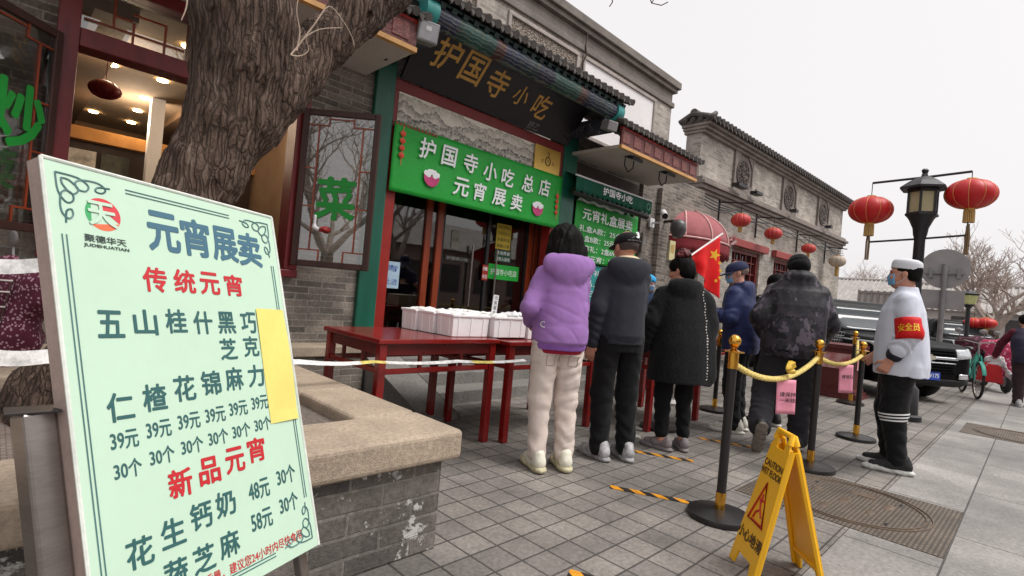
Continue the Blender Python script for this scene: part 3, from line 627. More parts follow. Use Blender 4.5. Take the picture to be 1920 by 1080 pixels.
def eave(parent, x0, x1, y0, z0, y1, z1, step=.125, r=.042, thick=.04, nm='tile_roof'):
    b = MB(); d = Vector((0, y1-y0, z1-z0)); ln = d.length; d.normalize(); nn = Vector((0, -d.z, d.y))
    p = [Vector((0, y0, z0)), Vector((0, y1, z1))]
    b.add([(x, *(q+nn*o)[1:]) for x in (x0, x1) for q, o in ((p[0], 0), (p[1], 0), (p[1], thick), (p[0], thick))], [(0, 1, 2, 3), (7, 6, 5, 4), (0, 4, 5, 1), (3, 2, 6, 7), (0, 3, 7, 4), (1, 5, 6, 2)])
    n = int((x1-x0)/step)
    for i in range(n+1):
        x = x0+i*(x1-x0)/n; b.tube([(x, y0-.02, z0+thick*.6+.0), (x, y1, z1+thick*.6)], r, 10)
        if i < n:    # drip tile between the covers
            xm = x+(x1-x0)/n/2; b.add([(xm-.04, y0-.012, z0+.03), (xm+.04, y0-.012, z0+.03), (xm, y0-.016, z0-.035), (xm-.04, y0+.01, z0+.03), (xm+.04, y0+.01, z0+.03), (xm, y0+.006, z0-.035)], [(0, 1, 2), (5, 4, 3), (0, 3, 4, 1), (1, 4, 5, 2), (2, 5, 3, 0)])
    return b.build(nm, M_tile, parent, True)
eave(PU, 2.48, 5.84, 3.95, 3.79, 5.5, 4.42)
b = MB(); b.add([(x, y, z) for x in (2.55, 5.78) for y, z in ((4.0, 3.775), (5.48, 4.38), (5.48, 4.35), (4.0, 3.745))], [(0, 1, 2, 3), (7, 6, 5, 4), (0, 4, 5, 1), (3, 2, 6, 7), (0, 3, 7, 4), (1, 5, 6, 2)])
for i in range(24): x = 2.62+i*.135; b.beam((x, 3.99, 3.735), (x, 5.0, 4.14), .06, .05)
b.build('rafter', mat('dark_green_wood', L(24, 46, 44), .6, var=.3), PU)
def loweave(x0, x1, label):
    t = thing('shop_eaves', label, 'eaves', ((x0+x1)/2, 4.4, 3.2))
    MB().box(x0, x1, 4.02, 4.86, 3.20, 3.24).build('soffit', M_soffit, t)
    f = MB(); f.box(x0, x1, 3.98, 4.015, 3.24, 3.47); f.box(x0-.02, x0+.015, 4.017, 4.86, 3.24, 3.47) if False else None
    fo = f.build('fascia', mat('carved_fascia', L(96, 44, 42), .5, var=.35, scale=16, bump=.9, bscale=36), t, bevel=.004)
    MB().box(x0-.004, x1+.004, 3.968, 4.02, 3.195, 3.236).build('gold_strip', mat('yellow_strip', L(200, 150, 90), .5), t)
    MB().box(x0-.003, x1+.003, 3.972, 4.02, 3.445, 3.475).build('top_strip', M_redp, t)
    n = int((x1-x0)/.26); g_ = MB()
    for i in range(n): x = x0+.13+i*(x1-x0)/n; g_.box(x-.11, x+.06, 3.972, 3.981, 3.27, 3.42)
    g_.build('fascia_panel', mat('fascia_panel', L(120, 66, 60), .5, var=.4, scale=24, bump=1., bscale=50), fo, bevel=.006)
    eave(t, x0-.04, x1+.06, 3.93, 3.49, 5.0, 3.9, .13, .04)
    return t
loweave(5.72, 7.86, 'red carved eaves with pale soffit above the green awning'); loweave(-3.2, 2.5, 'red eaves with pale soffit over the window, mostly behind the tree')
b = MB(); b.box(6.0, 7.72, 4.94, 5.0, 2.9, 3.19); b.build('wood_frieze', mat('brown_frieze', L(66, 52, 44), .7, var=.3, scale=4, stretch=(14, 1, 1)), B)
MB().box(6.0, 7.72, 5.11, 6.5, .9, 3.0).build('kiosk_shade_block', M_black, B)  # solid black block standing in for the shaded depth behind the opening
M_roomd2 = M_roomd
# ================================================================ signs and fittings hung on the front
def cloth_panel(x0, x1, z0, z1, y, m, parent, nm='cloth', amp=.008, nu=60, nv=14, seed=3, thick=.003, sag=0.):
    f = wob(seed, 9, amp); b = MB()
    def fn(u, v): p = np.array([[u*(x1-x0)*1.2, 0, v*(z1-z0)*1.2]]); return (x0+u*(x1-x0), y+float(f(p)[0]), z0+v*(z1-z0)-sag*math.sin(PI*u)*(v))
    b.grid(fn, nu, nv); o = b.build(nm, m, parent, True); s_ = o.modifiers.new('thick', 'SOLIDIFY'); s_.thickness = thick; s_.offset = 1 if False else -1; return o
M_wtext = mat('white_lettering', L(238, 240, 242), .5, var=.02, fine=0); M_shadow_t = mat('dark_green_outline', L(10, 70, 40), .5, fine=0)
T = thing('shop_banner', 'long bright green banner with white writing across the doorway', 'banner', (4.18, 4.77, 2.11))
cloth_panel(2.83, 5.53, 2.11, 2.83, 4.775, M_bgreen, T, amp=.006)
b = MB(); xs = [(3.25, 2.655), (3.535, 2.645), (3.865, 2.64), (4.17, 2.585), (4.40, 2.575), (4.82, 2.59), (5.16, 2.605)]
for ch, (x, z) in zip('护国寺小吃总店', [(3.25, 2.64), (3.545, 2.635), (3.865, 2.63), (4.17, 2.60), (4.47, 2.595), (4.83, 2.60), (5.16, 2.61)]): b.text(ch, (x, 4.755, z), (1, 0, 0), (0, 0, 1), h=.215, bold=.018, shear=.1, sx=.95)
for ch, (x, z) in zip('元宵展卖', [(3.75, 2.33), (4.04, 2.33), (4.35, 2.33), (4.66, 2.32)]): b.text(ch, (x, 4.755, z), (1, 0, 0), (0, 0, 1), h=.2, bold=.018, shear=.1)
b.build('lettering', M_wtext, T)
for x, z in ((3.33, 2.34), (5.06, 2.31)):
    b = MB(); n = 18; pts = [(-.105, .02), (.105, .02)]+[(.105*math.cos(a), .02-.115*math.sin(a)) for a in [PI*i/n for i in range(1, n)]]
    b.add([(x+p[0], 4.752, z+p[1]) for p in pts], [tuple(range(len(pts)))[::1]]); o = b.build('bowl_picture', mat('bowl_pink', L(196, 60, 120), .5, var=.2, scale=20), T)
    b = MB()
    for i in range(9): a = i*PI/8; b.ell((x+.08*math.cos(a)*(1 if i % 2 else .55), 4.752, z+.03+.035*math.sin(a)), (.034, .002, .03), 10, 6)
    b.build('dumpling_picture', M_wtext, o, True)
for x, z0, n, r in ((2.93, 2.72, 4, .034), (5.44, 2.55, 4, .034)):
    b = MB()
    for i in range(n): b.ell((x, 4.757, z0-i*.075), (r, .006, .03), 12, 6)
    b.add([(x-.004, 4.756, z0-.33), (x+.004, 4.756, z0-.33), (x+.004, 4.756, z0+.08), (x-.004, 4.756, z0+.08)], [(0, 1, 2, 3)]); b.build('lantern_picture', mat('print_red', L(214, 70, 40), .5), T)
b = MB()
for i in range(12): b.box(2.84+i*.045, 2.87+i*.045, 4.768, 4.772, 2.80, 2.825)
b.build('red_trim_picture', M_redp, T)
T = thing('gold_plaque', 'square gold plaque at the upper right corner of the green banner', 'plaque', (5.22, 4.79, 2.8))
MB().box(4.965, 5.475, 4.795, 4.815, 2.80, 3.165).build('plate', mat('gold_plate', L(226, 186, 96), .32, metal=.6, var=.15, scale=3), T, bevel=.004)
b = MB(); b.tube([(5.22+.05*math.cos(a), 4.792, 2.98+.055*math.sin(a)) for a in [2*PI*i/24 for i in range(24)]], .006, 6, closed=True); b.tube([(5.22, 4.792, 3.035), (5.235, 4.792, 3.075), (5.215, 4.792, 3.11)], .005, 5); b.text('六', (5.22, 4.794, 2.985), (1, 0, 0), (0, 0, 1), h=.05)
b.text('京', (5.11, 4.794, 2.97), (1, 0, 0), (0, 0, 1), h=.05); b.text('礼', (5.33, 4.794, 2.97), (1, 0, 0), (0, 0, 1), h=.05); b.build('emblem', M_dkwood, T)
# box lamp and cables at the left end of the purlin
T = thing('flood_lamp', 'grey box flood lamp under the left end of the painted beam', 'lamp', (2.58, 4.05, 3.4))
q = pY(797, 62, 4.02); b = MB(); TT = Matrix.Translation(q) @ Matrix.Rotation(math.radians(-12), 4, 'Z') @ Matrix.Rotation(math.radians(14), 4, 'X'); b.box(-.10, .10, -.09, .08, -.09, .09, TT); b.build('housing', M_grey, T, bevel=.012)
b = MB(); b.box(-.085, .085, -.0935, -.0905, -.07, .07, TT); b.build('lamp_glass', mat('lamp_glass', L(170, 170, 176), .15, fine=0), T)
b = MB(); b.box(-.03, .02, -.096, -.094, .01, .045, TT); b.build('sticker', M_white, T)
b = MB(); b.beam(q+Vector((-.12, 0, 0)), q+Vector((-.12, .05, .14)), .02, .01); b.beam(q+Vector((.12, 0, 0)), q+Vector((.10, .05, .14)), .02, .01); b.build('bracket', M_iron, T)
b = MB()
for i in range(7):
    a = Vector((2.5+random.uniform(-.12, .1), 4.1+random.uniform(-.05, .3), 3.66+random.uniform(-.05, .1))); c_ = Vector((2.47+random.uniform(-.1, .16), 4.3+random.uniform(-.2, .3), 3.42-random.random()*.15)); m_ = (a+c_)/2+Vector((random.uniform(-.08, .08), 0, -.16-random.random()*.14))
    b.tube([a, a.lerp(m_, .5)+Vector((0, 0, -.03)), m_, m_.lerp(c_, .6)+Vector((.02, 0, -.02)), c_], .008, 6)
tag(b.build('cable_bundle', M_black, None, True), 'tangled black cables hanging left of the box lamp', 'cable')
b = MB(); b.box(2.36, 2.60, 4.12, 4.5, 3.38, 3.74); tag(b.build('junction_box', mat('dark_box', L(34, 30, 34), .6), None, bevel=.02), 'dark junction box behind the hanging cables', 'junction box')
T = thing('flood_lamp', 'pale box lamp under the right end of the painted beam', 'lamp', (5.48, 4.0, 3.4))
q = pY(1142, 236, 4.0); b = MB(); TT = Matrix.Translation(q) @ Matrix.Rotation(math.radians(-12), 4, 'Z') @ Matrix.Rotation(math.radians(14), 4, 'X'); b.box(-.08, .08, -.08, .07, -.06, .06, TT); b.build('housing', M_grey, T, bevel=.01)
MB().beam(q+Vector((0, .04, .03)), q+Vector((0, .09, .16)), .03, .012).build('bracket', M_iron, T)
b = MB()
for i in range(6):
    a = Vector((5.5+random.uniform(-.3, .2), 4.2+random.uniform(0, .4), 3.42)); c_ = a+Vector((random.uniform(-.3, .3), random.uniform(-.1, .2), random.uniform(-.12, .0))); m_ = (a+c_)/2+Vector((0, 0, -.1)); b.tube([a, m_, c_], .007, 5)
tag(b.build('cable_bundle', M_black, None, True), 'loose dark cables under the right end of the painted beam', 'cable')
# floodlights under the low eaves
for (px, py, lab) in ((1187, 297, 'nearer flat floodlight under the pale soffit'), (1250, 325, 'farther flat floodlight under the pale soffit')):
    q = pY(px, py, 4.12); T = thing('floodlight', lab, 'floodlight', q, 0, 'floodlights under the low eaves')
    TT = Matrix.Rotation(math.radians(22), 4, 'X')
    MB().box(-.13, .13, -.09, .09, -.02, .02, TT).build('housing', M_iron, T, world=False, bevel=.006)
    MB().box(-.11, .11, -.07, .07, -.026, -.021, TT).build('lamp_glass', mat('flood_glass', L(186, 188, 190), .1, fine=0), T, world=False)
    b = MB(); b.tube([(.1, .05, 0), (.14, .08, -.10), (.05, .1, -.17), (-.06, .09, -.10), (-.1, .06, .05), (-.1, .1, 3.2-q.z)], .01, 6); b.build('cable', M_black, T, True, world=False)
    b = MB(); b.beam((-.06, .02, 0), (-.06, .06, 3.2-q.z), .02, .01); b.beam((.06, .02, 0), (.06, .06, 3.2-q.z), .02, .01); b.build('bracket', M_iron, T, world=False)
# green awning
M_awn = fabric('awning_green', L(16, 84, 66), .7, var=.1, sheen=0)
T = thing('green_awning', 'dark green awning with white shop name over the side window', 'awning', (6.7, 4.6, 2.6))
b = MB(); b.grid(lambda u, v: (5.62+u*2.0, 4.60+v*.38, 2.87+v*.14), 20, 4); o = b.build('awning_top', M_awn, T, True); o.modifiers.new('s', 'SOLIDIFY').thickness = .006
b = MB(); b.grid(lambda u, v: (5.62+u*2.0, 4.595+.008*math.sin(u*60)*(1-v), 2.87-.19*(1-v)-(0.035*abs(math.sin(u*16*PI/1)) if v < .01 else 0)), 192, 4); o = b.build('valance', M_awn, T, True); o.modifiers.new('s', 'SOLIDIFY').thickness = .005
b = MB(); b.tube([(5.6, 4.595, 2.872), (7.63, 4.595, 2.872)], .014, 8); b.build('front_bar', M_white, T, True)
b = MB(); b.tube([(5.62, 4.66, 2.66), (7.6, 4.66, 2.62)], .05, 10); b.tube([(7.55, 4.6, 2.86), (7.55, 4.93, 2.62)], .015, 6); b.build('roller', M_black, T, True)
b = MB(); b.text('护国寺小吃', (6.63, 4.585, 2.775), (1, 0, 0), (0, 0, 1), h=.115, w=.78, bold=.02, lift=.004)
b.build('lettering', M_wtext, T); b = MB(); b.tube([(7.5+.05*math.cos(a), 4.584, 2.76+.05*math.sin(a)) for a in [2*PI*i/20 for i in range(20)]], .008, 5, closed=True); b.build('emblem', mat('pale_teal', L(120, 170, 150), .6), T)
# green price banner below it
T = thing('menu_banner', 'green price list banner with white writing under the dark green awning', 'banner', (6.82, 4.86, 1.7))
b = MB(); f_ = wob(5, 8, .015); b.grid(lambda u, v: (5.98+u*1.7, 4.87+float(f_(np.array([[u*1.7, 0, v]]))[0]), 1.72+v*.90+(.02*math.sin(u*40) if v > .99 else 0)), 60, 20); o = b.build('cloth', M_bgreen, T, True)
o.modifiers.new('s', 'SOLIDIFY').thickness = -.004
b = MB(); b.text('元宵礼盒展卖', (6.80, 4.835, 2.44), (1, 0, 0), (0, 0, 1), h=.17, w=1.34, bold=.012)
for i, l_ in enumerate(('礼盒A款：25个', '礼盒B款：25元/个', '元宵礼：2盒69元', '散装元宵：39元')): b.text(l_, (6.62, 4.835, 2.22-i*.145), (1, 0, 0), (0, 0, 1), h=.095, w=1.1, bold=.01)
b.build('lettering', M_wtext, T)
b = MB(); b.grid(lambda u, v: (5.98+u*1.2, 4.84-.02*v+float(f_(np.array([[u*3, 1, v]]))[0]), 2.60+.035*v+.012*math.sin(u*25)), 40, 3); b.build('plastic_wrap', mat('clear_film', L(200, 214, 206), .15), T, True)
T = thing('teal_poster', 'teal poster below the green price banner', 'poster', (6.6, 4.9, 1.1)); MB().box(6.05, 7.2, 4.90, 4.92, 1.05, 1.70).build('sheet', mat('teal_print', L(30, 150, 150), .5, var=.25, scale=5), T)
b = MB(); 
for i, s_ in enumerate(('元宵礼盒', '新品上市', '每盒三十个')): b.text(s_, (6.6, 4.899, 1.58-i*.16), (1, 0, 0), (0, 0, 1), h=.1, w=.8)
b.build('lettering', M_wtext, T)
T = thing('orange_notice', 'small orange notice at the lower right corner of the price banner', 'notice', (7.6, 4.88, 1.9)); MB().box(7.42, 7.70, 4.885, 4.895, 1.86, 2.02).build('sheet', mat('orange_sheet', L(226, 150, 40), .5), T)
# camera, wall lamp, small boxes on the pier
T = thing('security_camera', 'white bullet security camera on the brick pier', 'camera', (8.2, 4.7, 2.65)); q = pY(1246, 403, 4.62)
b = MB(); b.tube([q+Vector((.12, .10, .07)), q+Vector((-.10, -.07, -.04))], .055, 14); b.build('body', M_white, T, True)
b = MB(); b.tube([q+Vector((-.10, -.07, -.04)), q+Vector((-.112, -.078, -.045))], .048, 14); b.build('lens', M_black, T, True)
b = MB(); b.tube([q+Vector((.05, .04, -.02)), q+Vector((.05, .1, -.12)), (q.x+.05, 4.9, q.z-.12)], .02, 8); b.box(q.x-.02, q.x+.12, 4.87, 4.9, q.z-.2, q.z-.04); b.build('bracket', M_white, T)
T = thing('wall_lamp', 'dark dome wall lamp between the pier and the red awning', 'lamp', (8.75, 4.6, 2.5)); q = pY(1272, 425, 4.62)
b = MB(); b.lathe([(.02, .13), (.08, .115), (.135, .05), (.145, -.06), (.12, -.11), (.09, -.19), (.03, -.21)], q, 20); b.build('shade', mat('smoked_dome', L(74, 72, 74), .35, var=.15), T, True)
MB().beam(q+Vector((0, 0, .1)), (q.x, 4.9, q.z+.1), .04, .04).build('bracket', M_iron, T)
for (px, py, w_, h_, m_, lab) in ((1205, 455, .12, .34, M_greyst, 'grey meter box on the pier'), (1258, 470, .2, .36, mat('cream_sheet', L(206, 196, 150), .7), 'cream notice on the pier behind the hair bun')):
    q = pY(px, py, 4.885); T = thing('meter_box' if w_ < .15 else 'wall_notice', lab, 'meter box' if w_ < .15 else 'notice', q); MB().box(-w_/2, w_/2, -.03, .005, -h_/2, h_/2).build('casing', m_, T, world=False, bevel=.005)
    MB().box(-w_*.3, w_*.3, -.034, -.031, -h_*.1, h_*.3).build('face', M_grey if w_ < .15 else mat('ochre_print', L(180, 150, 90), .6), T, world=False)
# ================================================================ second building
RB = math.radians(-2.2); b2 = thing('carved_brick_building', 'pale grey brick building with tiled parapet, three round carvings and red window lintels', 'building', (10.95, 5.48, 0), RB)
LB = 10.3
b = MB(); W2 = ((1.9, 3.55, 1.05, 2.78), (4.5, 6.3, 1.05, 2.78)); xs = [0, 1.9, 3.55, 4.5, 6.3, LB]
b.box(0, LB, 0, .42, 2.78, 3.9).box(0, LB, 0, .42, 0, 1.05)
for a, c_ in ((0, 1.9), (3.55, 4.5), (6.3, LB)): b.box(a, c_, 0, .4, 1.05, 2.78)
b.box(.02, LB-.02, .03, .40, 4.12, 5.12); b.build('brick_wall', M_brick2, b2, world=False)
M_carved = mat('carved_grey_stone', L(132, 122, 116), .85, var=.28, scale=2.5, bump=.5, bscale=50, fine=.12)
b = MB()
for z0, z1, o in ((3.78, 3.86, .05), (3.86, 3.95, .11), (3.95, 4.03, .17), (4.03, 4.12, .10)): b.box(-o*.35, LB+o, -o, .42+o*.3, z0, z1)
for z0, z1, o in ((5.10, 5.17, .06), (5.17, 5.24, .13), (5.24, 5.31, .2)): b.box(-o*.35, LB+o, -o, .43+o*.35, z0, z1)
b.build('stone_cornice', M_carved, b2, world=False, bevel=.012)
for cx in (2.15, 5.2, 8.15):
    f = MB(); h = .47
    for (x0, x1, z0, z1) in ((cx-h-.06, cx+h+.06, 4.62+h, 4.62+h+.05), (cx-h-.06, cx+h+.06, 4.62-h-.05, 4.62-h), (cx-h-.06, cx-h, 4.62-h, 4.62+h), (cx+h, cx+h+.06, 4.62-h, 4.62+h)): f.box(x0, x1, -.03, .03, z0, z1)
    f.box(cx-h, cx+h, .012, .03, 4.62-h, 4.62+h)
    for sx in (-1, 1):
        for sz in (-1, 1):
            c_ = (cx+sx*h, 4.62+sz*h); q = [(c_[0], c_[1]), (c_[0]-sx*.26, c_[1]), (c_[0]-sx*.14, c_[1]-sz*.10), (c_[0]-sx*.10, c_[1]-sz*.14), (c_[0], c_[1]-sz*.26)]
            f.add([(x, -.02, z) for x, z in q]+[(x, .012, z) for x, z in q], [(0, 1, 2, 3, 4), (9, 8, 7, 6, 5)]+[(i, (i+1) % 5, 5+(i+1) % 5, 5+i) for i in range(5)])
    pf = f.build('carved_panel', M_carved, b2, world=False)
    m_ = MB(); rs = np.random.RandomState(int(cx*10))
    m_.tube([(cx+.335*math.cos(a), .0, 4.62+.335*math.sin(a)) for a in [2*PI*i/36 for i in range(36)]], .022, 6, closed=True)
    for i in range(90):
        r_ = .305*math.sqrt(rs.rand()); a = rs.rand()*6.28; t_ = rs.rand()*6.28; l_ = .05; x, z = cx+r_*math.cos(a), 4.62+r_*math.sin(a)
        m_.tube([(x-l_*math.cos(t_), .0, z-l_*math.sin(t_)), (x+.02*math.sin(t_), -.02, z-.02*math.cos(t_)), (x+l_*math.cos(t_), .0, z+l_*math.sin(t_))], .014, 5)
    m_.build('round_carving', mat('carving', L(104, 96, 92), .9, var=.3, scale=20, bump=.5, bscale=80), pf, True, world=False)
# tiled coping
b = MB(); n = int((LB+.5)/.2)
b.box(-.08, LB+.24, -.24, .52, 5.312, 5.36)
for i in range(n+1):
    x = -.06+i*(LB+.28)/n; b.tube([(x, -.30, 5.37), (x, .12, 5.50), (x, .22, 5.53)], .062, 8); b.tube([(x, .56, 5.38), (x, .31, 5.50), (x, .22, 5.53)], .062, 8)
    if i < n: xm = x+.1; b.add([(xm-.06, -.27, 5.36), (xm+.06, -.27, 5.36), (xm, -.28, 5.27), (xm-.06, -.25, 5.36), (xm+.06, -.25, 5.36), (xm, -.26, 5.27)], [(0, 1, 2), (5, 4, 3), (0, 3, 4, 1), (1, 4, 5, 2), (2, 5, 3, 0)])
for j in range(4):
    y = -.16+j*.19; b.tube([(-.12, y, 5.37), (.05, y, 5.46), (.2, y, 5.55)], .055, 8)
b.tube([(-.1, .21, 5.55), (LB+.1, .21, 5.55)], .09, 10); b.box(-.04, LB+.2, -.1, .5, 5.36, 5.46)
b.build('tile_coping', M_tile, b2, True, world=False)
M_lint = mat('red_lintel', L(150, 62, 58), .55, var=.12)
for x0, x1, z0, z1 in W2:
    fr = MB(); fr.box(x0, x0+.1, .05, .2, z0, z1).box(x1-.1, x1, .05, .2, z0, z1).box(x0+.1, x1-.1, .05, .2, z1-.1, z1).box(x0+.1, x1-.1, .05, .2, z0, z0+.1)
    for i in range(1, 5): x = x0+(x1-x0)*i/5; fr.box(x-.02, x+.02, .08, .15, z0+.1, z1-.1)
    for i in range(1, 6): z = z0+(z1-z0)*i/6; fr.box(x0+.1, x1-.1, .085, .145, z-.015, z+.015)
    wf2 = fr.build('window_frame', mat('red_window', L(112, 40, 36), .5, var=.2), b2, world=False)
    MB().box(x0+.1, x1-.1, .17, .19, z0+.1, z1-.1).build('window_pane', mat('dark_pane', L(52, 56, 62), .08, var=.2, fine=0, spec=1.), wf2, world=False)
    MB().box(x0-.22, x1+.22, -.14, .02, 2.80, 2.98).build('window_lintel', M_lint, b2, world=False, bevel=.01)
# cables along the wall
b = MB()
for j in range(4):
    pts = []
    for i in range(30): s_ = i/29; pts.append((s_*LB-.2, -.09-.02*j, 3.72-.07*j-.08*abs(math.sin(s_*PI*(4+j)))))
    b.tube(pts, .012, 5)
b.build('cable', M_iron, b2, True, world=False)
# corner junk: bracket boxes on the ledge
b = MB()
for x, w_ in ((1.2, .5), (2.2, .35), (4.8, .2), (7.8, .2)): b.box(x, x+w_, -.36, -.18, 4.13, 4.20); b.beam((x, -.3, 4.16), (x-.4, -.5, 4.14), .02, .02)
b.build('ledge_lamp', M_iron, b2, world=False)
# red dome awning
M_rawn = fabric('faded_red_awning', L(156, 94, 97), .85, var=.1, sheen=0); M_rawn2 = fabric('dark_red_awning', L(128, 44, 50), .75, var=.1, sheen=0)
T = thing('red_awning', 'faded red domed awning with white ribs behind the flag', 'awning', (9.7, 4.9, 2.4))
AX0, AX1, AY, AZ = 8.95, 11.35, 5.3, 2.52
def dome(u, v):
    a = PI*u; e = v*PI/2     # half dome leaning out from the wall
    rx = (AX1-AX0)/2; return ((AX0+AX1)/2-rx*math.cos(a)*math.cos(e)**.8, AY-.80*math.sin(a)**.8*math.cos(e) if 0 < u < 1 else AY, AZ+.66*math.sin(e))
b = MB(); b.grid(dome, 36, 12); o = b.build('awning_shell', M_rawn, T, True); o.modifiers.new('s', 'SOLIDIFY').thickness = .008
b = MB()
for u in (.0, .2, .4, .6, .8, 1.): b.tube([Vector(dome(min(max(u, .001), .999), j/10))+Vector((0, -.012, .006)) for j in range(11)], .016, 6)
b.tube([Vector(dome(i/36, 0))+Vector((0, -.01, 0)) for i in range(37)], .018, 6); b.build('awning_rib', mat('pale_piping', L(214, 170, 168), .7), T, True)
b = MB(); b.grid(lambda u, v: (dome(u, 0)[0], dome(u, 0)[1]-.004, AZ-.24*(1-v)-(.05*abs(math.sin(u*12*PI)) if v < .01 else 0)), 144, 3); o = b.build('valance', M_rawn2, T, True); o.modifiers.new('s', 'SOLIDIFY').thickness = .006
b = MB(); U_ = Vector((dome(.86, .2)[0]-dome(.58, .2)[0], dome(.86, .2)[1]-dome(.58, .2)[1], 0)).normalized()
q = Vector(dome(.72, .13)); n_ = Vector((.45, -.8, .35)).normalized(); U_ = Vector((.87, .49, 0)); V2 = n_.cross(U_); b.text('合口福', q+n_*.10, U_, V2, h=.20, w=.60, bold=.02); ab_ = BVHTree.FromPolygons([v.co[:] for v in T.children[0].data.vertices], [f.vertices[:] for f in T.children[0].data.polygons]); o_ = org(T); nv_ = []
for a in b.v:
    h_ = ab_.ray_cast(Vector(a)-o_+n_*1.2, -n_, 3.); nv_.append(tuple(h_[0]+n_*.022+o_) if h_[0] else a)
b.v = nv_
b.build('lettering', mat('faded_white', L(232, 206, 208), .6), T)
# entry below the awning
T = b2
# hanging lanterns on the second building
M_lred = mat('lantern_red', L(190, 20, 24), .5, var=.1, scale=4, fine=.03); M_lgold = mat('lantern_gold', L(206, 160, 84), .45, metal=.3, var=.1)
M_lfade = mat('faded_lantern_red', L(186, 52, 56), .6, var=.12); M_lwhite = mat('old_white_lantern', L(176, 166, 150), .7, var=.15)
def lantern_parts(t, R, H, m, tassel=.3, ribs=10):
    b = MB(); prof = [(R*math.sin(a)**.85 if 0 < a < PI else .02, H/2*math.cos(a)) for a in [PI*(i+.6)/15.2 for i in range(15)]][::-1]
    n = 48; vs = []
    def fn(u, v):
        i = v*(len(prof)-1); k_ = min(int(i), len(prof)-2); f = i-k_; r = prof[k_][0]*(1-f)+prof[k_+1][0]*f; z = prof[k_][1]*(1-f)+prof[k_+1][1]*f
        sc_ = 1-.035*abs(math.cos(u*ribs*PI))**6; return (r*sc_*math.cos(2*PI*u), r*sc_*math.sin(2*PI*u), z)
    b.grid(fn, ribs*8, 14); b.build('lantern_shade', m, t, True, world=False)
    b = MB()
    for k_ in range(ribs):
        u = (k_+.5)/ribs; u = k_/ribs
        b.tube([Vector(fn(u, j/14))*1.006 for j in range(15)], R*.014, 5)
    b.build('lantern_rib', mat('rib_gold', L(220, 150, 90), .45, metal=.2), t, True, world=False)
    b = MB(); b.lathe([(R*.2, -.04*R), (R*.22, .1*R), (R*.2, .14*R)], (0, 0, H/2-.02), 16); b.lathe([(R*.2, -.12*R), (R*.22, -.05*R), (R*.2, .06*R)], (0, 0, -H/2+.01), 16); b.build('lantern_collar', M_lgold, t, True, world=False)
    if tassel:
        b = MB()
        for k_ in range(18):
            a = 2*PI*k_/18; b.tube([(R*.19*math.cos(a), R*.19*math.sin(a), -H/2-R*.08), (R*.2*math.cos(a), R*.2*math.sin(a), -H/2-tassel)], R*.03, 5)
        b.build('tassel', mat('tassel_gold', L(196, 160, 96), .7, var=.15, scale=40), t, True, world=False)
for (px, py, R, H, m, lab, Yw) in ((1389, 413, .215, .30, M_lfade, 'nearest faded red lantern hanging on the carved brick building', 4.9), (1450, 438, .215, .30, M_lfade, 'middle faded red lantern hanging on the carved brick building', 4.9), (1516, 466, .20, .27, M_lfade, 'farthest faded red lantern, just above the black beanie', 4.9), (1570, 490, .25, .36, M_lwhite, 'old cream lantern hanging at the far corner of the carved brick building', 4.75)):
    q = pY(px, py, Yw); T = thing('wall_lantern', lab, 'lantern', q, 0, 'lanterns hung along the brick building')
    lantern_parts(T, R, H, m, .12 if m is M_lfade else .3, 12)
    b = MB(); wy = 5.48+math.tan(RB)*(q.x-10.95)-q.y if q.x < 21 else .7; b.tube([(0, 0, H/2), (0, 0, H/2+.22)], .008, 5); b.beam((0, -.25, H/2+.22), (0, wy+.02, H/2+.30), .03, .03); b.beam((0, wy-.02, H/2-.25), (0, wy-.02, H/2+.45), .03, .03); b.build('hanging_bracket', M_iron, T, world=False)
# ================================================================ planter and tree
PL = thing('brick_planter', 'grey brick planter with a thick granite rim around the tree', 'planter', (.7, 2.6, 0))
PZ = .54; PX1, PY0, PY1 = 1.545, 1.78, 3.9
b = MB(); b.box(-3, PX1-.06, PY0+.06, PY1-.05, 0, PZ-.132); b.build('brick_base', M_planter, PL, bevel=.01)
cw = .33
for nm, (x0, x1, y0, y1) in {'a': (-3, .42, PY0, PY0+cw+.05), 'b': (.425, PX1, PY0, PY0+cw+.05), 'c': (PX1-cw, PX1, PY0+cw+.055, 2.78), 'd': (PX1-cw, PX1, 2.785, PY1), 'e': (-3, PX1-cw-.005, PY1-cw, PY1)}.items():
    MB().box(x0, x1, y0, y1, PZ-.13, PZ).build('granite_rim', M_granite, PL, bevel=.022, seg=3)
g = MB(); g.box(-3, PX1-cw, PY0+cw, PY1-cw, .38, PZ-.06); so = g.build('planter_soil', mat('dry_gravel', L(122, 112, 104), .95, var=.35, scale=50, bump=1., bscale=160, fine=.25), PL)
# woven mat on the soil at the left
k = NT('woven_mat'); v = k.mapv('Object'); br = k.n('TexBrick', offset=.5); br.inputs['Scale'].default_value = 1; br.inputs['Brick Width'].default_value = .03; br.inputs['Row Height'].default_value = .009; br.inputs['Mortar Size'].default_value = .0016; k.l(v, br.inputs['Vector'])
for i_, c_ in (('Color1', L(150, 134, 124)), ('Color2', L(120, 106, 98)), ('Mortar', L(60, 52, 48))): br.inputs[i_].default_value = (*c_, 1)
k.l(br.outputs['Color'], k.b.inputs['Base Color']); k.b.inputs['Roughness'].default_value = .9; k.bump(k.math('MULTIPLY', br.outputs['Fac'], -1.), 1., .004)
b = MB(); f_ = wob(9, 6, .012); b.grid(lambda u, v: (-.9+u*1.15, 2.20+v*1.15, PZ-.035+float(f_(np.array([[u, v, 0]]))[0])), 24, 24); o = b.build('woven_mat', k.m, None, True); o.modifiers.new('s', 'SOLIDIFY').thickness = .006; tag(o, 'grey woven mat lying in the planter at the foot of the tree', 'mat')
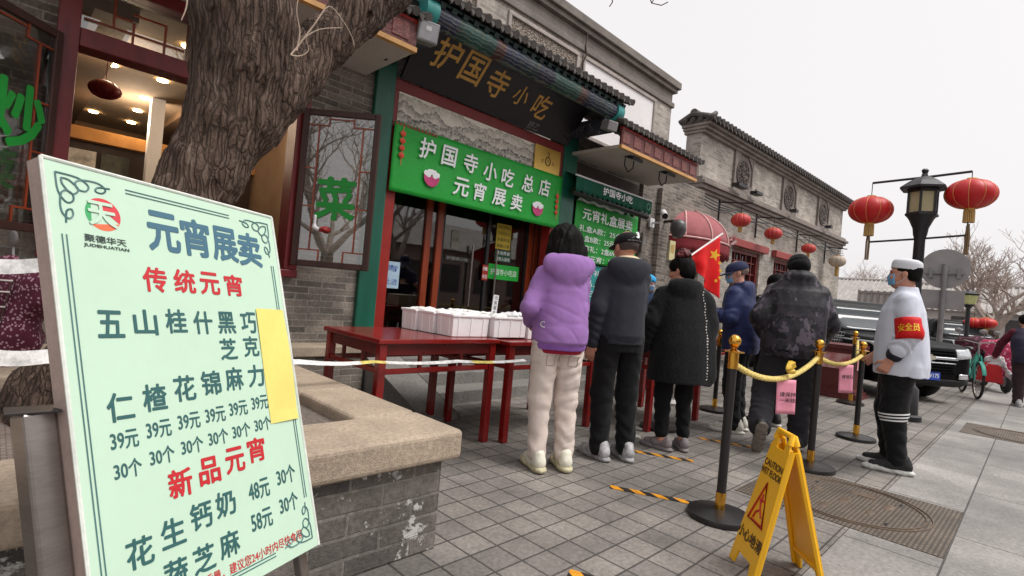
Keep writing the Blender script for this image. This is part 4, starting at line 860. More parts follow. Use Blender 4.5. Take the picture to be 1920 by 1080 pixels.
# tree
def barkmat():
    k = NT('bark'); v = k.mapv('Object', (1, 1, .10)); n1 = k.noise(v, 42, 9, .75); n0 = k.noise(k.mapv('Object'), 2.5, 5)
    vo = k.n('TexVoronoi', feature='DISTANCE_TO_EDGE'); vo.inputs['Scale'].default_value = 44; mp = k.n('Mapping'); mp.inputs['Scale'].default_value = (1, 1, .075)
    tc = k.n('TexCoord'); ad = k.n('VectorMath', operation='MULTIPLY_ADD'); nz = k.n('TexNoise'); nz.inputs['Scale'].default_value = 7; nz.inputs['Detail'].default_value = 5; k.l(tc.outputs['Object'], nz.inputs['Vector']); k.l(nz.outputs['Color'], ad.inputs[0]); ad.inputs[1].default_value = (.07, .07, .22); k.l(tc.outputs['Object'], ad.inputs[2]); k.l(ad.outputs[0], mp.inputs['Vector']); k.l(mp.outputs[0], vo.inputs['Vector'])
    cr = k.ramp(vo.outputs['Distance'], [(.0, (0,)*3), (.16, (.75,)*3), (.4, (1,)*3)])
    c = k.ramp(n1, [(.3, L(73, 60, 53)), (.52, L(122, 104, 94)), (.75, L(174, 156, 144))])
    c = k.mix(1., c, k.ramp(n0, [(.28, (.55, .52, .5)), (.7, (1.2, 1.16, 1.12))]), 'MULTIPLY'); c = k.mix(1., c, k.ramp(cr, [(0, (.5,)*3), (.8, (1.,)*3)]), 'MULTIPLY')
    k.l(c, k.b.inputs['Base Color']); k.b.inputs['Roughness'].default_value = .95; k.b.inputs['Specular IOR Level'].default_value = .2
    k.bump(k.math('ADD', k.math('MULTIPLY', cr, .7), k.math('MULTIPLY', n1, 1.1)), 1., .03); return k.m
M_bark = barkmat()
TY = 2.75
def tp(px, py, Y=TY): return pY(px, py, Y)
TR = thing('street_tree', 'big leaning tree with furrowed bark growing out of the planter', 'tree', (.28, TY, .45))
s = SDF(); dsc = lambda p: (p-Vector((0, 0, CZ))).dot(CFWD)/FPX
def rad(px, py, wpx, Y=TY): return wpx/2*dsc(tp(px, py, Y))
tk = [(150, 790, 205), (195, 700, 178), (262, 560, 148), (328, 430, 128), (386, 320, 128), (434, 220, 145), (456, 120, 165), (460, 40, 172), (458, -40, 165), (440, -160, 170), (430, -330, 150)]
pts = [tp(a, b_) for a, b_, c_ in tk]; rs_ = [rad(a, b_, c_) for a, b_, c_ in tk]; s.chain(pts, rs_, .05)
lk = [(476, 235, 90), (520, 180, 88), (564, 132, 80), (614, 76, 78), (668, 26, 80), (722, -18, 80), (800, -80, 76), (900, -170, 70)]
s.chain([tp(a, b_, TY-.02) for a, b_, c_ in lk], [rad(a, b_, c_) for a, b_, c_ in lk], .07)
for (px, py, wp) in ((62, 745, 95), (80, 712, 80), (250, 790, 110), (45, 790, 80)): q = tp(px, py, 2.85); s.ell(q, (rad(px, py, wp)*.9,)*3, k=.08)
def barkdisp(P):
    ang = np.arctan2(P[:, 1]-TY, P[:, 0]-.6); x = P[:, 0]*9+P[:, 1]*6
    q = np.stack([P[:, 0], P[:, 1], P[:, 2]*.25], 1); w1 = wob(21, 105, 1., n=8)(q*np.array([1, 1, .42])); w2 = wob(22, 34, 1.)(q); w3 = wob(23, 150, 1.)(np.stack([P[:, 0], P[:, 1], P[:, 2]*.4], 1))
    return .017*np.abs(w1)+.006*w2+.004*w3-.006
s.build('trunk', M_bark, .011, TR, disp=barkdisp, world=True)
# upper branches and hanging twigs (mostly above the picture)
def branch(b, p, d, r, ln, depth, rng, drop=.0, seg=5, minr=.004):
    pts = [p]; rr = [r]; q = Vector(p); dd = Vector(d).normalized()
    for i in range(seg):
        dd = (dd+Vector((rng.uniform(-.18, .18), rng.uniform(-.18, .18), rng.uniform(-.12, .14)-drop))).normalized(); q = q+dd*ln/seg; pts.append(q.copy()); rr.append(max(minr, r*(1-.55*(i+1)/seg)))
    b.tube(pts, rr, 6 if r > .03 else 4)
    if depth > 0:
        for k_ in range(rng.randint(2, 4)):
            i = rng.randint(max(1, seg-3), seg); nd = (dd+Vector((rng.uniform(-1, 1), rng.uniform(-1, 1), rng.uniform(-.3, .8)))*.75).normalized()
            branch(b, pts[i], nd, rr[i]*.75, ln*rng.uniform(.6, .8), depth-1, rng, drop, seg, minr)
rng = random.Random(5); b = MB()
branch(b, tp(430, -320), (.2, -.1, 1), .13, 1.8, 4, rng); branch(b, tp(895, -165), (.7, .1, .7), .11, 1.8, 4, rng)
b.build('crown', M_bark, TR, True)
b = MB(); M_twig = mat('pale_twig', L(176, 156, 138), .8, var=.2)
def tw(l_, r, Y=TY-.25): l2 = smoothpts(l_, 4); b.tube([tp(x, y, Y) for x, y in l2], [r*(1-.6*i/len(l2)) for i in range(len(l2))], 5)
tw([(545, 103), (560, 85), (572, 70), (600, 55), (640, 52)], .004); tw([(556, 95), (562, 60), (556, 20), (563, -20)], .004); tw([(562, 82), (590, 45), (616, 12), (640, 35), (658, 65), (664, 85)], .0035); tw([(545, 103), (562, 105), (578, 95), (574, 75)], .003)
tw([(352, -10), (349, 15), (340, 38)], .004)
b.build('bare_twig', M_twig, TR, True)
b = MB()
for l_ in ([(1150, -40), (1148, 5), (1143, 12)], [(1205, -40), (1222, 6), (1240, 10), (1252, 4)], [(1222, 6), (1228, -6), (1238, -12)]): b.tube([pY(x, y, 3.2) for x, y in l_], .006, 5)
b.tube([pY(1205, -40, 3.2), pY(1170, -120, 3.2), pY(1000, -260, 3.0), tp(895, -165)], [.008, .012, .02, .04], 6); b.tube([pY(1150, -40, 3.2), pY(1170, -120, 3.2)], .008, 5)
b.build('overhead_twig', M_bark, TR, True)
# ================================================================ tables and what stands on them
M_tred = mat('red_lacquer', L(128, 22, 20), .22, var=.22, scale=4, bump=.05, coat=.3)
M_tdark = mat('dark_red_lacquer', L(92, 20, 18), .3, var=.25, scale=4)
def table(x0, x1, y0, y1, h, label):
    t = thing('wooden_table', label, 'table', ((x0+x1)/2, (y0+y1)/2, 0), 0, 'red lacquered tables in front of the doorway')
    MB().box(x0, x1, y0, y1, h-.032, h).build('table_top', M_tred, t, bevel=.006)
    b = MB(); i = .035; b.box(x0+i, x1-i, y0+i, y0+i+.022, h-.11, h-.033).box(x0+i, x1-i, y1-i-.022, y1-i, h-.11, h-.033).box(x0+i, x0+i+.022, y0+i+.023, y1-i-.023, h-.11, h-.033).box(x1-i-.022, x1-i, y0+i+.023, y1-i-.023, h-.11, h-.033); b.build('apron', M_tdark, t)
    for x in (x0+.02, x1-.075):
        for y in (y0+.02, y1-.075): MB().box(x, x+.055, y, y+.055, 0, h-.034).build('leg', M_tred, t, bevel=.005)
    b = MB()
    b.box(x0+.076, x1-.076, y0+.03, y0+.055, .565, .60).box(x0+.076, x1-.076, y1-.055, y1-.03, .565, .60).box(x0+.03, x0+.055, y0+.076, y1-.076, .57, .605).box(x1-.055, x1-.03, y0+.076, y1-.076, .57, .605); b.build('stretcher', M_tred, t, bevel=.003)
    b = MB()
    for u in (.33, .67):
        x = x0+(x1-x0)*u; b.box(x-.012, x+.012, y0+.032, y0+.053, .60, h-.11); b.box(x-.012, x+.012, y1-.053, y1-.032, .60, h-.11)
        y = y0+(y1-y0)*u; b.box(x0+.032, x0+.053, y-.012, y+.012, .605, h-.11)
    b.build('strut', M_tdark, t)
    return t
table(1.77, 2.83, 2.93, 3.73, .80, 'red table nearest the planter, with a bare glossy corner and white tubs on it')
table(2.86, 4.02, 2.84, 3.64, .79, 'red table mostly hidden behind the lilac jacket')
table(4.34, 5.4, 2.45, 3.2, .80, 'red table behind the black knitted coat')
table(6.5, 7.55, 3.05, 3.8, .80, 'red table farthest along, seen between the coat and the navy jacket')
M_foam = mat('white_foam', L(244, 243, 244), .6, var=.04, scale=10, bump=.15, bscale=120); M_film = glassmat('plastic_film', (.95, .95, .96), .12, .1)
def tub(x, y, z, lx, ly, h, rz, label):
    t = thing('foam_tub', label, 'tub', (x, y, z), rz*(.3+random.random()), 'white tubs standing on the red tables')
    tp_ = .009; b = MB()
    def ring(s_, zz): return [(-lx/2+s_, -ly/2+s_, zz), (lx/2-s_, -ly/2+s_, zz), (lx/2-s_, ly/2-s_, zz), (-lx/2+s_, ly/2-s_, zz)]
    V = ring(tp_, 0)+ring(.004, h-.02)+ring(-.004, h-.018)+ring(-.004, h)+ring(.012, h)+ring(tp_+.01, .02)
    F = [(3, 2, 1, 0)]+[(a*4+i, a*4+(i+1) % 4, (a+1)*4+(i+1) % 4, (a+1)*4+i) for a in range(5) for i in range(4)]+[(20, 21, 22, 23)]
    b.add(V, F); b.build('tub_body', M_foam, t, world=False, bevel=.005)
    b = MB()
    for i in range(3):
        xx = -lx/2+lx*(i+.5)/3; b.beam((xx, -ly/2+tp_-.002, .005), (xx, -ly/2+.002, h-.02), .012, .006, up=(0, 1, 0)); b.beam((xx, ly/2-tp_+.002, .005), (xx, ly/2-.002, h-.02), .012, .006, up=(0, 1, 0))
    for i in range(2):
        yy = -ly/2+ly*(i+.5)/2; b.beam((-lx/2+tp_-.002, yy, .005), (-lx/2+.002, yy, h-.02), .012, .006, up=(1, 0, 0))
    b.build('tub_rib', M_foam, t, world=False)
    s = SDF(); rs = np.random.RandomState(int(abs(x*97+y*31)*10) % 9999)
    for i in range(14): s.ell((rs.uniform(-lx/2+.04, lx/2-.04), rs.uniform(-ly/2+.04, ly/2-.04), h-.012+rs.uniform(0, .012)), (.04, .035, .018), k=.012)
    s.build('contents', mat('rice_balls', L(236, 232, 228), .75, var=.05), .008, t, disp=wob(int(x*10), 120, .005))
    return t
ti = 0
TUB = [(2.60, 3.60, 'white tub at the far end of the row, nearest the doors'), (2.62, 3.39, 'white tub second from the far end of the row'), (2.64, 3.17, 'white tub at the near left corner of the row'),
       (2.985, 3.60, 'white tub in the back row behind the price stick'), (3.0, 3.38, 'white tub in the middle of the row'), (3.02, 3.12, 'white tub in front of the price stick'), (3.39, 3.10, 'white tub right beside the lilac sleeve'), (3.38, 3.35, 'white tub behind the one beside the lilac sleeve')]
for x, y, lab in TUB: tub(x, y, .802 if x < 2.8 else .792 if x > 3.05 else .802, .366, .214, .168, math.radians(-1.5), lab)
s = SDF()
for i in range(16): s.ell((random.uniform(2.95, 3.5), random.uniform(3.05, 3.3), .975+random.uniform(-.005, .015)), (.06, .05, .014), k=.02)
tag(s.build('plastic_bag', mat('white_film', L(236, 234, 236), .3, var=.03), .008, disp=summ(wob(4, 90, .010), wob(6, 40, .01))), 'crumpled white plastic film lying over the tubs', 'plastic bag')
T = thing('price_stick', 'small white stick sign with black vertical writing standing in a tub', 'sign', (2.97, 3.22, .95)); TT = Matrix.Translation((2.98, 3.20, .95)) @ Matrix.Rotation(math.radians(5), 4, 'Y')
MB().box(-.028, .028, -.004, .004, 0, .19, TT).build('stick_plate', M_white, T); b = MB()
for i, ch in enumerate('元宵展卖'): b.text(ch, TT @ Vector((0, -.0045, .165-i*.042)), (1, 0, 0), (0, 0, 1), h=.034)
b.build('lettering', M_ink, T)
# things piled further along the tables
T = thing('goods_box', 'light cardboard box on the table behind the black coat', 'box', (4.9, 2.9, .80)); b = MB().box(4.66, 5.1, 2.7, 3.05, .802, .98); b.build('carton', mat('pale_carton', L(206, 196, 176), .8), T, bevel=.006); MB().box(4.84, 4.9, 2.698, 3.052, .803, .983).build('packing_strip', M_white, T)
# ================================================================ caution tape
M_ctape = tapemat('caution_tape', L(232, 230, 228), L(222, 204, 116), .9, (1, 0, 0), 1.4, .35)
def ribbon(pts, wds, tw_, name, label):
    b = MB(); P = [Vector(p) for p in pts]; N = 14*(len(P)-1); vs = []
    for i in range(N+1):
        t = i/N*(len(P)-1); k_ = min(int(t), len(P)-2); f = t-k_; q = P[k_].lerp(P[k_+1], f); w_ = wds[k_]*(1-f)+wds[k_+1]*f; a = tw_[k_]*(1-f)+tw_[k_+1]*f; sag = -.012*math.sin(PI*f)
        o = Vector((0, math.sin(a), math.cos(a)))*w_/2; vs += [q+o+Vector((0, 0, sag)), q-o+Vector((0, 0, sag))]
    b.add(vs, [(2*i, 2*i+1, 2*i+3, 2*i+2) for i in range(N)]); o = b.build(name, M_ctape); o.modifiers.new('s', 'SOLIDIFY').thickness = .0012
    return tag(o, label, 'caution tape', 'caution tape strung round the stall')
ribbon([pY(-60, 663, 2.42), pY(90, 668, 2.45), pY(300, 672, 2.55), pY(560, 678, 2.85), pY(700, 678, 2.88), pY(860, 677, 2.90), pY(985, 675, 2.80)], [.055, .05, .045, .04, .04, .04, .04], [.1, .2, .5, 1.0, 1.3, 1.2, 1.3], 'caution_tape', 'long white and yellow caution tape running in front of the red table legs')
ribbon([pY(-60, 493, 3.3), pY(75, 497, 3.35), pY(260, 505, 3.4)], [.07, .07, .07], [.3, .3, .5], 'caution_tape', 'short upper piece of yellow and white caution tape at the left edge')
# ================================================================ the price board
TLb = Vector((.052, 1.413, 1.358)); EU = Vector((.902, .4296, -.0405)).normalized(); EV = Vector((.1408, -.2276, -.9635)); EV = (EV-EU*EV.dot(EU)*0).normalized(); NB = -EU.cross(EV).normalized()
BWd, BHt, BTh = .60, .985, .042
def bp(u, v, o=0.): return TLb+EU*u+EV*v+NB*o
SB = thing('price_board', 'large pale green price board leaning back on a steel stand in the left foreground', 'sign board', (.35, 1.35, 0))
b = MB(); c8 = [bp(u, v, o) for o in (-BTh, 0) for u, v in ((0, 0), (BWd, 0), (BWd, BHt), (0, BHt))]
b.add(c8, [(0, 3, 2, 1)[::-1], (0, 1, 5, 4), (1, 2, 6, 5), (2, 3, 7, 6), (3, 0, 4, 7)]); b.add([bp(u, v, .0) for u, v in ((0, 0), (BWd, 0), (BWd, BHt), (0, BHt))], [(0, 1, 2, 3)])
bo = b.build('board_core', mat('board_edge', L(170, 150, 142), .55, var=.12), SB)
b = MB(); b.add([bp(u, v, .0012) for u, v in ((.001, .001), (BWd-.001, .001), (BWd-.001, BHt), (.001, BHt))], [(3, 2, 1, 0)])
M_bface = mat('board_print', L(190, 217, 195), .38, var=.035, scale=2.5, fine=.01, bump=.015, bscale=30); face = b.build('printed_face', M_bface, SB)
for t_, e_ in (((0, 0, BWd, 0), 'top'),): pass
b = MB(); b.tube([bp(0, 0, .001), bp(BWd, 0, .001)], .004, 6); b.tube([bp(0, 0, .001), bp(0, BHt, .001)], .004, 6); b.tube([bp(BWd, 0, .001), bp(BWd, BHt, .001)], .004, 6); b.build('edge_wrap', mat('edge_wrap', L(222, 226, 218), .4), SB, True)
M_bblue = mat('board_blue', L(62, 104, 124), .5, fine=0, var=.05); M_bteal = mat('board_teal', L(44, 92, 92), .5, fine=0, var=.05); M_bred = mat('board_red', L(190, 34, 42), .5, fine=0, var=.05)
UB, VB = EU, -EV
def bt(b, s_, u, v, h, w=None, bold=.0, **kw): b.text(s_, bp(u, v, .0012), UB, VB, h=h, w=w, bold=bold, lift=.0008, **kw)
b = MB()
for ch, u, v in (('元', .241, .112), ('宵', .327, .112), ('展', .414, .114), ('卖', .497, .117)): bt(b, ch, u, v, .093 if ch != '展' else .09, .077, .03)
b.build('title_lettering', M_bblue, SB)
b = MB(); cols = (.094, .169, .243, .315, .385, .457)
for ch, u, v in zip('传统元宵', (.204, .279, .350, .424), (.232, .229, .228, .227)): bt(b, ch, u, v, .056, .055, .028)
for ch, u, v in zip('新品元宵', (.203, .279, .354, .424), (.699, .690, .682, .671)): bt(b, ch, u, v, .060, .055, .028)
bt(b, '为保证口感和质量，建议您24小时内尽快食用', .318, .931, .026, .44, .008)
b.build('red_lettering', M_bred, SB)
b = MB()
for ch, u, v in zip('五山桂什黑巧', cols, (.338, .333, .329, .331, .330, .329)): bt(b, ch, u, v, .056, .052 if ch != '巧' else .05, .022)
for ch, u, v in zip('芝克', (.380, .454), (.400, .395)): bt(b, ch, u, v, .054, .05, .022)
for ch, u, v in zip('仁楂花锦麻力', cols, (.513, .502, .489, .483, .478, .476)): bt(b, ch, u, v, .058, .053, .022)
for ch, u, v in zip('花生钙奶', (.098, .172, .243, .311), (.812, .798, .785, .778)): bt(b, ch, u, v, .058, .054, .022)
for ch, u, v in zip('蔬芝麻', (.168, .237, .307), (.884, .880, .873)): bt(b, ch, u, v, .058, .054, .022)
b.build('item_lettering', M_bteal, SB)
b = MB()
for i, u in enumerate(cols):
    bt(b, '39元', u, (.581, .572, .566, .562, .556, .550)[i], .037, .056, .016); bt(b, '30个', u, (.641, .630, .623, .617, .613, .608)[i], .037, .056, .016)
for s_, u, v in (('48元', .415, .773), ('30个', .513, .760), ('58元', .411, .850), ('30个', .509, .836)): bt(b, s_, u, v, .048, .068, .018)
b.build('price_lettering', M_bteal, SB)
# border lines with knot corners
b = MB()
def bl(pts, r=.0016): b.tube([bp(u, v, .0016) for u, v in pts], r, 4)
for o in (0, .008):
    bl([(.022+o, .155), (.022+o, .90)]); bl([(.578-o, .155), (.578-o, .84)]); bl([(.16, .028+o), (.44, .028+o)]); bl([(.16, .955-o), (.44, .955-o)])
def knot(cu, cv, su, sv):
    su, sv = su*.8, sv*.8
    def k_(pts): bl([(cu+su*a, cv+sv*c_) for a, c_ in smoothpts(pts, 4)], .0021)
    k_([(0, .0), (.05, .002), (.075, .018), (.068, .034), (.05, .034), (.044, .018), (.06, .006), (.10, .004), (.118, .018), (.108, .030), (.092, .028), (.10, .016), (.13, .012)])
    k_([(0, 0), (.002, .05), (.018, .075), (.034, .068), (.034, .05), (.018, .044), (.006, .06), (.004, .10), (.018, .118), (.03, .108), (.028, .092), (.016, .10), (.012, .13)])
    k_([(.012, .012), (.03, .014), (.05, .034), (.034, .05), (.014, .03), (.012, .012)])
knot(.022, .026, 1, 1); knot(.578, .026, -1, 1); knot(.022, .957, 1, -1); knot(.578, .957, -1, -1)
b.build('border_print', mat('border_grey', L(74, 112, 112), .5, fine=0), SB)
# company emblem: split disc with a pale 天 stroke
cu, cv, R = .106, .098, .036
def disc(m, a0, a1, nm, o=.0016, cut=None):
    q = MB(); pts = [(cu+R*math.cos(a), cv+R*math.sin(a)) for a in [a0+(a1-a0)*i/24 for i in range(25)]]; q.add([bp(u, v, o) for u, v in pts], [tuple(range(len(pts)))[::-1]]); return q.build(nm, m, SB)
disc(mat('emblem_red', L(214, 62, 70), .5, fine=0), -2.25, .45, 'emblem_red'); disc(mat('emblem_orange', L(226, 104, 66), .5, fine=0), .45, 2.35, 'emblem_orange'); disc(mat('emblem_green', L(62, 160, 96), .5, fine=0), 2.35, 4.03, 'emblem_green')
q = MB(); bt(q, '天', .104, .098, .052, .056, .022, shear=-.06); q.v = [tuple(Vector(p)+NB*.0012) for p in q.v]; q.build('emblem_stroke', M_bface, SB)
b = MB(); bt(b, '聚德华天', .105, .155, .016, .085, .02); bt(b, 'JUDEHUATIAN', .106, .1715, .0085, .092, .03); b.build('company_lettering', mat('board_dark', L(52, 66, 60), .5, fine=0), SB)
# steel stand
b = MB()
b.beam(bp(-.028, .50, -.055), bp(-.028, 1.40, -.055), .055, .045, up=NB); b.beam(bp(.585, .55, -.06), bp(.585, 1.38, -.06), .03, .03, up=NB)
for u in (.3,):
    p0 = bp(u, .62, -.05); b.beam(p0, (p0.x-.16, p0.y+.32, 0), .025, .025)
b.beam(bp(0, 1.18, -.055), bp(.585, 1.18, -.06), .025, .02)
b.build('steel_stand', M_steel, SB, bevel=.006)
b = MB(); b.box(-.04, .04, -.03, .03, 0, .003, Matrix.Translation(bp(-.028, .497, -.055))); b.build('stand_cap', M_iron, SB)
# yellow paper taped over the last column
f_ = wob(3, 7, .003)
b = MB(); b.grid(lambda u, v: bp(.487+u*.103-.002*v, .288+v*.325, .0025+.005*math.sin(PI*v)*u**2+.012*max(0, v-.9)*10*u*.3+.6*abs(float(f_(np.array([[u*.4, v*.5, 0]]))[0]))), 16, 30); o = b.build('yellow_paper', mat('yellow_note', L(228, 212, 116), .6, var=.06, scale=4, fine=.02), None, False); o.modifiers.new('s', 'SOLIDIFY').thickness = .0002
tag(o, 'blank yellow paper strip taped over the right edge of the green price board', 'paper')
# ================================================================ rope barrier
M_post = mat('post_black', L(30, 27, 28), .38, var=.15, fine=.02); M_rope = mat('yellow_rope', L(214, 190, 110), .75, var=.15, scale=20, bump=.3, bscale=200)
def stanchion(x, y, h, lean, label):
    t = thing('rope_post', label, 'rope post', (x, y, 0), 0, 'black and brass rope posts round the queue'); s_ = h/1.03
    b = MB(); b.lathe([(.001, 0), (.175, 0), (.178, .012), (.172, .03), (.12, .042), (.05, .05), (.03, .052)], n=40); b.build('base', M_post, t, True, world=False)
    T = Matrix.Rotation(lean, 4, 'Y')
    b = MB(); b.lathe([(.0255, .14), (.0255, .86*s_)], n=20, T=T); b.build('pole', M_post, t, True, world=False)
    b = MB(); b.lathe([(.028, .05), (.028, .145)], n=20, T=T); b.build('lower_collar', M_gold, t, True, world=False)
    z = h-.155
    b = MB(); b.lathe([(.030, z-.03), (.030, z+.06), (.058, z+.064), (.060, z+.070), (.03, z+.074), (.016, z+.082), (.016, z+.09), (.026, z+.094), (.018, z+.098)], n=24, T=T); b.ell((0, 0, z+.128), (.036, .036, .036), 20, 12, T); b.build('brass_top', M_gold, t, True, world=False)
    b = MB(); b.tube([T @ Vector((.028*math.cos(a), .028*math.sin(a), .05)) for a in [0, 1, 2, 3, 4, 5]], .006, 5, closed=True) if False else None
    return t
S1, S2, S3 = (3.024, 1.219), (4.66, 1.206), (6.315, 1.244)
stanchion(*S1, 1.035, .012, 'nearest black rope post with a brass ball, beside the yellow floor sign'); stanchion(*S2, 1.01, 0, 'middle black rope post in front of the camouflage trousers leg'); stanchion(*S3, .985, 0, 'black rope post left of the man in the white coat')
stanchion(4.61, 2.50, .95, 0, 'rope post half hidden behind the black coat by the tables'); stanchion(6.1, 2.62, .95, 0, 'rope post base behind the navy jacket'); stanchion(8.92, 1.86, 1.05, 0, 'far rope post with a thick brass neck by the dark red bin')
def rope(a, b_, sag, label):
    a, b_ = Vector(a), Vector(b_); N = 90; pts = [a.lerp(b_, i/N)+Vector((0, 0, -4*sag*(i/N)*(1-i/N))) for i in range(N+1)]
    q = MB(); d = (b_-a).normalized(); L_ = (b_-a).length
    for s_ in range(3):
        st_ = []
        for i, p in enumerate(pts):
            ph = i/N*L_*2*PI/.075+s_*2*PI/3; side = d.cross(Vector((0, 0, 1))); st_.append(p+side*math.cos(ph)*.009+Vector((0, 0, 1))*math.sin(ph)*.009)
        q.tube(st_, .0115, 7)
    o = q.build('barrier_rope', M_rope, None, True); tag(o, label, 'rope', 'yellow ropes between the posts'); return pts
zt = pY(1395, 668, 1.215).z; zm = pY(1453, 706, 1.212).z
r1 = rope((S1[0]+.03, S1[1], .875), (S2[0]-.03, S2[1], .875), .875-zm+.02, 'yellow rope between the nearest and the middle post, with a bow')
zm2 = pY(1580, 681, 1.22).z; r2 = rope((S2[0]+.03, S2[1], .87), (S3[0]-.03, S3[1], .85), .86-zm2+.01, 'yellow rope between the middle post and the post by the white coat')
r3 = rope((S3[0], S3[1]+.03, .85), (8.92, 1.83, .92), .12, 'short yellow rope running back to the far post')
b = MB()
for a in (.5, 1.2, 2.2, 2.8, -.4): b.tube([Vector((3.90, 1.19, zm+.03)), Vector((3.90+.05*math.cos(a), 1.17, zm+.05+.05*math.sin(a))), Vector((3.90+.07*math.cos(a+.5), 1.18, zm+.045+.02*math.sin(a)))], [.01, .02, .006], 6)
tag(b.build('ribbon_bow', mat('yellow_ribbon', L(226, 186, 60), .5), None, True), 'yellow ribbon bow tied on the near rope above the pink tag', 'bow')
M_pink = mat('pink_card', L(232, 148, 170), .6, var=.05)
def ptag(x, y, z1, w_, h_, rz, label, lines):
    t = thing('pink_tag', label, 'tag', (x, y, z1), rz, 'pink cards hanging from the ropes'); f_ = wob(int(x*7), 10, .003)
    b = MB(); b.grid(lambda u, v: (-w_/2+u*w_, .004*math.sin(u*3)+.012*v, -h_+v*h_), 8, 8); o = b.build('card', M_pink, t, True, world=False); o.modifiers.new('s', 'SOLIDIFY').thickness = .0015
    b = MB()
    for i, s_ in enumerate(lines): b.text(s_, (0, -.006, -h_*.42-i*h_*.17), (1, 0, 0), (0, 0, 1), h=h_*.13, w=w_*.82, bold=.02, lift=.002)
    b.build('lettering', M_ink, t, world=False); b = MB(); b.tube([(0, .01, 0), (0, .012, .035)], .003, 4); b.build('string', M_rope, t, world=False); return t
ptag(3.92, 1.19, zm-.03, .155, .235, math.radians(-32), 'pink card with two short lines of black writing, hanging from the near rope', ('请保持', '一米线'))
ptag(5.62, 1.215, zm2-.02, .165, .26, math.radians(-30), 'pink card with one line of black writing, hanging from the far rope', ('请排队',))
# ================================================================ yellow floor sign
A1, A2, B1, B2 = pZ(1384, 1046), pZ(1424, 1096), pZ(1487, 1066), pZ(1524, 1100)
YS = thing('floor_sign', 'yellow folding wet floor sign with a red triangle, standing on the pavers', 'floor sign', ((A1+B2)/2))
ctr = (A1+A2+B1+B2)/4; Ud = (A2-A1).normalized(); Wd = Vector((Ud.y, -Ud.x, 0)); 
if Wd.dot(B1-A1) < 0: Wd = -Wd
half = .128; spread = .145; topz = .61; q0 = pX(1470, 812, ctr.x)
ctr = Vector((ctr.x, ctr.y, 0)); M_ysign = mat('yellow_plastic', L(240, 180, 16), .36, var=.05, scale=3, fine=.02, bump=.03, bscale=20)
def ypt(side, u, t, o=0.):   # t 0 = foot, 1 = ridge; u -1..1
    wd_ = half*(1-.35*t); p = ctr+Ud*(u*wd_)+Wd*(side*spread*(1-t)+side*.012)+Vector((0, 0, topz*t)); n_ = (Wd*side*topz+Vector((0, 0, spread))).normalized(); return p+n_*o
for side, nm in ((-1, 'front'), (1, 'back')):
    out = [(-1, 0), (-.62, 0), (-.5, .10), (.5, .10), (.62, 0), (1, 0), (1, .93), (.8, 1.0), (.45, 1.0), (.38, .93), (-.38, .93), (-.45, 1.0), (-.8, 1.0), (-1, .93)]
    b = MB(); n = len(out); b.add([ypt(side, u, t, .006) for u, t in out]+[ypt(side, u, t, -.006) for u, t in out], [tuple(range(n)), tuple(range(2*n-1, n-1, -1))]+[(i, n+i, n+(i+1) % n, (i+1) % n) for i in range(n)])
    pn = b.build('sign_panel', M_ysign, YS, bevel=.003)
    b = MB()
    for s_ in (-1, 1): b.tube([ypt(side, s_*.95, .02, -.010), ypt(side, s_*.95, .95, -.010)], .012, 6)
    b.tube([ypt(side, -.95, .14, -.008), ypt(side, .95, .14, -.008)], .008, 6); b.build('panel_rib', M_ysign, pn, True)
b = MB(); b.tube([ypt(-1, -.8, .985), ypt(-1, -.75, 1.05), ypt(-1, .75, 1.05), ypt(-1, .8, .985)], .014, 8); b.tube([ypt(1, -.8, .985), ypt(1, -.75, 1.04), ypt(1, .75, 1.04), ypt(1, .8, .985)], .014, 8); b.build('hinge_handle', M_ysign, YS, True)
fU = Ud if (Ud.cross(Vector((0, 0, 1)))).dot(-Wd) > 0 else -Ud
fN = (-Wd*topz+Vector((0, 0, spread))).normalized(); fV = fN.cross(fU).normalized()
sgU = 1 if fU.dot(Ud) > 0 else -1
b = MB(); b.text('CAUTION', ypt(-1, 0, .80, .0065), fU, fV, h=.03, w=.165, bold=.02); b.text('WET FLOOR', ypt(-1, 0, .735, .0065), fU, fV, h=.03, w=.185, bold=.02)
b.text('小心地滑', ypt(-1, 0, .245, .0065), fU, fV, h=.055, w=.23, bold=.02); b.build('lettering', mat('sign_black', L(66, 40, 20), .5, fine=0), YS)
b = MB(); tri = [ypt(-1, -.62, .36, .0075), ypt(-1, .62, .36, .0075), ypt(-1, 0, .66, .0075)]
b.tube(tri, .0065, 6, closed=True); c_ = ypt(-1, 0, .45, .0075)
fig = [[(0, .10), (.0, .06)], [(-.015, .075), (.01, .03), (.035, .0)], [(.01, .03), (-.02, .01), (-.03, -.02)], [(-.01, .07), (.03, .075)], [(-.04, -.03), (.05, -.03)]]
for l_ in fig: b.tube([c_+fU*x+fV*(y-.02) for x, y in l_], .005, 5)
b.build('warning_triangle', mat('sign_red', L(186, 36, 26), .5, fine=0), YS, True)
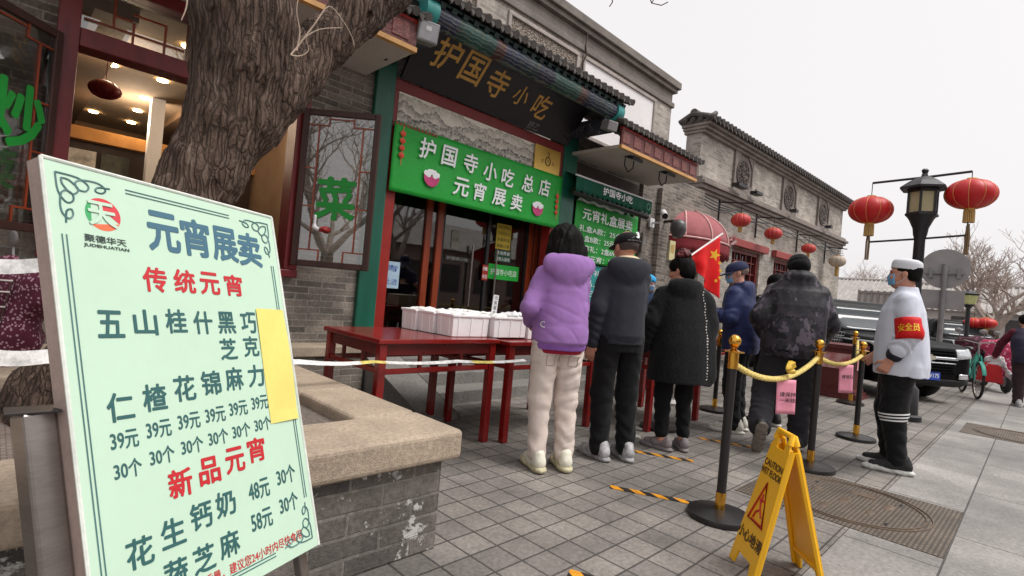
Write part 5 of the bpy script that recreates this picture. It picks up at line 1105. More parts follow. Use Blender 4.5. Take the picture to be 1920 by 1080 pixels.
# ================================================================ street lamp with two big lanterns
LX, LY = 8.40, 1.05
LY += .09
SL = thing('street_lamp', 'black street lamp with a hexagonal glass head and two crossbars', 'street lamp', (LX, LY, 0))
zz = lambda py: pX(1735, py, LX).z
b = MB(); zc = zz(520)
b.lathe([(.001, 0), (.17, 0), (.17, .06), (.13, .08), (.12, .40), (.085, .44), (.07, .5), (.065, 1.0), (.06, zz(448)), (.075, zz(440)), (.085, zz(428)), (.13, zz(412)), (.16, zz(405))], (LX, LY, 0), 20); b.build('post', M_iron, SL, True)
gz0, gz1 = zz(402), zz(360)
b = MB(); b.lathe([(.20, gz0-.03), (.22, gz0-.02), (.22, gz0), (.19, gz0+.02)], (LX, LY, 0), 6, sx=.86, sy=.86); b.lathe([(.19, gz1-.01), (.21, gz1), (.21, gz1+.03), (.31, gz1+.03), (.31, gz1+.055), (.20, gz1+.13), (.09, gz1+.19), (.05, gz1+.2), (.035, gz1+.24), (.05, gz1+.28), (.03, gz1+.30)], (LX, LY, 0), 6, sx=.86, sy=.86)
for i in range(6): a = i*PI/3; p = Vector((LX+0.16*math.cos(a), LY+0.16*math.sin(a), 0)); b.beam(p+Vector((0, 0, gz0)), p+Vector((0, 0, gz1)), .025, .025)
b.build('lamp_head', M_iron, SL)
b = MB(); b.lathe([(.172, gz0+.005), (.172, gz1-.005)], (LX, LY, 0), 6, sx=.86, sy=.86); b.build('lamp_glass', mat('frosted_glass', L(176, 164, 128), .5, var=.06, fine=.02), SL)
pl, pr = pX(1643, 343, LX), pX(1830, 321, LX); pl = Vector((LX-.05, LY+.55, 0)); pr = Vector((LX+.03, LY-.46, 0)); zb1 = gz1+.27
def atxy(px, py, p): r = ray(px, py); t = math.hypot(p.x, p.y)/math.hypot(r.x, r.y); return CZ+r.z*t
zl, zr = atxy(1645, 343, pl), atxy(1830, 321, pr); zl2, zr2 = atxy(1640, 454, pl), atxy(1822, 441, pr)
b = MB(); b.tube([(pl.x, pl.y, zl), (LX, LY, (zl+zr)/2), (pr.x, pr.y, zr)], .016, 8); b.tube([(pl.x, pl.y, zl2), (LX, LY, (zl2+zr2)/2), (pr.x, pr.y, zr2)], .013, 8); b.build('crossbar', M_iron, SL, True)
for p, px, py, z2, zt_, lab in ((pl, 1643, 394, zl2, zl, 'big red lantern hanging left of the street lamp head'), (pr, 1825, 364, zr2, zr, 'big red lantern hanging right of the street lamp head, slightly larger')):
    z = atxy(px, py, p); T = thing('red_lantern', lab, 'lantern', (p.x, p.y, z), 0, 'big red lanterns on the street lamp'); R = .262
    lantern_parts(T, R, .36, M_lred, .17, 10)
    b = MB(); b.tube([(0, 0, .18), (0, 0, zt_-z)], .005, 5); b.tube([(0, 0, -.25), (0, .01, z2-z+.12)], .005, 5); b.build('hanging_wire', M_iron, T, world=False)
    b = MB()
    for i in range(7): a = i*.9; b.tube([(.008*math.cos(a), .008*math.sin(a), z2-z+.14), (.02*math.cos(a), .02*math.sin(a), z2-z), (.018*math.cos(a), .018*math.sin(a), z2-z-.24)], .007, 5)
    b.build('lower_tassel', mat('dull_tassel', L(130, 106, 78), .8, var=.3), T, True, world=False)
# ================================================================ flag
FL = thing('red_flag', 'red flag with yellow stars on a pale pole behind the hair bun', 'flag', (6.3, 2.9, 0))
p0, p1 = pY(1297, 478, 3.05), pY(1352, 440, 3.05); dd = (p1-p0)
pb = p0-dd*.16; b = MB(); b.tube([(pb.x, pb.y, 0), pb-Vector((0, 0, .06)), p0-dd*.08, p1+dd*.05], .014, 8); b.lathe([(.16, 0), (.16, .03), (.03, .05)], (pb.x, pb.y, 0), 16); b.build('flag_pole', mat('pale_pole', L(210, 206, 204), .4), FL, True)
fu = dd; dn = Vector((0, 0, -1)); f_ = wob(8, 7, .02)
def fl(u, v):   # u along the pole, v downward
    a = p0+dd*(u*.95); ln_ = (.98*u+.10*(1-u))*.86; w_ = float(f_(np.array([[u*.6, v, 0.]]))[0]); return a+Vector((.02*v+.03*math.sin(u*9)*v, .05*math.sin(u*11)*v+w_, -ln_*v))
b = MB(); b.grid(fl, 40, 30); M_flag = fabric('flag_red', L(216, 22, 24), .6, var=.06, sheen=0); o = b.build('flag_cloth', M_flag, FL, True); o.modifiers.new('s', 'SOLIDIFY').thickness = .002
b = MB()
def star(c_, r, rot=0):
    U_ = Vector((.78, -.62, 0)).normalized(); V_2 = Vector((0, 0, 1)); n_ = Vector((-.62, -.78, 0))*.05
    pts = [(r*(1 if i % 2 == 0 else .42)*math.sin(rot+i*PI/5), r*(1 if i % 2 == 0 else .42)*math.cos(rot+i*PI/5)) for i in range(10)]
    b.add([c_+n_+U_*x+V_2*y for x, y in pts]+[c_+n_], [(10, i, (i+1) % 10) for i in range(10)])
c_ = Vector(fl(.80, .30)); star(c_, .085, .3); 
for q_ in ((.93, .44), (.95, .56), (.93, .68), (.86, .76)): star(Vector(fl(*q_)), .03, .6)
b.build('flag_star', mat('flag_yellow', L(240, 190, 40), .6, fine=0), FL)
# ================================================================ dark red tub, bikes, car, traffic sign
T = thing('waste_bin', 'dark red wooden tub with a stepped foot and a red and white panel', 'bin', (9.62, 2.2, 0))
M_bin = mat('dark_red_wood', L(92, 36, 34), .5, var=.25, scale=4, stretch=(8, 8, 1)); 
b = MB(); sq = lambda r: r*1.414
b.lathe([(sq(.36), 0), (sq(.36), .05), (sq(.33), .05), (sq(.33), .09), (sq(.30), .09), (sq(.30), .13), (sq(.25), .14)], n=4, T=Matrix.Translation((9.62, 2.2, 0)) @ Matrix.Rotation(PI/4, 4, 'Z')); b.build('stepped_foot', M_bin, T)
b = MB(); b.lathe([(sq(.25), .14), (sq(.30), .75), (sq(.33), .76), (sq(.33), .82), (sq(.26), .83)], n=4, T=Matrix.Translation((9.62, 2.2, 0)) @ Matrix.Rotation(PI/4, 4, 'Z')); b.build('tub_body', M_bin, T)
b = MB(); b.box(9.325, 9.335, 1.98, 2.42, .45, .76); b.box(9.40, 9.84, 1.905, 1.912, .45, .76); o = b.build('red_panel', mat('poster_red', L(196, 50, 50), .5, var=.3, scale=8, col2=L(226, 190, 190)), T)
def wheel(b, c_, R, ax, tr=.022, n=28): # torus ring
    ax = Vector(ax).normalized(); u = ax.orthogonal().normalized(); v = ax.cross(u); b.tube([Vector(c_)+(u*math.cos(2*PI*i/n)+v*math.sin(2*PI*i/n))*R for i in range(n)], tr, 8, closed=True)
def spokes(b, c_, R, ax, n=20):
    ax = Vector(ax).normalized(); u = ax.orthogonal().normalized(); v = ax.cross(u)
    for i in range(n):
        a = 2*PI*i/n; b.tube([Vector(c_)+ax*.02*(1 if i % 2 else -1), Vector(c_)+(u*math.cos(a)+v*math.sin(a))*R], .0022, 3, caps=False)
    b.tube([Vector(c_)-ax*.05, Vector(c_)+ax*.05], .022, 8)
def bicycle(loc, rz, m, label, guard=True, basket=True, chaincase=True):
    t = thing('bicycle', label, 'bicycle', loc, rz, 'bicycles parked along the kerb'); R = .33; ax = (0, 1, 0)
    for x in (-.53, .53):
        b = MB(); wheel(b, (x, 0, R), R-.02, ax); wo_ = b.build('wheel', mat('tyre', L(34, 32, 32), .8), t, True, world=False)
        b = MB(); spokes(b, (x, 0, R), R-.03, ax); wheel(b, (x, 0, R), R-.042, ax, .008); b.build('spokes', M_steel, wo_, world=False)
    b = MB(); hb, st_, bb = Vector((.38, 0, .92)), Vector((-.20, 0, .75)), Vector((-.05, 0, .30))
    b.tube([(.42, 0, .80), bb], .022, 8); b.tube([st_, bb], .02, 8); b.tube([(.40, 0, .86), (-.14, 0, .52)], .02, 8); b.tube([(-.53, .06, R), (-.18, .02, .68)], .012, 6); b.tube([(-.53, -.06, R), (-.18, -.02, .68)], .012, 6); b.tube([(-.53, .05, R), bb], .013, 6)
    for s_ in (-1, 1): b.tube([(.43, .03*s_, .78), (.47, .055*s_, .6), (.53, .055*s_, R)], .013, 6)
    b.build('frame', m, t, True, world=False)
    if guard:
        b = MB()
        for x in (-.53, .53): b.grid(lambda u, v: (x+(R+.02)*math.cos(.35+u*2.4), -.03+.06*v, R+(R+.02)*math.sin(.35+u*2.4)), 20, 2)
        o = b.build('mudguard', m, t, True, world=False); o.modifiers.new('s', 'SOLIDIFY').thickness = .003
    b = MB(); b.tube([(.42, 0, .8), (.37, 0, 1.0)], .016, 8); b.tube([(.22, .28, 1.02), (.34, .2, 1.04), (.37, 0, 1.0), (.34, -.2, 1.04), (.22, -.28, 1.02)], .012, 6); b.build('handlebar', M_steel, t, True, world=False)
    b = MB(); b.tube([st_, (-.24, 0, .86)], .014, 6); b.ell((-.27, 0, .885), (.14, .075, .035), 14, 8); b.build('saddle', M_black, t, True, world=False)
    if basket:
        b = MB()
        for z, k_ in ((.78, .8), (.86, .9), (.94, 1.), (1.0, 1.06)): b.tube([(.62+.14*k_*sx, .15*k_*sy, z) for sx, sy in ((-1, -1), (1, -1), (1, 1), (-1, 1))], .006, 5, closed=True)
        for i in range(6):
            for sy in (-1, 1): x = -1+.4*i; b.tube([(.62+.112*x, .12*sy, .78), (.62+.148*x, .159*sy, 1.0)], .004, 4)
            y = -1+.4*i; b.tube([(.62+.112, .12*y, .78), (.62+.148, .159*y, 1.0)], .004, 4)
        b.build('basket', m if basket != 'steel' else M_steel, t, True, world=False)
    b = MB(); b.tube([(-.05, -.07, .30), (-.05, .07, .30)], .06, 12); b.tube([(-.05, -.09, .3), (.06, -.1, .18)], .012, 5); b.tube([(-.05, .09, .3), (-.16, .1, .42)], .012, 5); b.build('crank', M_iron, t, True, world=False)
    return t
bicycle((13.25, .86, 0), math.radians(196), mat('teal_enamel', L(76, 176, 158), .4, var=.08), 'teal share bicycle standing right of the black car', True, False)
bicycle((10.6, 3.06, 0), math.radians(240), mat('silver_enamel', L(170, 170, 172), .35, metal=.4), 'silver bicycle with wire spokes behind the camouflage jacket')
# --- parked cars
M_carblk = mat('car_paint', L(10, 10, 12), .4, var=.1, fine=0, spec=.1); M_chrome = mat('chrome', L(216, 218, 222), .14, metal=1., var=.05, fine=0); M_tyre = mat('tyre', L(34, 32, 32), .8)
def car(loc, rz, label, plate=True):
    t = thing('parked_car', label, 'car', loc, rz, 'cars parked at an angle by the kerb')
    s = SDF(); Ry = lambda a: np.array(Matrix.Rotation(a, 3, 'Y'))
    s.box((0, 0, .60), (2.18, .90, .34), .20, k=.05); s.box((1.25, 0, .86), (.88, .84, .15), .12, Ry(math.radians(4)), k=.08); s.box((-.55, 0, 1.18), (1.42, .80, .40), .24, k=.06); s.box((.72, 0, 1.13), (.62, .76, .20), .15, Ry(math.radians(30)), k=.12); s.box((-1.6, 0, 1.05), (.5, .84, .35), .2, k=.08)
    for x in (-1.35, 1.35):
        for y in (-.92, .92): s.ell((x, y, .34), (.41, .24, .41), k=.02, sub=True)
    body = s.build('body', M_carblk, .04, t)
    bv = BVHTree.FromPolygons([v.co[:] for v in body.data.vertices], [p.vertices[:] for p in body.data.polygons])
    def patch(y0, y1, z0, z1, off, m, nm, nu=16, nv=8, par=t, shape=None):
        q = MB(); vs = {}
        def hit(u, v):
            y, z = y0+(y1-y0)*u, z0+(z1-z0)*v
            if shape: y, z = shape(u, v)
            h = bv.ray_cast(Vector((4, y, z)), Vector((-1, 0, 0))); return (h[0]+h[1]*off) if h[0] else Vector((0, y, z))
        q.grid(lambda u, v: hit(u, v), nu, nv); o = q.build(nm, m, par, True, world=False); sm = o.modifiers.new('s', 'SOLIDIFY'); sm.thickness = off*1.5; sm.offset = 0; return o
    patch(-.66, .66, 1.06, 1.44, .012, M_carglass, 'windscreen', shape=lambda u, v: ((-.72+1.44*u)*(1-.14*v), 1.05+.40*v))
    patch(-.50, .50, .50, .88, .012, mat('grille_black', L(8, 8, 9), .85, fine=0, spec=.1), 'grille')
    for z in (.84, .80, .66, .61, .56, .52): patch(-.49, .49, z-.008, z+.008, .02, mat('grille_black', (0, 0, 0)) if z != .66 else M_chrome, 'grille_bar', 16, 1)
    patch(-.52, .52, .715, .755, .022, M_chrome, 'grille_strip', 16, 1)
    q = MB(); h = bv.ray_cast(Vector((4, 0, .735)), Vector((-1, 0, 0)))[0]; x = h.x+.03
    q.add([(x, yy, zz_) for yy, zz_ in ((-.12, -.03+.735), (-.10, .03+.735), (-.05, .03+.735), (-.045, .055+.735), (.045, .055+.735), (.05, .03+.735), (.12, .03+.735), (.10, -.03+.735), (.05, -.03+.735), (.045, -.055+.735), (-.045, -.055+.735), (-.05, -.03+.735))], [tuple(range(12))]); o = q.build('emblem', mat('emblem_silver', L(226, 222, 206), .3, metal=.6, fine=0), t, world=False); o.modifiers.new('s', 'SOLIDIFY').thickness = .01
    for s_ in (-1, 1):
        patch(s_*.52, s_*.86, .72, .90, .014, mat('headlamp', L(206, 210, 214), .12, metal=.4, var=.2, scale=14, fine=0), 'headlight', 10, 6, shape=lambda u, v: (s_*(.52+.34*u), .73+.04*u+(.15-.02*u)*v))
        patch(s_*.58, s_*.78, .42, .50, .012, M_chrome, 'fog_lamp', 4, 4)
        q = MB(); q.ell((.55, s_*.98, 1.08), (.07, .12, .085), 12, 8); q.tube([(.55, s_*.82, 1.0), (.55, s_*.9, 1.05)], .025, 6); q.build('mirror', M_carblk, t, True, world=False)
        for x0, x1 in ((-.45, .35), (-1.35, -.52)):
            q = MB(); q.grid(lambda u, v: (x0+(x1-x0)*u-(.0), s_*(.83-.10*v), 1.06+.34*v), 6, 4); o = q.build('side_window', M_carglass, t, True, world=False); o.modifiers.new('s', 'SOLIDIFY').thickness = .05*s_
    patch(-.80, .80, .30, .40, .012, mat('bumper_grey', L(24, 24, 26), .7, fine=0), 'bumper_insert', 20, 2)
    for x in (-1.35, 1.35):
        for y in (-.80, .80):
            q = MB(); wheel(q, (x, y, .34), .255, (0, 1, 0), .095, 30); wo_ = q.build('wheel', M_tyre, t, True, world=False); q = MB(); q.tube([(x, y-.07, .34), (x, y+.07, .34)], .19, 20); q.build('rim', M_grey, wo_, world=False)
    if plate:
        h = min(bv.ray_cast(Vector((4, y, .45)), Vector((-1, 0, 0)))[0].x for y in (0,)); x = h+.02; q = MB(); q.box(x, x+.012, -.225, .225, .385, .525); po = q.build('number_plate', mat('plate_blue', L(38, 74, 176), .4, fine=0, var=.03), t, world=False)
        q = MB(); q.text('京L EW175', (x+.0125, 0, .455), (0, 1, 0), (0, 0, 1), h=.085, w=.39, bold=.01); q.build('lettering', M_wtext, po, world=False)
    q = MB()
    for s_ in (-1, 1): q.tube([(-1.6, s_*.62, 1.56), (-1.4, s_*.62, 1.61), (.0, s_*.62, 1.60), (.2, s_*.62, 1.545)], .02, 6)
    q.build('roof_rail', M_grey, t, True, world=False)
    return t
hd = math.radians(233); fc = Vector((10.58, 1.20, 0)); c0 = fc-Vector((math.cos(hd), math.sin(hd), 0))*2.2
car1 = car(c0, hd, 'black car with a blue number plate parked nearest, behind the man in white')
car2 = copy_tree(car1); car2.location = (24.5, 2.3, 0); car2.rotation_euler = (0, 0, math.radians(212)); car2['label'] = 'black car farther back, between the nearest car and the woman with the red bag'
car3 = copy_tree(car1); car3.location = (33, 3.6, 0); car3.rotation_euler = (0, 0, math.radians(220)); car3['label'] = 'farthest dark car under the bare tree'
# --- round traffic sign seen from behind
TS = thing('traffic_sign', 'grey back of a round traffic sign with a smaller plate, left of the bare tree', 'traffic sign', (13.6, 1.28, 0)); SX = 15.6
c_ = pX(1772, 504, SX); R = (pX(1772, 467, SX).z-pX(1772, 541, SX).z)/2; TS.location = (SX, c_.y, 0)
fr_ = Vector((c_.x, c_.y, 0)).normalized(); Tm = Matrix.Translation(c_) @ fr_.to_track_quat('Z', 'Y').to_matrix().to_4x4()
MB().lathe([(.001, 0), (R, 0), (R, .03), (.001, .03)], n=40, T=Tm).build('round_plate', mat('grey_sign_back', L(150, 146, 146), .5, metal=.2, var=.12, scale=3), TS)
b = MB(); b.tube([(c_.x-fr_.x*.06, c_.y-fr_.y*.06, 0), (c_.x-fr_.x*.06, c_.y-fr_.y*.06, c_.z+.1)], .055, 12); b.build('post', M_grey, TS, True)
sd_ = Vector((fr_.y, -fr_.x, 0)); b = MB(); b.beam(c_-sd_*R*.75-fr_*.03+Vector((0, 0, -.1)), c_+sd_*R*.75-fr_*.03+Vector((0, 0, -.1)), .05, .05)
for s_ in (-.55, .55): b.beam(c_+sd_*R*s_-fr_*.05+Vector((0, 0, -.22)), c_+sd_*R*s_-fr_*.05+Vector((0, 0, .02)), .07, .03, up=fr_)
b.build('clamp', M_grey, TS)
p2 = pX(1770, 562, SX); w2 = .55*R/.55; b = MB(); TT = Matrix.Translation(p2) @ fr_.to_track_quat('Z', 'Y').to_matrix().to_4x4(); b.beam(p2-sd_*.44, p2+sd_*.36, .03, .44, up=(0, 0, 1)); b.build('lower_plate', mat('grey_sign_back', (0, 0, 0)), TS)
# --- scooters under quilts
def scooter(loc, rz, mq, label, spots=None):
    t = thing('scooter', label, 'scooter', loc, rz, 'scooters with quilted wind covers')
    for x in (-.6, .6):
        b = MB(); wheel(b, (x, 0, .22), .17, (0, 1, 0), .05); wo_ = b.build('wheel', M_tyre, t, True, world=False); b = MB(); b.tube([(x, -.04, .22), (x, .04, .22)], .1, 14); b.build('rim', M_grey, wo_, world=False)
    s = SDF(); s.box((-.42, 0, .52), (.36, .14, .16), .08); s.box((.0, 0, .25), (.35, .12, .05), .04); s.rc((.42, 0, .3), (.38, 0, .9), .10, .08, .06); s.ell((-.35, 0, .74), (.34, .14, .06)); s.build('body', M_black, .02, t)
    s = SDF(); s.ell((.46, 0, .78), (.14, .34, .34), k=.1); s.ell((.48, 0, .45), (.10, .26, .30), k=.1); s.ell((.40, .30, .95), (.12, .14, .12), k=.08); s.ell((.40, -.30, .95), (.12, .14, .12), k=.08)
    s.build('quilt', mq, .02, t, disp=wob(4, 22, .02))
    b = MB()
    for y in (-.3, .3): b.tube([(.36, y, 1.0), (.36, y*1.15, 1.18)], .008, 5); b.ell((.36, y*1.2, 1.23), (.015, .07, .05), 12, 8)
    b.tube([(.36, -.32, 1.0), (.36, .32, 1.0)], .014, 6); b.build('mirror', M_grey, t, True, world=False)
    return t
def dots(col, dot, sc):
    k = NT('dotted_quilt'); v = k.mapv('Object'); vo = k.n('TexVoronoi'); vo.inputs['Scale'].default_value = sc; k.l(v, vo.inputs['Vector'])
    k.l(k.mix(k.ramp(vo.outputs['Distance'], [(.28, (1,)*3), (.36, (0,)*3)]), col, dot), k.b.inputs['Base Color']); k.b.inputs['Roughness'].default_value = .85; return k.m
scooter((15.6, .62, 0), math.radians(200), dots(L(176, 52, 88), L(220, 150, 172), 16), 'scooter with a pink flowered quilt beside the woman with the red bag')
scooter((16.6, 1.15, 0), math.radians(205), dots(L(66, 24, 40), L(120, 70, 90), 14), 'scooter with a dark maroon quilt just right of the black car')
ls = scooter((.52, 4.22, 0), math.radians(-165), dots(L(84, 24, 48), L(176, 140, 156), 55), 'scooter with a dark flowered quilt standing by the wall at the left edge')
bicycle((-.66, 4.05, 0), math.radians(-8), mat('rusty_bike', L(120, 86, 70), .5), 'old bicycle with a wire basket at the left edge', False, 'steel')
# ================================================================ far end of the street
def house(x0, x1, y0, y1, hw, hr, label, mw, axis='y'):
    t = thing('low_house', label, 'house', ((x0+x1)/2, (y0+y1)/2, 0), 0, 'low houses at the far end of the street')
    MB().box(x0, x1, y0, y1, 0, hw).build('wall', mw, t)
    b = MB(); o = .4; ym = (y0+y1)/2; xm = (x0+x1)/2
    b.add([(x0-o, y0-o, hw-.1), (xm, y0-o, hw+hr), (x1+o, y0-o, hw-.1), (x0-o, y1+o, hw-.1), (xm, y1+o, hw+hr), (x1+o, y1+o, hw-.1)], [(0, 3, 4, 1), (1, 4, 5, 2), (0, 1, 2), (5, 4, 3), (0, 2, 5, 3)])
    n = int((y1-y0+2*o)/.3)
    for i in range(n+1): y = y0-o+i*(y1-y0+2*o)/n; b.tube([(x0-o-.02, y, hw-.08), (xm, y, hw+hr+.03)], .06, 6)
    b.tube([(xm, y0-o, hw+hr+.06), (xm, y1+o, hw+hr+.06)], .12, 8); b.build('tile_roof', mat('hazed_tiles', L(168, 162, 158), .8, var=.25, scale=3), t)  # roof colour lightened to stand in for distance haze
    b = MB()
    for i in range(3): y = y0+(y1-y0)*(i+.3)/3; b.box(x0-.03, x0+.02, y, y+(y1-y0)*.16, .9, hw-.4)
    b.build('window', mat('far_window', L(70, 66, 66), .3, fine=0), t); return t
M_farw = mat('hazed_wall', L(182, 174, 170), .85, var=.15, scale=1.5); M_farw2 = mat('hazed_wall_red', L(166, 144, 138), .85, var=.15)  # distance haze is put into these pale wall colours
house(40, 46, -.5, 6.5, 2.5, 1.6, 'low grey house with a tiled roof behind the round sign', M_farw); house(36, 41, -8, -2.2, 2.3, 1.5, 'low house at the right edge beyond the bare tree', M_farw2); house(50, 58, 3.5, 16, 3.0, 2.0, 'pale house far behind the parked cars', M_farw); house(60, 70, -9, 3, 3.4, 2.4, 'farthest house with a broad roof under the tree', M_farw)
T = thing('roadside_screen', 'grey panelled screen wall left of the white capped man', 'screen', (30, 6.3, 0)); q0, q1 = pX(1612, 545, 30), pX(1690, 545, 30); zt1 = q0.z; zt0 = pX(1650, 578, 30).z
b = MB(); b.box(29.95, 30.05, q1.y-.4, q0.y, zt0-1.5, zt1); b.build('panel', mat('screen_grey', L(172, 164, 160), .8, var=.15, scale=2), T); b = MB()
for i in range(9): y = q1.y-.4+(q0.y-q1.y+.4)*i/8; b.box(29.90, 29.948, y-.05, y+.05, 0, zt1+.04)
b.box(29.88, 29.949, q1.y-.4, q0.y, zt1-.1, zt1); b.build('rail', mat('rail_grey', L(134, 128, 124), .7), T)
# far lamp and its small red lanterns
FX = 22.; c_ = pX(1817, 560, FX); T = thing('street_lamp', 'small far street lamp with a yellow glass head before the bare tree', 'street lamp', (FX, c_.y, 0)); fz = lambda py: pX(1817, py, FX).z
b = MB(); b.lathe([(.12, 0), (.12, .5), (.06, .55), (.06, fz(578)), (.16, fz(571))], (FX, c_.y, 0), 12); b.lathe([(.26, fz(553)), (.30, fz(551)), (.1, fz(546)), (.03, fz(543))], (FX, c_.y, 0), 6); b.build('post', M_iron, T)
b = MB(); b.lathe([(.18, fz(570)), (.24, fz(554))], (FX, c_.y, 0), 6); b.build('lamp_glass', mat('yellow_glass', L(186, 190, 130), .4), T)
for i, (px, py) in enumerate(((1826, 606), (1849, 606))):
    q = pX(px, py, 24.); T = thing('far_lantern', ('left', 'right')[i]+' one of the two small red lanterns far off under the bare tree', 'lantern', q, 0, 'small far lanterns'); lantern_parts(T, .30, .36, M_lred, .15, 8); b = MB(); b.tube([(0, 0, .15), (0, 0, .5)], .01, 4); b.tube([(0, 0, -.3), (0, .0, -q.z)], .03, 6); b.build('stake', M_iron, T, world=False)
# bare trees
def bare_tree(base, h, label, seed, sp=1., r0=.28, lean=(0, 0), dep=6):
    t = thing('bare_tree', label, 'tree', base, 0, 'bare winter trees at the end of the street'); rng = random.Random(seed); b = MB()
    b.tube([(0, 0, -.1), (lean[0]*.3, lean[1]*.3, h*.12), (lean[0], lean[1], h*.26)], [r0*1.3, r0, r0*.85], 10); b.build('trunk', M_bark, t, True, world=False)
    b = MB()
    def br(p, d, r, ln, k_):
        pts = [p]; q = p.copy(); dd = d.copy()
        for i in range(4): dd = (dd+Vector((rng.uniform(-.22, .22), rng.uniform(-.22, .22), rng.uniform(-.08, .16)))).normalized(); q = q+dd*ln/4; pts.append(q.copy())
        b.tube(pts, [max(.007, r*(1-.13*i)) for i in range(5)], 5 if k_ > 2 else 3, caps=False)
        if k_ > 0:
            for j in range(rng.randint(2, 3) + (1 if k_ == dep else 0)):
                nd = (dd+Vector((rng.uniform(-1, 1), rng.uniform(-1, 1), rng.uniform(-.35, .65)))*.8*sp).normalized(); br(pts[rng.randint(2, 4)], nd, r*.60, ln*rng.uniform(.66, .86), k_-1)
    for j in range(4):
        a = j*1.6+rng.random(); br(Vector((lean[0], lean[1], h*.25)), Vector((math.cos(a)*.8, math.sin(a)*.8, .8)).normalized(), r0*.6, h*.25, dep)
    b.build('crown', mat('hazed_bark', L(170, 156, 148), .95, var=.2), t, False, world=False); return t  # crown colour is lightened to imitate haze
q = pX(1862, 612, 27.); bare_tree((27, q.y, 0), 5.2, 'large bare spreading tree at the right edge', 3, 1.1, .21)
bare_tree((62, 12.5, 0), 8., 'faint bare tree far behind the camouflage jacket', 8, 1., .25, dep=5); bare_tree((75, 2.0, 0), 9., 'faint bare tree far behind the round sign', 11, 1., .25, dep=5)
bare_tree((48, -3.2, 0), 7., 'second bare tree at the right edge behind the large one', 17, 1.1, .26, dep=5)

# the other side of the street, seen only in the glass
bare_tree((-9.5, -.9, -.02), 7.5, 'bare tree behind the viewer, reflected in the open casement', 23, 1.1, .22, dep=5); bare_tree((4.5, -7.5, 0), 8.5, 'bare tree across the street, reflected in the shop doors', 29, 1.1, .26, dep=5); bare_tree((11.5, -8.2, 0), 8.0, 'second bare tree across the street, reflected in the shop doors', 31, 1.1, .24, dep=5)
T = thing('opposite_house', 'long grey house across the street, seen only as a reflection', 'house', (8, -16, 0)); MB().box(-12, 30, -20, -14, 0, 3.4).build('wall', M_farw2, T); b = MB()
for i in range(14): b.box(-10+i*2.8, -8.4+i*2.8, -14.0, -13.95, .9, 2.5)
b.build('window', mat('far_window', (0, 0, 0)), T); b = MB(); b.add([(-12.5, -13.5, 3.3), (30.5, -13.5, 3.3), (30.5, -17, 5.2), (-12.5, -17, 5.2), (-12.5, -20.5, 3.3), (30.5, -20.5, 3.3)], [(0, 1, 2, 3), (3, 2, 5, 4), (0, 3, 4), (1, 5, 2)]); b.build('tile_roof', mat('hazed_tiles', (0, 0, 0)), T)
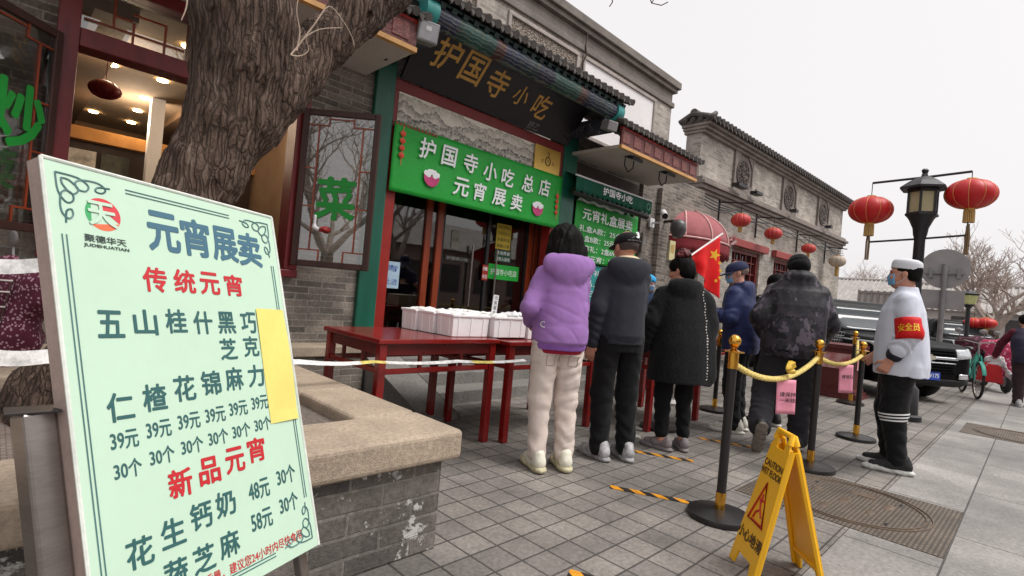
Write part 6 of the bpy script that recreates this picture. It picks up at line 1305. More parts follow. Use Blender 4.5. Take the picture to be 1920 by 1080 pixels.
# ================================================================ people
M_skin = mat('skin', L(190, 134, 112), .55, var=.07, scale=10, fine=.02); M_hair = mat('black_hair', L(13, 10, 10), .65, spec=.12, var=.3, scale=60, stretch=(1, 1, .15), bump=.5, bscale=140)
M_eye = mat('eye_dark', L(24, 18, 18), .2, fine=0); M_lip = mat('lip', L(160, 96, 88), .5, fine=0)
M_mask = mat('blue_mask', L(120, 170, 210), .7, var=.06)
V3 = lambda *a: np.array(a, float)
def rotz(a): c, s = math.cos(a), math.sin(a); return np.array([[c, -s, 0], [s, c, 0], [0, 0, 1.]])
def rotx(a): c, s = math.cos(a), math.sin(a); return np.array([[1, 0, 0], [0, c, -s], [0, s, c]])
def unit(v): v = np.asarray(v, float); return v/np.linalg.norm(v)
class Person:
    """local frame: +y forward, +x the person's right side, metres"""
    def __init__(s, label, loc, heading, H=1.7, lean=(0, 0), head=(0, 0), build=1.0, arms=None, legs=None, group=None, voxel=.007, skin=None):
        s.k = H/1.70; s.w = build; s.vox = voxel; s.rot = math.radians(heading-90); s.loc = loc; s.label = label; s.skin = skin or M_skin; s.group = group
        lx, ly = lean
        s.pel = V3(0, 0, .93); s.wai = V3(lx*.3, ly*.3, 1.08); s.che = V3(lx*.7, ly*.7, 1.27); s.nek = V3(lx, ly-.015, 1.445); s.hd = V3(lx*1.15, ly*1.15+.015, 1.575)
        s.hR = rotz(math.radians(head[0])) @ rotx(math.radians(head[1]))     # yaw (+ left), pitch (- down)
        s.sh = {sd: V3(lx*.9+sd*.175*build, ly*.9-.01, 1.395) for sd in (-1, 1)}
        s.arm = {}
        for sd in (-1, 1):
            el, wr = (arms or {}).get(sd, (V3(.06, -.02, -.29), V3(.075, .05, -.54)))
            s.arm[sd] = (s.sh[sd]+V3(sd*el[0], el[1], el[2]), s.sh[sd]+V3(sd*wr[0], wr[1], wr[2]))
        s.leg = {}
        for sd in (-1, 1):
            q = (legs or {}).get(sd, {}); s.leg[sd] = dict(hip=V3(sd*.092*build, 0, .90), knee=V3(sd*.10, .02, .48)+V3(*q.get('knee', (0, 0, 0))), ank=V3(sd*.105, -.02, .085)+V3(*q.get('ank', (0, 0, 0))), yaw=q.get('yaw', 8)*-sd, pitch=q.get('pitch', 0))
    def P(s, v): return np.asarray(v)*s.k
    def H(s, v): return (s.hd+s.hR @ np.asarray(v, float))*s.k       # point in head coordinates
    def hand(s, S, sd, pose):
        """palm, four unequal curled fingers and a thumb"""
        el, wr = s.arm[sd]; f = unit(pose.get('dir', wr-el)); n = np.asarray(pose.get('palm', (-sd, 0, 0)), float); n = unit(n-f*(n @ f)); th = unit(pose['th']) if 'th' in pose else unit(np.cross(n, f)*1.0)
        th = unit(th-f*(th @ f)-n*(th @ n)); cu = pose.get('curl', .5); k = s.k; sp = pose.get('spread', 1.)
        W = wr+f*.005
        for o, r in ((.028, .0125), (.010, .0135), (-.010, .013), (-.027, .0115)): S.rc((W+th*o*.55)*k, (W+f*.085+th*o)*k, .014*k, r*k, .012)
        for i, (o, ln_) in enumerate(((.029, .92), (.010, 1.0), (-.010, .95), (-.028, .78))):
            p = W+f*.088+th*o; d = unit(f+th*o*1.2*sp); a = 0
            for j, (l_, r0, r1) in enumerate(((.040, .0092, .0086), (.026, .0084, .0078), (.021, .0076, .0064))):
                a += cu*(.75, 1.0, .8)[j]*(1+.12*i*cu); dd = d*math.cos(a)+n*math.sin(a); q = p+dd*l_*ln_; S.rc(p*k, q*k, r0*k, r1*k, .004); p = q
        p = W+f*.022+th*.026; q = p+unit(f*.6+th*.75+n*.25)*.042; S.rc(p*k, q*k, .0125*k, .0105*k, .012); r = q+unit(f*.9+th*.15+n*.45*(.4+cu))*.032; S.rc(q*k, r*k, .0098*k, .0085*k, .004); t = r+unit(f*.8-th*.1+n*.6*(.4+cu))*.024; S.rc(r*k, t*k, .0084*k, .0066*k, .004)
    def body(s, hands=None, feet=True):
        k = s.k; w_ = s.w; t = thing('person', s.label, 'person', s.loc, s.rot, s.group) if False else None
        S = SDF(); P = s.P
        S.ell(P(s.pel), V3(.155*w_, .11*w_, .13)*k, k=.06); S.ell(P(s.wai), V3(.135*w_, .10*w_, .16)*k, k=.06); S.ell(P(s.che), V3(.155*w_, .105*w_, .17)*k, k=.06)
        S.rc(P(s.sh[-1]+V3(.05, 0, -.05)), P(s.sh[1]+V3(-.05, 0, -.05)), .04*k, k=.03); S.rc(P(s.nek), P(s.hd+V3(0, -.012, -.03)), .056*k, .053*k, .03)
        R = s.hR; 
        S.ell(s.H((0, -.012, .032)), V3(.074, .094, .088)*k, R, .02); S.ell(s.H((0, .028, -.03)), V3(.060, .066, .085)*k, R, .03); S.ell(s.H((0, .052, -.082)), V3(.036, .034, .030)*k, R, .03)
        for sd in (-1, 1):
            S.ell(s.H((sd*.033, .070, -.028)), V3(.024, .022, .020)*k, R, .02)
            e = R @ rotz(sd*-.35); S.ell(s.H((sd*.077, -.006, -.012)), V3(.010, .019, .031)*k, e, .008); S.ell(s.H((sd*.084, -.016, -.006)), V3(.007, .012, .024)*k, e, .006); S.ell(s.H((sd*.074, .004, -.036)), V3(.009, .009, .011)*k, e, .006)
            S.ell(s.H((sd*.031, .078, .006)), V3(.016, .012, .010)*k, R, .01, True); S.ell(s.H((sd*.031, .0745, .005)), V3(.0125, .011, .011)*k, R, .003)
            S.rc(s.H((sd*.015, .089, .026)), s.H((sd*.05, .074, .026)), .0075*k, .006*k, .008)
        S.rc(s.H((0, .086, .012)), s.H((0, .104, -.028)), .0085*k, .0125*k, .012); S.ell(s.H((0, .094, -.032)), V3(.017, .012, .009)*k, R, .01)
        S.ell(s.H((0, .085, -.058)), V3(.022, .010, .006)*k, R, .006); S.ell(s.H((0, .083, -.068)), V3(.018, .010, .0065)*k, R, .006)
        for sd in (-1, 1):
            el, wr = s.arm[sd]; S.chain([P(s.sh[sd]+V3(-sd*.022, 0, -.06)), P(el), P(wr)], [.040*k, .038*k, .028*k], .02)
            h_ = (hands or {}).get(sd)
            if h_ is not None: s.hand(S, sd, h_)
            else: S.ell(P(wr+unit(wr-el)*.05), V3(.03, .03, .045)*k)
            g = s.leg[sd]; S.chain([P(g['hip']), P(g['knee']), P(g['ank'])], [.080*k*w_, .055*k, .038*k], .03)
        Rt = R.T
        def mf(C):
            loc = (C/k-s.hd) @ Rt.T; m_ = np.zeros(len(C), int)
            for sd in (-1, 1): m_[(((loc-np.array([sd*.031, .084, .005]))**2/np.array([.012, .014, .0065])**2).sum(1) < 1)] = 1
            m_[(((loc-np.array([0, .092, -.063]))**2/np.array([.023, .02, .010])**2).sum(1) < 1)] = 2
            return m_
        o = S.build('person', [s.skin, M_eye, M_lip], s.vox, None, matfn=mf); o.location = s.loc; o.rotation_euler = (0, 0, s.rot); tag(o, s.label, 'person', s.group); s.o = o; return o
    def bvh(s, o): return BVHTree.FromPolygons([v.co[:] for v in o.data.vertices], [p.vertices[:] for p in o.data.polygons])
    def garment(s, S, nm, m, disp=None, vox=None, label=None, matfn=None): return S.build(nm, m, vox or s.vox, s.o, disp=disp, label=label, matfn=matfn)
    def sleeves(s, S, r0, r1, r2, sides=(-1, 1), end=1.0, wr=.004, k=.05):
        for sd in sides:
            el, wt = s.arm[sd]; a = s.P(s.sh[sd]+V3(-sd*.022, 0, -.045)); e = s.P(el); w_ = s.P(el+(wt-el)*end)
            S.rc(a, e, r0*s.k*.84, r1*s.k*.92, min(k, .035), (wr*.5, 60)); S.rc(e, w_, r1*s.k*.92, r2*s.k, .02, (wr*.8, 95))
    def torso(s, S, rows, k=.05, pw=2.3):
        """rows: z, rx, ry, dy   following the lean of the spine"""
        pr = []
        zs = [s.pel[2]-.5, s.pel[2], s.wai[2], s.che[2], s.nek[2]]; xs = [0, 0, s.wai[0], s.che[0], s.nek[0]]; ys = [0, 0, s.wai[1], s.che[1], s.nek[1]]
        for z, rx, ry, dy in rows: pr.append((z*s.k, rx*s.k, ry*s.k, np.interp(z, zs, xs)*s.k, (np.interp(z, zs, ys)+dy)*s.k))
        S.loft(pr, k, pw)
    def trousers(s, nm, m, r_hip=.105, r_knee=.078, r_hem=.066, hem=.10, top=1.02, amp=.005, seed=1, extra=None, rows=None):
        S = SDF(); k = s.k; w_ = s.w; z = s.pel[2]
        s.torso(S, rows or [(.80, .165*w_, .120*w_, 0), (.92, .175*w_, .130*w_, -.005), (top, .160*w_, .115*w_, 0)], .06)
        for sd in (-1, 1):
            g = s.leg[sd]; d = g['ank']-g['knee']; e = g['knee']+d*(1-max(0, hem-.085)/np.linalg.norm(d))
            S.rc(s.P(g['hip']), s.P(g['knee']), r_hip*k*w_, r_knee*k, .02, (.002, 30)); S.rc(s.P(g['knee']), s.P(e), r_knee*k, r_hem*k, .03, (.0035, 62))
        return s.garment(S, nm, m, disp=summ(lambda P, g=crease(seed+200, 38, amp*.8, (.5, .5, 1.1), .34), lo=wob(seed+204, 6, 1.): g(P)*np.clip(.4+.9*lo(P), 0, 1), crease(seed+201, 20, amp*.5, (1, 1, .3), .4), wob(seed, 14, amp*.4), wob(seed+9, 55, amp*.12)))
    def shoes(s, m_up, m_sole, nm='shoe', L_=.28, sole_h=.03, chunky=0., extra=None, low=False):
        out = []
        for sd in (-1, 1):
            g = s.leg[sd]; k = s.k; yaw = math.radians(g['yaw']); A = g['ank']
            Rm = rotz(yaw) @ rotx(math.radians(-g['pitch'])); 
            def Q(v): return (A+V3(0, 0, -.085)+Rm @ (np.asarray(v, float)-V3(0, 0, 0))) if not g['pitch'] else (A+Rm @ (np.asarray(v, float)-V3(0, 0, .085)))
            h = L_/.28
            S = SDF(); c = chunky
            S.rc(Q((0, -.058, .060))*k, Q((0, .045, .056))*k, (.039+c*.3)*k, (.040+c*.2)*k, .02); S.rc(Q((0, .045, .054))*k, Q((.0-sd*.005, .145*h, .043))*k, (.041+c*.2)*k, (.033+c*.2)*k, .02); S.ell(Q((0, -.065, .072))*k, V3(.036+c*.3, .034, .05)*k, Rm, .02)
            if not low: (S.rc(Q((0, -.045, .075))*k, Q((0, -.04, .115))*k, .044*k, .043*k, .015), S.rc(Q((0, .01, .085))*k, Q((0, -.005, .125))*k, .03*k, .026*k, .015))
            up = S.build(nm, m_up, .006, s.o, disp=wob(7, 90, .0015))
            S2 = SDF(); sw = .038+c
            for (y, r) in ((-.065, sw), (-.02, sw*.95), (.03, sw*1.0), (.085, sw*1.14), (.13*h, sw*1.08), (.165*h, sw*.86)): S2.ell(Q((0 if y < 0 else -sd*.004, y, sole_h*.55))*k, V3(r*1.05, .055, sole_h*.62)*k, Rm, .03)
            so = S2.build('sole', m_sole, .006, up, disp=(wob(8, 130, .003) if c else None)); out.append(up)
            if extra:
                q = MB(); 
                for y, z, x in extra: q.tube([Q((-x, y, z-.012))*k, Q((-x*.5, y+.004, z+.004))*k, Q((x*.5, y+.004, z+.004))*k, Q((x, y, z-.012))*k], .0035, 5)
                q.build('laces', M_iron, up, True, world=False)
        return out
    def cap(s, m, brim=True, band=None, nm='cap', z0=.035, r=(.086, .108, .085), flat=False, tilt=0.):
        q = MB(); R = s.hR @ rotx(math.radians(tilt)); n = 28; T = lambda v: (s.hd+s.hR @ V3(0, -.012, z0)+R @ np.asarray(v, float))*s.k
        prof = [(1.0, 0.), (1.02, .12), (1.0, .3), (.93, .52), (.78, .75), (.55, .9), (.28, .985), (.02, 1.)] if not flat else [(1.0, 0.), (1.015, .3), (1.0, .56), (.92, .78), (.68, .93), (.3, .99), (.02, 1.)]
        q.grid(lambda u, v: T((r[0]*np.interp(v, np.linspace(0, 1, len(prof)), [p[0] for p in prof])*math.cos(2*PI*u), r[1]*np.interp(v, np.linspace(0, 1, len(prof)), [p[0] for p in prof])*math.sin(2*PI*u), r[2]*np.interp(v, np.linspace(0, 1, len(prof)), [p[1] for p in prof]))), n, 21)
        o = q.build(nm, m, s.o, True, world=False); o.modifiers.new('s', 'SOLIDIFY').thickness = .004
        if brim:
            q = MB(); q.grid(lambda u, v: T((r[0]*(.98+.12*v)*math.cos(PI*(.12+.76*u)), r[1]*.96*math.sin(PI*(.12+.76*u))+v*.075*math.sin(PI*(.12+.76*u))**.6, .008-.012*v-.010*(math.cos(PI*(.12+.76*u))**2))), 18, 5); b = q.build('brim', m, o, True, world=False); b.modifiers.new('s', 'SOLIDIFY').thickness = .005
        q = MB(); q.ell(T((0, 0, r[2]+.002)), (.008, .008, .005), 10, 6); 
        if not flat: q.build('button', m, o, True, world=False)
        s.capT = T; return o
    def hair(s, m, parts, disp, nm='hair'):
        S = SDF()
        for p in parts:
            if p[0] == 'e': S.ell(s.H(p[1]), V3(*p[2])*s.k, s.hR, p[3] if len(p) > 3 else .02)
            elif p[0] == 'x': S.ell(s.H(p[1]), V3(*p[2])*s.k, s.hR, .01, True)
            else: S.rc(s.H(p[1]), s.H(p[2]), p[3]*s.k, p[4]*s.k, .02)
        return S.build(nm, m, .006, s.o, disp=disp)
    def mask(s, m):
        R = s.hR; q = MB()
        def fn(u, v):
            a = (u-.5)*2.5; z = -.005-.085*v; y = .030+.072*math.cos(a*.92)*(1-.12*abs(v-.35)*2)+.012*math.exp(-(a/.35)**2); x = .068*math.sin(a)*(1-.10*v); return s.H((x, y, z))
        q.grid(fn, 18, 8); o = q.build('face_mask', m, s.o, True, world=False); o.modifiers.new('s', 'SOLIDIFY').thickness = .003
        q = MB()
        for sd in (-1, 1):
            q.tube([s.H((sd*.066, .045, -.015)), s.H((sd*.080, .012, .012)), s.H((sd*.086, -.02, -.002)), s.H((sd*.080, -.02, -.03)), s.H((sd*.074, .01, -.055)), s.H((sd*.060, .05, -.08))], .0016, 4)
        q.build('ear_loop', M_white, o, world=False); return o
    def hood(s, S, size=(.15, .09, .10), dy=-.085, z=1.43):
        n_ = s.nek; ring = []
        for i in range(9):
            a = PI*(-.22+1.44*i/8); ring.append(n_+V3(.098*math.cos(a)*size[0]/.15, -.02-.075*math.sin(a), .012-.028*max(0, math.sin(a))))
        S.chain([s.P(q) for q in ring], [r_*s.k for r_ in (.018, .026, .033, .037, .038, .037, .033, .026, .018)], .012)
        for i in range(5):      # the soft pouch hanging on the back
            u = (i-2)/2; S.ell(s.P(n_+V3(u*size[0]*.62, dy-.005+.035*u*u, -.055+.03*u*u)), V3(.082, .046, size[2]*1.15*(1-.30*u*u))*s.k, k=.03)
def strands(seed, f=190, a=.0035): return lambda P: wob(seed, f, a)(np.stack([P[:, 0], P[:, 1], P[:, 2]*.12], 1))
HANG = (V3(.065, -.03, -.29), V3(.075, .035, -.545)); 
# ---- woman in the lilac jacket
M_lilac = fabric('lilac_fleece', L(152, 112, 174), .9, fold=.35); M_beige = fabric('beige_twill', L(212, 197, 188), .85, fold=.45); M_cream = mat('cream_leather', L(226, 222, 204), .5, var=.08, scale=20); M_creamsole = mat('cream_sole', L(190, 182, 150), .6, var=.1, scale=20)
p = Person('woman with black bob in a lilac hooded jacket, beige trousers and cream trainers', (2.775, 2.30, 0), 64, 1.66, lean=(0, .03), head=(6, -8), arms={-1: (V3(.075, -.05, -.28), V3(-.03, .18, -.38)), 1: (V3(.015, .07, -.27), V3(-.06, .27, -.30))}, legs={-1: dict(yaw=4), 1: dict(yaw=8)}, group='people queueing at the stall')
p.body({-1: dict(palm=(.6, 0, -.6), curl=.8), 1: dict(palm=(-1, 0, 0), curl=.8)})
S = SDF(); p.torso(S, [(.855, .176, .140, 0), (.89, .198, .160, -.01), (.95, .20, .160, -.01), (1.08, .188, .15, -.015), (1.25, .18, .14, -.015), (1.36, .158, .112, -.01), (1.43, .095, .086, -.01)], .06); p.sleeves(S, .074, .068, .056, wr=.005, k=.035); p.hood(S, (.19, .085, .098), -.118)
jk = p.garment(S, 'jacket', M_lilac, drape(100, .008))
S = SDF(); p.torso(S, [(.835, .184, .146, 0), (.88, .191, .153, -.005)], .02); p.garment(S, 'hem_band', fabric('lilac_rib', L(138, 92, 170), .9), wob(3, 120, .002))
S = SDF(); p.torso(S, [(.81, .172, .13, 0), (.85, .176, .135, 0)], .02); p.garment(S, 'red_underlayer', fabric('red_jersey', L(150, 30, 50), .9))
ptr = p.trousers('trousers', M_beige, .104, .080, .066, hem=.115, seed=5, amp=.008)
bvt = BVHTree.FromPolygons([v.co[:] for v in ptr.data.vertices], [f.vertices[:] for f in ptr.data.polygons]); M_seam = mat('seam_thread', L(150, 134, 124), .9)
def seam(bv_, pts, m, par, r=.0022, d=(0, 1, 0)):
    Q = []
    for a in pts:
        h = bv_.ray_cast(Vector(a), Vector(d))
        if h[0]: Q.append(h[0]+h[1]*.0012)
    if len(Q) > 2: q = MB(); q.tube(Q, r, 4); q.build('seam', m, par, True, world=False)
seam(bvt, [(.0, -.8, .84-.012*i) for i in range(10)], M_seam, ptr)
for sx in (-1, 1): seam(bvt, [(sx*(.035+.085*u), -.8, .835-.02*u) for u in (0, .25, .5, .75, 1)], M_seam, ptr); seam(bvt, [(sx*.05, -.8, .80-.012*i) for i in range(8)]+[(sx*(.05+.06*u), -.8, .71) for u in (.1, .4, .7, 1)]+[(sx*.112, -.8, .71+.012*i) for i in range(7)], M_seam, ptr)
p.shoes(M_cream, M_creamsole, L_=.275, sole_h=.042, chunky=.008, extra=[(.03, .085, .025), (.055, .078, .026), (.08, .07, .026)])
p.hair(M_hair, [('e', (0, -.02, .03), (.114, .126, .110)), ('e', (0, -.05, -.06), (.138, .102, .125), .05), ('e', (-.09, -.01, -.10), (.05, .07, .085), .05), ('e', (.09, -.01, -.10), (.05, .07, .085), .05), ('e', (0, -.06, -.13), (.10, .06, .06), .05), ('x', (0, .115, -.03), (.058, .07, .075))], summ(strands(4, 150, .006), strands(24, 60, .006), wob(6, 30, .006)))
q = MB(); c_ = p.P(p.che+V3(.155, -.12, -.34)); 
bv = p.bvh(jk)
def on(bv, o, d, off=.003):
    h = bv.ray_cast(Vector(o), Vector(d)); return (h[0]+h[1]*off) if h[0] else None
def curve_on(bv, pts, d, off, r, nm, m, par, n=5):
    Q = [on(bv, a, d, off) for a in pts]; Q = [x for x in Q if x is not None]
    if len(Q) > 1: q = MB(); q.tube(Q, r, n); return q.build(nm, m, par, True, world=False)
curve_on(bv, [(-.16-.012*math.cos(a), -.6, .98+.018*math.sin(a)) for a in [i*.5-2 for i in range(9)]], (0, 1, 0), .003, .003, 'embroidered_mark', M_white, jk)
p1 = p
# ---- man in the dark hooded sweatshirt and black cap
M_char = fabric('charcoal_sweat', L(46, 48, 55), .9, fold=.35); M_blktr = fabric('black_twill', L(14, 14, 16), .85, fold=.5); M_greyshoe = mat('grey_mesh', L(120, 118, 122), .7, var=.5, scale=16, col2=L(206, 204, 206)); M_dsole = mat('grey_rubber', L(148, 146, 148), .7, var=.2); M_capblk = fabric('black_cap', L(15, 15, 17), .85, fold=.1)
p = Person('man in a charcoal hooded sweatshirt and a black cap marked 3', (3.38, 2.21, 0), 58, 1.715, lean=(0, .02), head=(10, -6), build=.97, arms={-1: (V3(.05, -.05, -.29), V3(.05, -.0, -.555)), 1: (V3(.0, .06, -.28), V3(-.08, .26, -.34))}, legs={-1: dict(yaw=22), 1: dict(yaw=-2)}, group='people queueing at the stall')
p.body({-1: dict(palm=(.5, .8, 0), curl=.55, th=(.4, -.6, 0)), 1: dict(curl=.7)})
S = SDF(); p.torso(S, [(.875, .165, .134, 0), (.92, .178, .145, -.005), (1.05, .172, .14, -.01), (1.25, .178, .138, -.01), (1.37, .158, .112, -.005), (1.44, .095, .084, -.01)], .06); p.sleeves(S, .074, .062, .050, wr=.005, k=.03, end=.97); p.hood(S, (.155, .07, .085), -.105)
jk = p.garment(S, 'sweatshirt', M_char, drape(110, .008))
S = SDF(); p.torso(S, [(.855, .168, .134, 0), (.905, .172, .14, 0)], .02); p.garment(S, 'hem_band', M_char, wob(3, 120, .002))
S = SDF(); S.ell(p.P(p.nek+V3(0, -.03, .030)), V3(.092, .088, .040)*p.k); S.ell(p.P(p.nek+V3(0, .0, .085)), V3(.075, .075, .045)*p.k, k=.01, sub=True); p.garment(S, 'lining', fabric('cream_lining', L(216, 196, 160), .9))
p.trousers('trousers', M_blktr, .102, .082, .072, hem=.09, seed=9, amp=.007); p.shoes(M_greyshoe, M_dsole, L_=.29, sole_h=.032, chunky=.003, extra=[(.03, .085, .02), (.055, .076, .022), (.08, .066, .022)])
p.hair(mat('short_grey_hair', L(70, 60, 58), .8, var=.3, scale=80), [('e', (0, -.022, .02), (.079, .099, .075)), ('x', (0, .06, -.03), (.09, .10, .07)), ('x', (0, -.05, -.075), (.09, .09, .05))], wob(5, 200, .002))
cp = p.cap(M_capblk, True, z0=.02, r=(.089, .112, .092), tilt=-4); T = p.capT
q = MB(); q.text('3', T((.012, -.1125, .045)), Vector(p.hR @ V3(-1, 0, 0))*-1 if False else Vector(p.hR @ V3(1, 0, 0)), Vector(p.hR @ V3(0, .22, 1)).normalized(), h=.044, bold=.05, lift=.010); q.build('number_lettering', M_wtext, cp, world=False)
q = MB(); q.tube([T((.035*math.cos(a), -.108, .008+.026*math.sin(a))) for a in [PI*i/10 for i in range(11)]], .004, 5); q.tube([T((-.06, -.095, .004)), T((0, -.115, .003)), T((.06, -.095, .004))], .007, 6); q.build('cap_strap', M_iron, cp, True, world=False)
# ---- woman in the black knitted coat, red-tinted bun
def boucle(k, v, c):
    nz = k.noise(k.mapv('Object', (1, 1, 3.2)), 34, 6, .75); return k.mix(1., c, k.ramp(nz, [(.3, (.35,)*3), (.55, (1.,)*3), (.75, (2.6,)*3)]), 'MULTIPLY')
M_coat = fabric('black_boucle', L(21, 21, 23), .95, fold=.45, pat=boucle, weave=120); M_slip = mat('grey_slipon', L(128, 120, 122), .8, var=.12, scale=30); M_leg = fabric('black_legging', L(12, 12, 14), .9)
p = Person('woman in a long black knitted coat with a reddish hair bun and grey slip-on shoes', (4.07, 2.09, 0), 58, 1.60, lean=(0, .05), head=(40, -14), build=1.1, arms={-1: (V3(.09, -.02, -.29), V3(.12, .06, -.53)), 1: (V3(.07, -.03, -.28), V3(.03, .16, -.48))}, legs={-1: dict(yaw=32), 1: dict(yaw=16)}, group='people queueing at the stall')
p.body({-1: dict(palm=(.8, .3, 0), curl=.6), 1: dict(curl=.8)})
S = SDF(); p.torso(S, [(.60, .262, .212, -.02), (.72, .258, .205, -.02), (.95, .24, .185, -.015), (1.15, .222, .168, -.015), (1.3, .20, .148, -.01), (1.385, .165, .118, 0), (1.45, .098, .088, 0)], .07); p.sleeves(S, .088, .085, .074, wr=.006, k=.05, end=.93); p.hood(S, (.145, .075, .09), -.105)
S.rc(p.P(p.sh[1]+V3(.03, -.03, -.1)), p.P(V3(.255, -.06, .68)), .08, .078, .10); 
ct = p.garment(S, 'coat', M_coat, summ(drape(120, .0025), wob(44, 210, .0012)))
bv = p.bvh(ct); q = MB(); rng = random.Random(3); last = None
for i in range(62):
    z = .65+i*.0124; a = on(bv, (.135+.03*math.sin(z*2.2)+rng.uniform(-.006, .006), -1., z*p.k), (0, 1, 0), .002)
    if a is not None and i % 2 == 0: q.ell(a, (rng.uniform(.004, .009), .004, rng.uniform(.005, .009)), 7, 5)
q.build('stitched_trim', mat('pale_yarn', L(206, 200, 196), .9), ct, True, world=False)
S = SDF(); S.ell(p.P(p.nek+V3(0, -.01, .02)), V3(.068, .068, .03)*p.k); p.garment(S, 'inner_collar', fabric('cream_collar', L(206, 196, 176), .9))
p.trousers('trousers', M_leg, .10, .074, .058, hem=.15, seed=11, amp=.005); p.shoes(M_slip, M_slip, L_=.26, sole_h=.03, low=True, chunky=.0)
M_bun = mat('red_black_hair', L(58, 22, 26), .55, var=.5, scale=30, bump=.6, bscale=120, col2=L(120, 36, 44))
hr = p.hair(M_hair, [('e', (0, -.018, .035), (.092, .113, .096)), ('e', (0, -.06, -.03), (.086, .07, .075), .04), ('x', (0, .105, -.03), (.075, .075, .08)), ('x', (-.095, .02, -.02), (.03, .035, .04))], summ(strands(14), wob(16, 45, .004)))
S = SDF(); rs = np.random.RandomState(5); S.ell(p.H((0, -.05, .135)), V3(.055, .055, .045)*p.k)
for i in range(26): d = unit(rs.normal(size=3)); S.ell(p.H(V3(0, -.05, .135)+d*V3(.055, .055, .042)), V3(.018, .018, .016)*p.k, k=.012)
S.build('hair_bun', M_bun, .006, hr, disp=wob(19, 200, .004))
# ---- man in the navy jacket and cap
M_navy = fabric('navy_shell', L(34, 42, 84), .6, fold=.5); M_navcap = fabric('navy_cap', L(36, 42, 72), .8, fold=.1); M_whiteshoe = mat('white_shoe', L(206, 202, 192), .6, var=.1)
p = Person('man in a navy hooded jacket, navy cap and mask, seen from the side', (5.30, 2.08, 0), 100, 1.69, lean=(0, .06), head=(22, -14), build=1.05, arms={-1: (V3(.07, .02, -.28), V3(.0, .27, -.22)), 1: (V3(.09, -.02, -.28), V3(.0, .24, -.24))}, legs={-1: dict(yaw=10), 1: dict(yaw=4)}, group='people queueing at the stall')
p.body({-1: dict(palm=(.9, 0, -.2), curl=.7), 1: dict(palm=(-.9, 0, -.2), curl=.7)})
S = SDF(); p.torso(S, [(.78, .215, .165, -.01), (.86, .235, .18, -.015), (1.05, .23, .172, -.015), (1.25, .225, .16, -.01), (1.37, .19, .13, 0), (1.45, .11, .095, 0)], .06); p.sleeves(S, .09, .082, .06, wr=.007, k=.07); p.hood(S, (.13, .075, .095), -.10, 1.43)
jk = p.garment(S, 'jacket', M_navy, drape(130, .008))
p.trousers('trousers', M_blktr, .105, .085, .072, hem=.09, seed=14, amp=.006); p.shoes(M_whiteshoe, M_whiteshoe, L_=.28)
p.hair(mat('cropped_grey_hair', L(120, 100, 92), .8, var=.25, scale=80), [('e', (0, -.024, .018), (.078, .097, .072)), ('x', (0, .06, -.03), (.09, .095, .07)), ('x', (0, -.05, -.075), (.09, .09, .055))], wob(5, 200, .002))
p.cap(M_navcap, True, z0=.02, r=(.089, .112, .096), tilt=-6); p.mask(M_mask)
q = MB(); a = p.P(p.arm[-1][1]+V3(.06, .08, .0)); q.box(a[0]-.06, a[0]+.05, a[1]-.05, a[1]+.10, a[2]-.01, a[2]+.004); o = q.build('paper', mat('white_paper', L(226, 224, 220), .7)); o.location = p.loc; o.rotation_euler = (0, 0, p.rot); tag(o, 'white slip of paper in the hands of the man in the navy jacket', 'paper')
# ---- man in the camouflage jacket, stepping away
def camopat(k, v, c):
    n1 = k.noise(v, 6.5, 4, .6); n2 = k.noise(k.mapv('Object', (1.3, 1.1, .9)), 7.5, 4, .6); n3 = k.noise(k.mapv('Object', (.8, 1.2, 1.2)), 5.5, 3, .6)
    c = k.mix(k.ramp(n1, [(.50, (0,)*3), (.52, (1,)*3)]), L(30, 28, 34), L(50, 46, 54)); c = k.mix(k.ramp(n2, [(.57, (0,)*3), (.585, (1,)*3)]), c, L(88, 80, 90)); return k.mix(k.ramp(n3, [(.57, (0,)*3), (.585, (1,)*3)]), c, L(14, 13, 17))
M_camo = fabric('dark_camouflage', L(50, 46, 54), .55, fold=.7, pat=camopat); M_gtr = fabric('grey_black_trousers', L(40, 39, 43), .85, fold=.5); M_bean = fabric('black_beanie', L(16, 15, 17), .95, fold=.3); M_gsole = mat('grey_sole', L(124, 116, 106), .8, var=.2, scale=30); M_blkshoe = mat('black_shoe', L(30, 28, 30), .6, var=.2)
p = Person('big man in dark camouflage jacket and black beanie, one heel raised', (5.08, 1.54, 0), 30, 1.74, lean=(.03, .10), head=(0, -22), build=1.14, arms={-1: (V3(.09, -.08, -.27), V3(.01, .12, -.40)), 1: (V3(.08, .02, -.29), V3(.05, .20, -.47))}, legs={-1: dict(knee=(-.08, .02, .0), ank=(-.15, -.27, .13), pitch=58, yaw=2), 1: dict(knee=(.03, .07, 0), ank=(.02, .09, 0), yaw=6)}, group='people queueing at the stall')
p.body({-1: dict(curl=.9), 1: dict(curl=.7)})
S = SDF(); p.torso(S, [(.80, .225, .185, -.01), (.87, .25, .20, -.02), (1.05, .255, .20, -.02), (1.25, .25, .185, -.02), (1.38, .215, .15, -.01), (1.46, .125, .11, 0)], .07); p.sleeves(S, .105, .098, .075, wr=.008, k=.09); p.hood(S, (.155, .085, .085), -.08, 1.46); S.ell(p.P(p.nek+V3(0, -.02, .06)), V3(.125, .115, .06)*p.k, k=.04); None
jk = p.garment(S, 'jacket', M_camo, drape(140, .011))
p.trousers('trousers', M_gtr, .108, .098, .088, hem=.10, seed=17, amp=.009); p.shoes(M_blkshoe, M_gsole, L_=.30, sole_h=.034, chunky=.005)
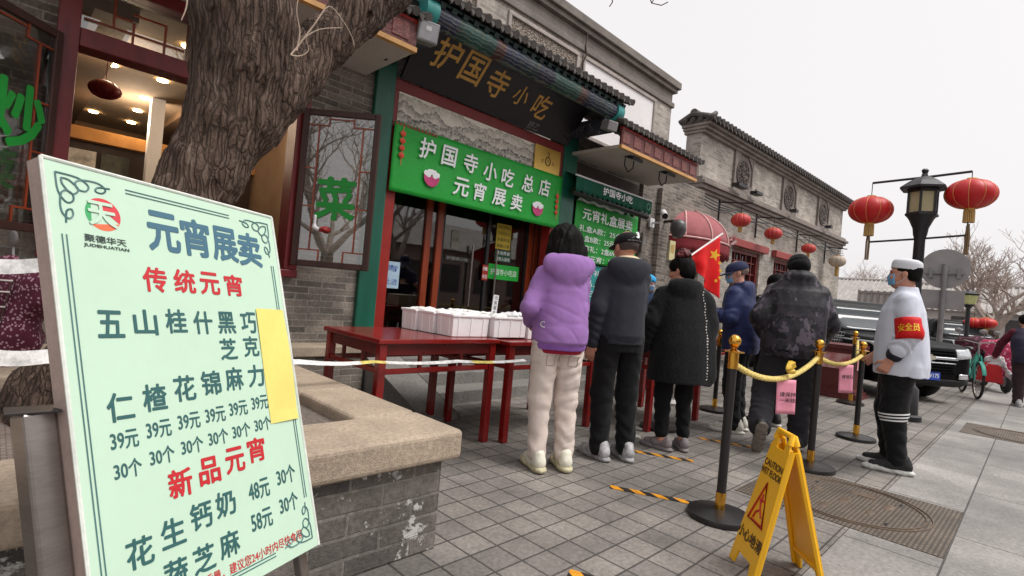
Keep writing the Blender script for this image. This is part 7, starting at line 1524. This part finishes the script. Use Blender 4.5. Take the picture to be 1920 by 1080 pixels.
S = SDF(); S.ell(p.H((0, -.012, .045)), V3(.093, .112, .092)*p.k, p.hR); S.ell(p.H((0, -.02, .01)), V3(.094, .113, .055)*p.k, p.hR, .02); S.ell(p.H((0, .12, -.05)), V3(.09, .08, .08)*p.k, p.hR, .01, True); p.garment(S, 'beanie', M_bean, wob(9, 130, .002), .006)
# ---- man behind him, mostly hidden
p = Person('person in dark clothes almost hidden between the navy jacket and the camouflage jacket', (5.95, 2.0, 0), 70, 1.62, head=(0, -10), group='people queueing at the stall', voxel=.012)
p.body({}); S = SDF(); p.torso(S, [(.80, .22, .165, 0), (1.05, .22, .165, 0), (1.25, .215, .155, 0), (1.37, .185, .13, 0), (1.45, .11, .095, 0)], .06); p.sleeves(S, .088, .08, .06); p.garment(S, 'jacket', fabric('dark_quilt', L(44, 42, 48), .7), wob(5, 26, 0.0034)); p.trousers('trousers', M_blktr, seed=3); p.shoes(M_blkshoe, M_whiteshoe)
p.hair(M_hair, [('e', (0, -.02, .03), (.09, .108, .098)), ('e', (0, -.05, -.03), (.08, .07, .07), .04), ('x', (0, .11, -.03), (.07, .075, .08))], strands(3))
# ---- server behind the tables
M_blcap = fabric('sky_blue_cap', L(52, 160, 214), .7, fold=.2); M_dblue = fabric('dark_blue_tunic', L(36, 52, 84), .85)
sv = pY(1216, 532, 3.9)
p = Person('stall server in a light blue cap and mask behind the tables', (sv.x, 3.9, 0), -118, 1.58, head=(10, -8), group='stall staff', voxel=.010, arms={-1: (V3(.08, .02, -.27), V3(.0, .22, -.30)), 1: (V3(.08, .02, -.27), V3(.04, .20, -.36))})
p.body({-1: dict(palm=(.9, 0, -.3), curl=.5), 1: dict(palm=(-.9, 0, -.3), curl=.5)}); S = SDF(); p.torso(S, [(.78, .20, .15, 0), (1.05, .20, .15, 0), (1.25, .20, .145, 0), (1.37, .175, .12, 0), (1.45, .09, .085, 0)], .06); p.sleeves(S, .078, .07, .058, end=.45); p.garment(S, 'tunic', M_dblue, wob(5, 26, 0.0025)); p.trousers('trousers', M_blktr, seed=4); p.shoes(M_blkshoe, M_dsole); p.mask(M_mask)
S = SDF(); S.ell(p.H((0, -.012, .05)), V3(.098, .115, .095)*p.k, p.hR); S.ell(p.H((0, .125, -.02)), V3(.09, .07, .07)*p.k, p.hR, .01, True); p.garment(S, 'cap', M_blcap, wob(9, 70, .006), .006)
# ---- man in the white coat
M_wcoat = fabric('white_coat', L(206, 210, 223), .8, var=.03, fold=.35); M_cuff = fabric('dark_cuff', L(36, 34, 44), .85); M_whcap = fabric('white_cap', L(214, 216, 222), .8, var=.03, fold=.15); M_runner = mat('black_runner', L(34, 33, 35), .75, var=.3, scale=50); M_wsole = mat('white_sole', L(206, 206, 202), .6, var=.1, scale=30); M_track = fabric('black_track', L(15, 15, 17), .8, fold=.4)
p = Person('man in a white coat and white cap with a red armband', (5.33, .79, 0), 102, 1.735, lean=(0, .0), head=(-6, -2), build=1.08, arms={1: (V3(.055, -.03, -.29), V3(-.01, .16, -.49)), -1: (V3(.05, -.03, -.29), V3(.035, .08, -.51))}, legs={-1: dict(knee=(0, .0, 0), ank=(0, -.01, 0), yaw=4), 1: dict(knee=(0, .03, 0), ank=(0, .03, 0), yaw=6)}, group='stall staff', voxel=.006)
p.body({-1: dict(palm=(1., 0, .1), curl=1.0), 1: dict(palm=(-1., .1, 0), curl=1.0)})
S = SDF(); p.torso(S, [(.765, .225, .185, -.01), (.85, .228, .19, -.01), (1.0, .222, .182, -.005), (1.15, .212, .168, 0), (1.28, .20, .148, 0), (1.37, .17, .115, 0), (1.44, .095, .082, 0), (1.475, .075, .072, 0)], .06, 2.2); p.sleeves(S, .088, .080, .068, wr=.007, k=.03, end=.60)
wc = p.garment(S, 'coat', M_wcoat, drape(150, .008))
S = SDF()
for sd in (-1, 1): el, wt = p.arm[sd]; S.rc(p.P(el+(wt-el)*.60), p.P(el+(wt-el)*.80), .062*p.k, .056*p.k, .01)
p.garment(S, 'cuff', M_cuff, wob(3, 60, .004))
bv = p.bvh(wc)
def band(bv, A, Bv, t0, t1, off, nm, m, par, nu=40, nv=6, thick=.006, k=1.):
    A, Bv = Vector(A), Vector(Bv); d = (Bv-A).normalized(); u = d.cross(Vector((0, 0, 1))); u = (u if u.length > .05 else d.orthogonal()).normalized(); v = d.cross(u); L_ = (Bv-A).length; q = MB()
    def fn(a, t):
        c = A+d*L_*(t0+(t1-t0)*t); dr = u*math.cos(2*PI*a)+v*math.sin(2*PI*a); h = bv.ray_cast(c, dr, .4)
        rad_ = min(max((h[0]-c).length if h[0] else .08, .06), .094); return c+dr*(rad_+off)
    q.grid(fn, nu, nv); o = q.build(nm, m, par, True, world=False); sm = o.modifiers.new('s', 'SOLIDIFY'); sm.thickness = thick; sm.offset = 0; return o
el, wt = p.arm[1]; pass
# the near arm is the left one (it faces the camera)
nearsd = -1
sh_, el, wt = p.sh[nearsd], *p.arm[nearsd]
M_band = fabric('armband_red', L(206, 26, 28), .6, fold=.2, sheen=0); M_ytext = mat('yellow_lettering', L(246, 200, 40), .5, fine=0)
ab = band(bv, p.P(sh_), p.P(el), .60, 1.16, .006, 'armband', M_band, p.o)
def text_on(b2, body, O, U, V, h, w, m, par, nm='lettering', off=.004, bold=.02):
    U, V = Vector(U).normalized(), Vector(V).normalized(); N = U.cross(V); q = MB(); q.text(body, O, U, V, h=h, w=w, bold=bold, lift=0)
    # subdivide so that the letters follow the curve
    vs = []
    for a in q.v:
        hh = b2.ray_cast(Vector(a)+N*.25, -N, .6); vs.append(tuple(hh[0]+N*off) if hh[0] else tuple(a))
    q.v = vs; return q.build(nm, m, par, world=False)
def bvh_eval(o):
    me = o.data; return BVHTree.FromPolygons([v.co[:] for v in me.vertices], [f.vertices[:] for f in me.polygons])
bb_ = bvh_eval(ab); axd = Vector(p.P(el)-p.P(sh_)).normalized(); mid = Vector(p.P(sh_))*.13+Vector(p.P(el))*.87
# towards the camera in the local frame
tocam = Matrix.Rotation(-p.rot, 3, 'Z') @ (Vector((0, 0, CZ))-Vector((p.loc[0], p.loc[1], 1.2))).normalized(); tocam = (tocam-axd*tocam.dot(axd)).normalized()
Uc = (-axd).cross(tocam).normalized()
if Uc.cross(-axd).dot(tocam) < 0: Uc = -Uc
text_on(bb_, '安全员', mid+Uc*-.01, Uc, -axd, .060, .135, M_ytext, ab, off=.006)
tr = p.trousers('trousers', M_track, .108, .092, .064, hem=.115, seed=23, amp=.007)
bt2 = p.bvh(tr)
for i in range(3):
    g = p.leg[-1]; a, c_ = g['knee'], g['ank']; t0 = .02+i*.062
    A = Vector(p.P(a)); Bv = Vector(p.P(c_)); d = (Bv-A).normalized(); u = Vector((1, 0, 0)); v = d.cross(u); q = MB()
    def fn(aa, t):
        dr = u*math.cos(2*PI*aa)+v*math.sin(2*PI*aa); cc = A+d*(Bv-A).length*(t0+.03*t)+Vector((0, 0, .03*math.cos(2*PI*aa)*0)); h = bt2.ray_cast(cc, dr, .16); rr = (h[0]-cc).length if h[0] else .09
        if dr.x > .45: rr = min(rr, .095)
        return cc+dr*(rr+.003)
    q.grid(fn, 28, 1); o = q.build('stripe', M_wtext, tr, True, world=False)
p.shoes(M_runner, M_wsole, L_=.295, sole_h=.038, chunky=.005, extra=[(.03, .085, .02), (.055, .076, .022), (.08, .066, .022)])
p.hair(M_hair, [('e', (0, -.022, .03), (.079, .099, .085)), ('e', (0, -.065, -.03), (.070, .042, .05), .03), ('x', (0, .058, -.03), (.09, .088, .075)), ('x', (0, -.04, -.105), (.11, .12, .05))], strands(8))
p.cap(M_whcap, False, z0=.038, r=(.082, .103, .088), flat=True, nm='white_cap', tilt=8); p.mask(M_mask)
q = MB(); q.grid(lambda u, v: tuple(on(bv, (-.30*p.k*1, (-.005+.0*v), 0), (1, 0, 0)) or (0, 0, 0)), 1, 1) if False else None
# seams and pockets that the photograph shows on the backs
# ---- far woman with the red bag
M_maroon = fabric('maroon_sleeve', L(92, 28, 44), .8); M_vest = fabric('dark_navy_vest', L(44, 40, 58), .75, fold=.4); M_dktr = fabric('dark_brown_trousers', L(52, 38, 40), .85)
p = Person('woman at the right edge with maroon sleeves, carrying a red bag', (12.55, .10, 0), 18, 1.58, lean=(0, .22), head=(0, -35), build=1.15, voxel=.012, arms={-1: (V3(.10, .10, -.26), V3(.14, .20, -.50)), 1: (V3(.08, .10, -.26), V3(.05, .26, -.42))}, legs={-1: dict(yaw=4), 1: dict(yaw=6, ank=(0, .12, 0), knee=(0, .10, 0))})
p.body({-1: dict(curl=1.1), 1: dict(curl=1.0)}); S = SDF(); p.torso(S, [(.80, .22, .18, 0), (1.05, .235, .185, -.03), (1.25, .225, .175, -.03), (1.37, .19, .14, 0), (1.45, .10, .095, 0)], .06); p.garment(S, 'vest', M_vest, wob(5, 26, .010))
S = SDF(); p.sleeves(S, .082, .075, .06); p.garment(S, 'sleeve', M_maroon, wob(6, 30, .007)); p.trousers('trousers', M_dktr, .11, .09, .075, seed=8); p.shoes(M_greyshoe, M_dsole)
p.hair(M_hair, [('e', (0, -.02, .03), (.09, .108, .098)), ('e', (0, -.05, -.03), (.08, .07, .07), .04), ('x', (0, .11, -.03), (.07, .075, .08))], strands(3))
hw = Matrix.Rotation(p.rot, 3, 'Z') @ Vector(p.P(p.arm[-1][1])); hw = hw+Vector(p.loc)
T = thing('red_bag', 'red carrier bag with white plastic bags above it, hanging from the far woman’s hand'.replace('’', "'"), 'bag', hw-Vector((0, 0, .1)))
M_rbag = mat('red_bag', L(206, 24, 34), .55, var=.1); fw = Vector((ray(1860, 700).y, -ray(1860, 700).x, 0)).normalized(); fb = Vector((fw.y, -fw.x, 0))*-1
bc = hw+fw*-.06; zb = .36
b = MB(); c8 = [bc+fw*(sx*wd)+fb*(sy*.06)+Vector((0, 0, z-hw.z)) for z, wd in ((zb-.03, .19), (zb+.30, .14)) for sx, sy in ((-1, -1), (1, -1), (1, 1), (-1, 1))]; b.add(c8, [(3, 2, 1, 0), (4, 5, 6, 7), (0, 1, 5, 4), (1, 2, 6, 5), (2, 3, 7, 6), (3, 0, 4, 7)]); b.build('bag_body', M_rbag, T, bevel=.02)
b = MB()
for sy in (-1, 1): b.tube([bc+fw*-.10+fb*(.05*sy)+Vector((0, 0, zb+.29-hw.z)), hw+Vector((0, 0, -.08)), bc+fw*.10+fb*(.05*sy)+Vector((0, 0, zb+.29-hw.z))], .012, 6)
b.build('bag_handle', M_rbag, T, True)
T2 = thing('white_bag', 'knotted white plastic bags held with the red bag', 'bag', hw-Vector((0, 0, .1))); S = SDF()
for i in range(9): S.ell(tuple(hw+fw*random.uniform(-.11, .11)+Vector((0, 0, -.14+random.uniform(-.10, .06)))), (.055, .05, .06), k=.03)
S.rc(tuple(hw+fw*.1+Vector((0, 0, -.15))), tuple(hw+fw*.26+Vector((0, 0, -.42))), .05, .03, .05); S.build('bag_body', mat('milky_plastic', L(216, 208, 210), .3), .014, T2, disp=summ(wob(2, 60, .02), wob(4, 26, .02)), world=True)
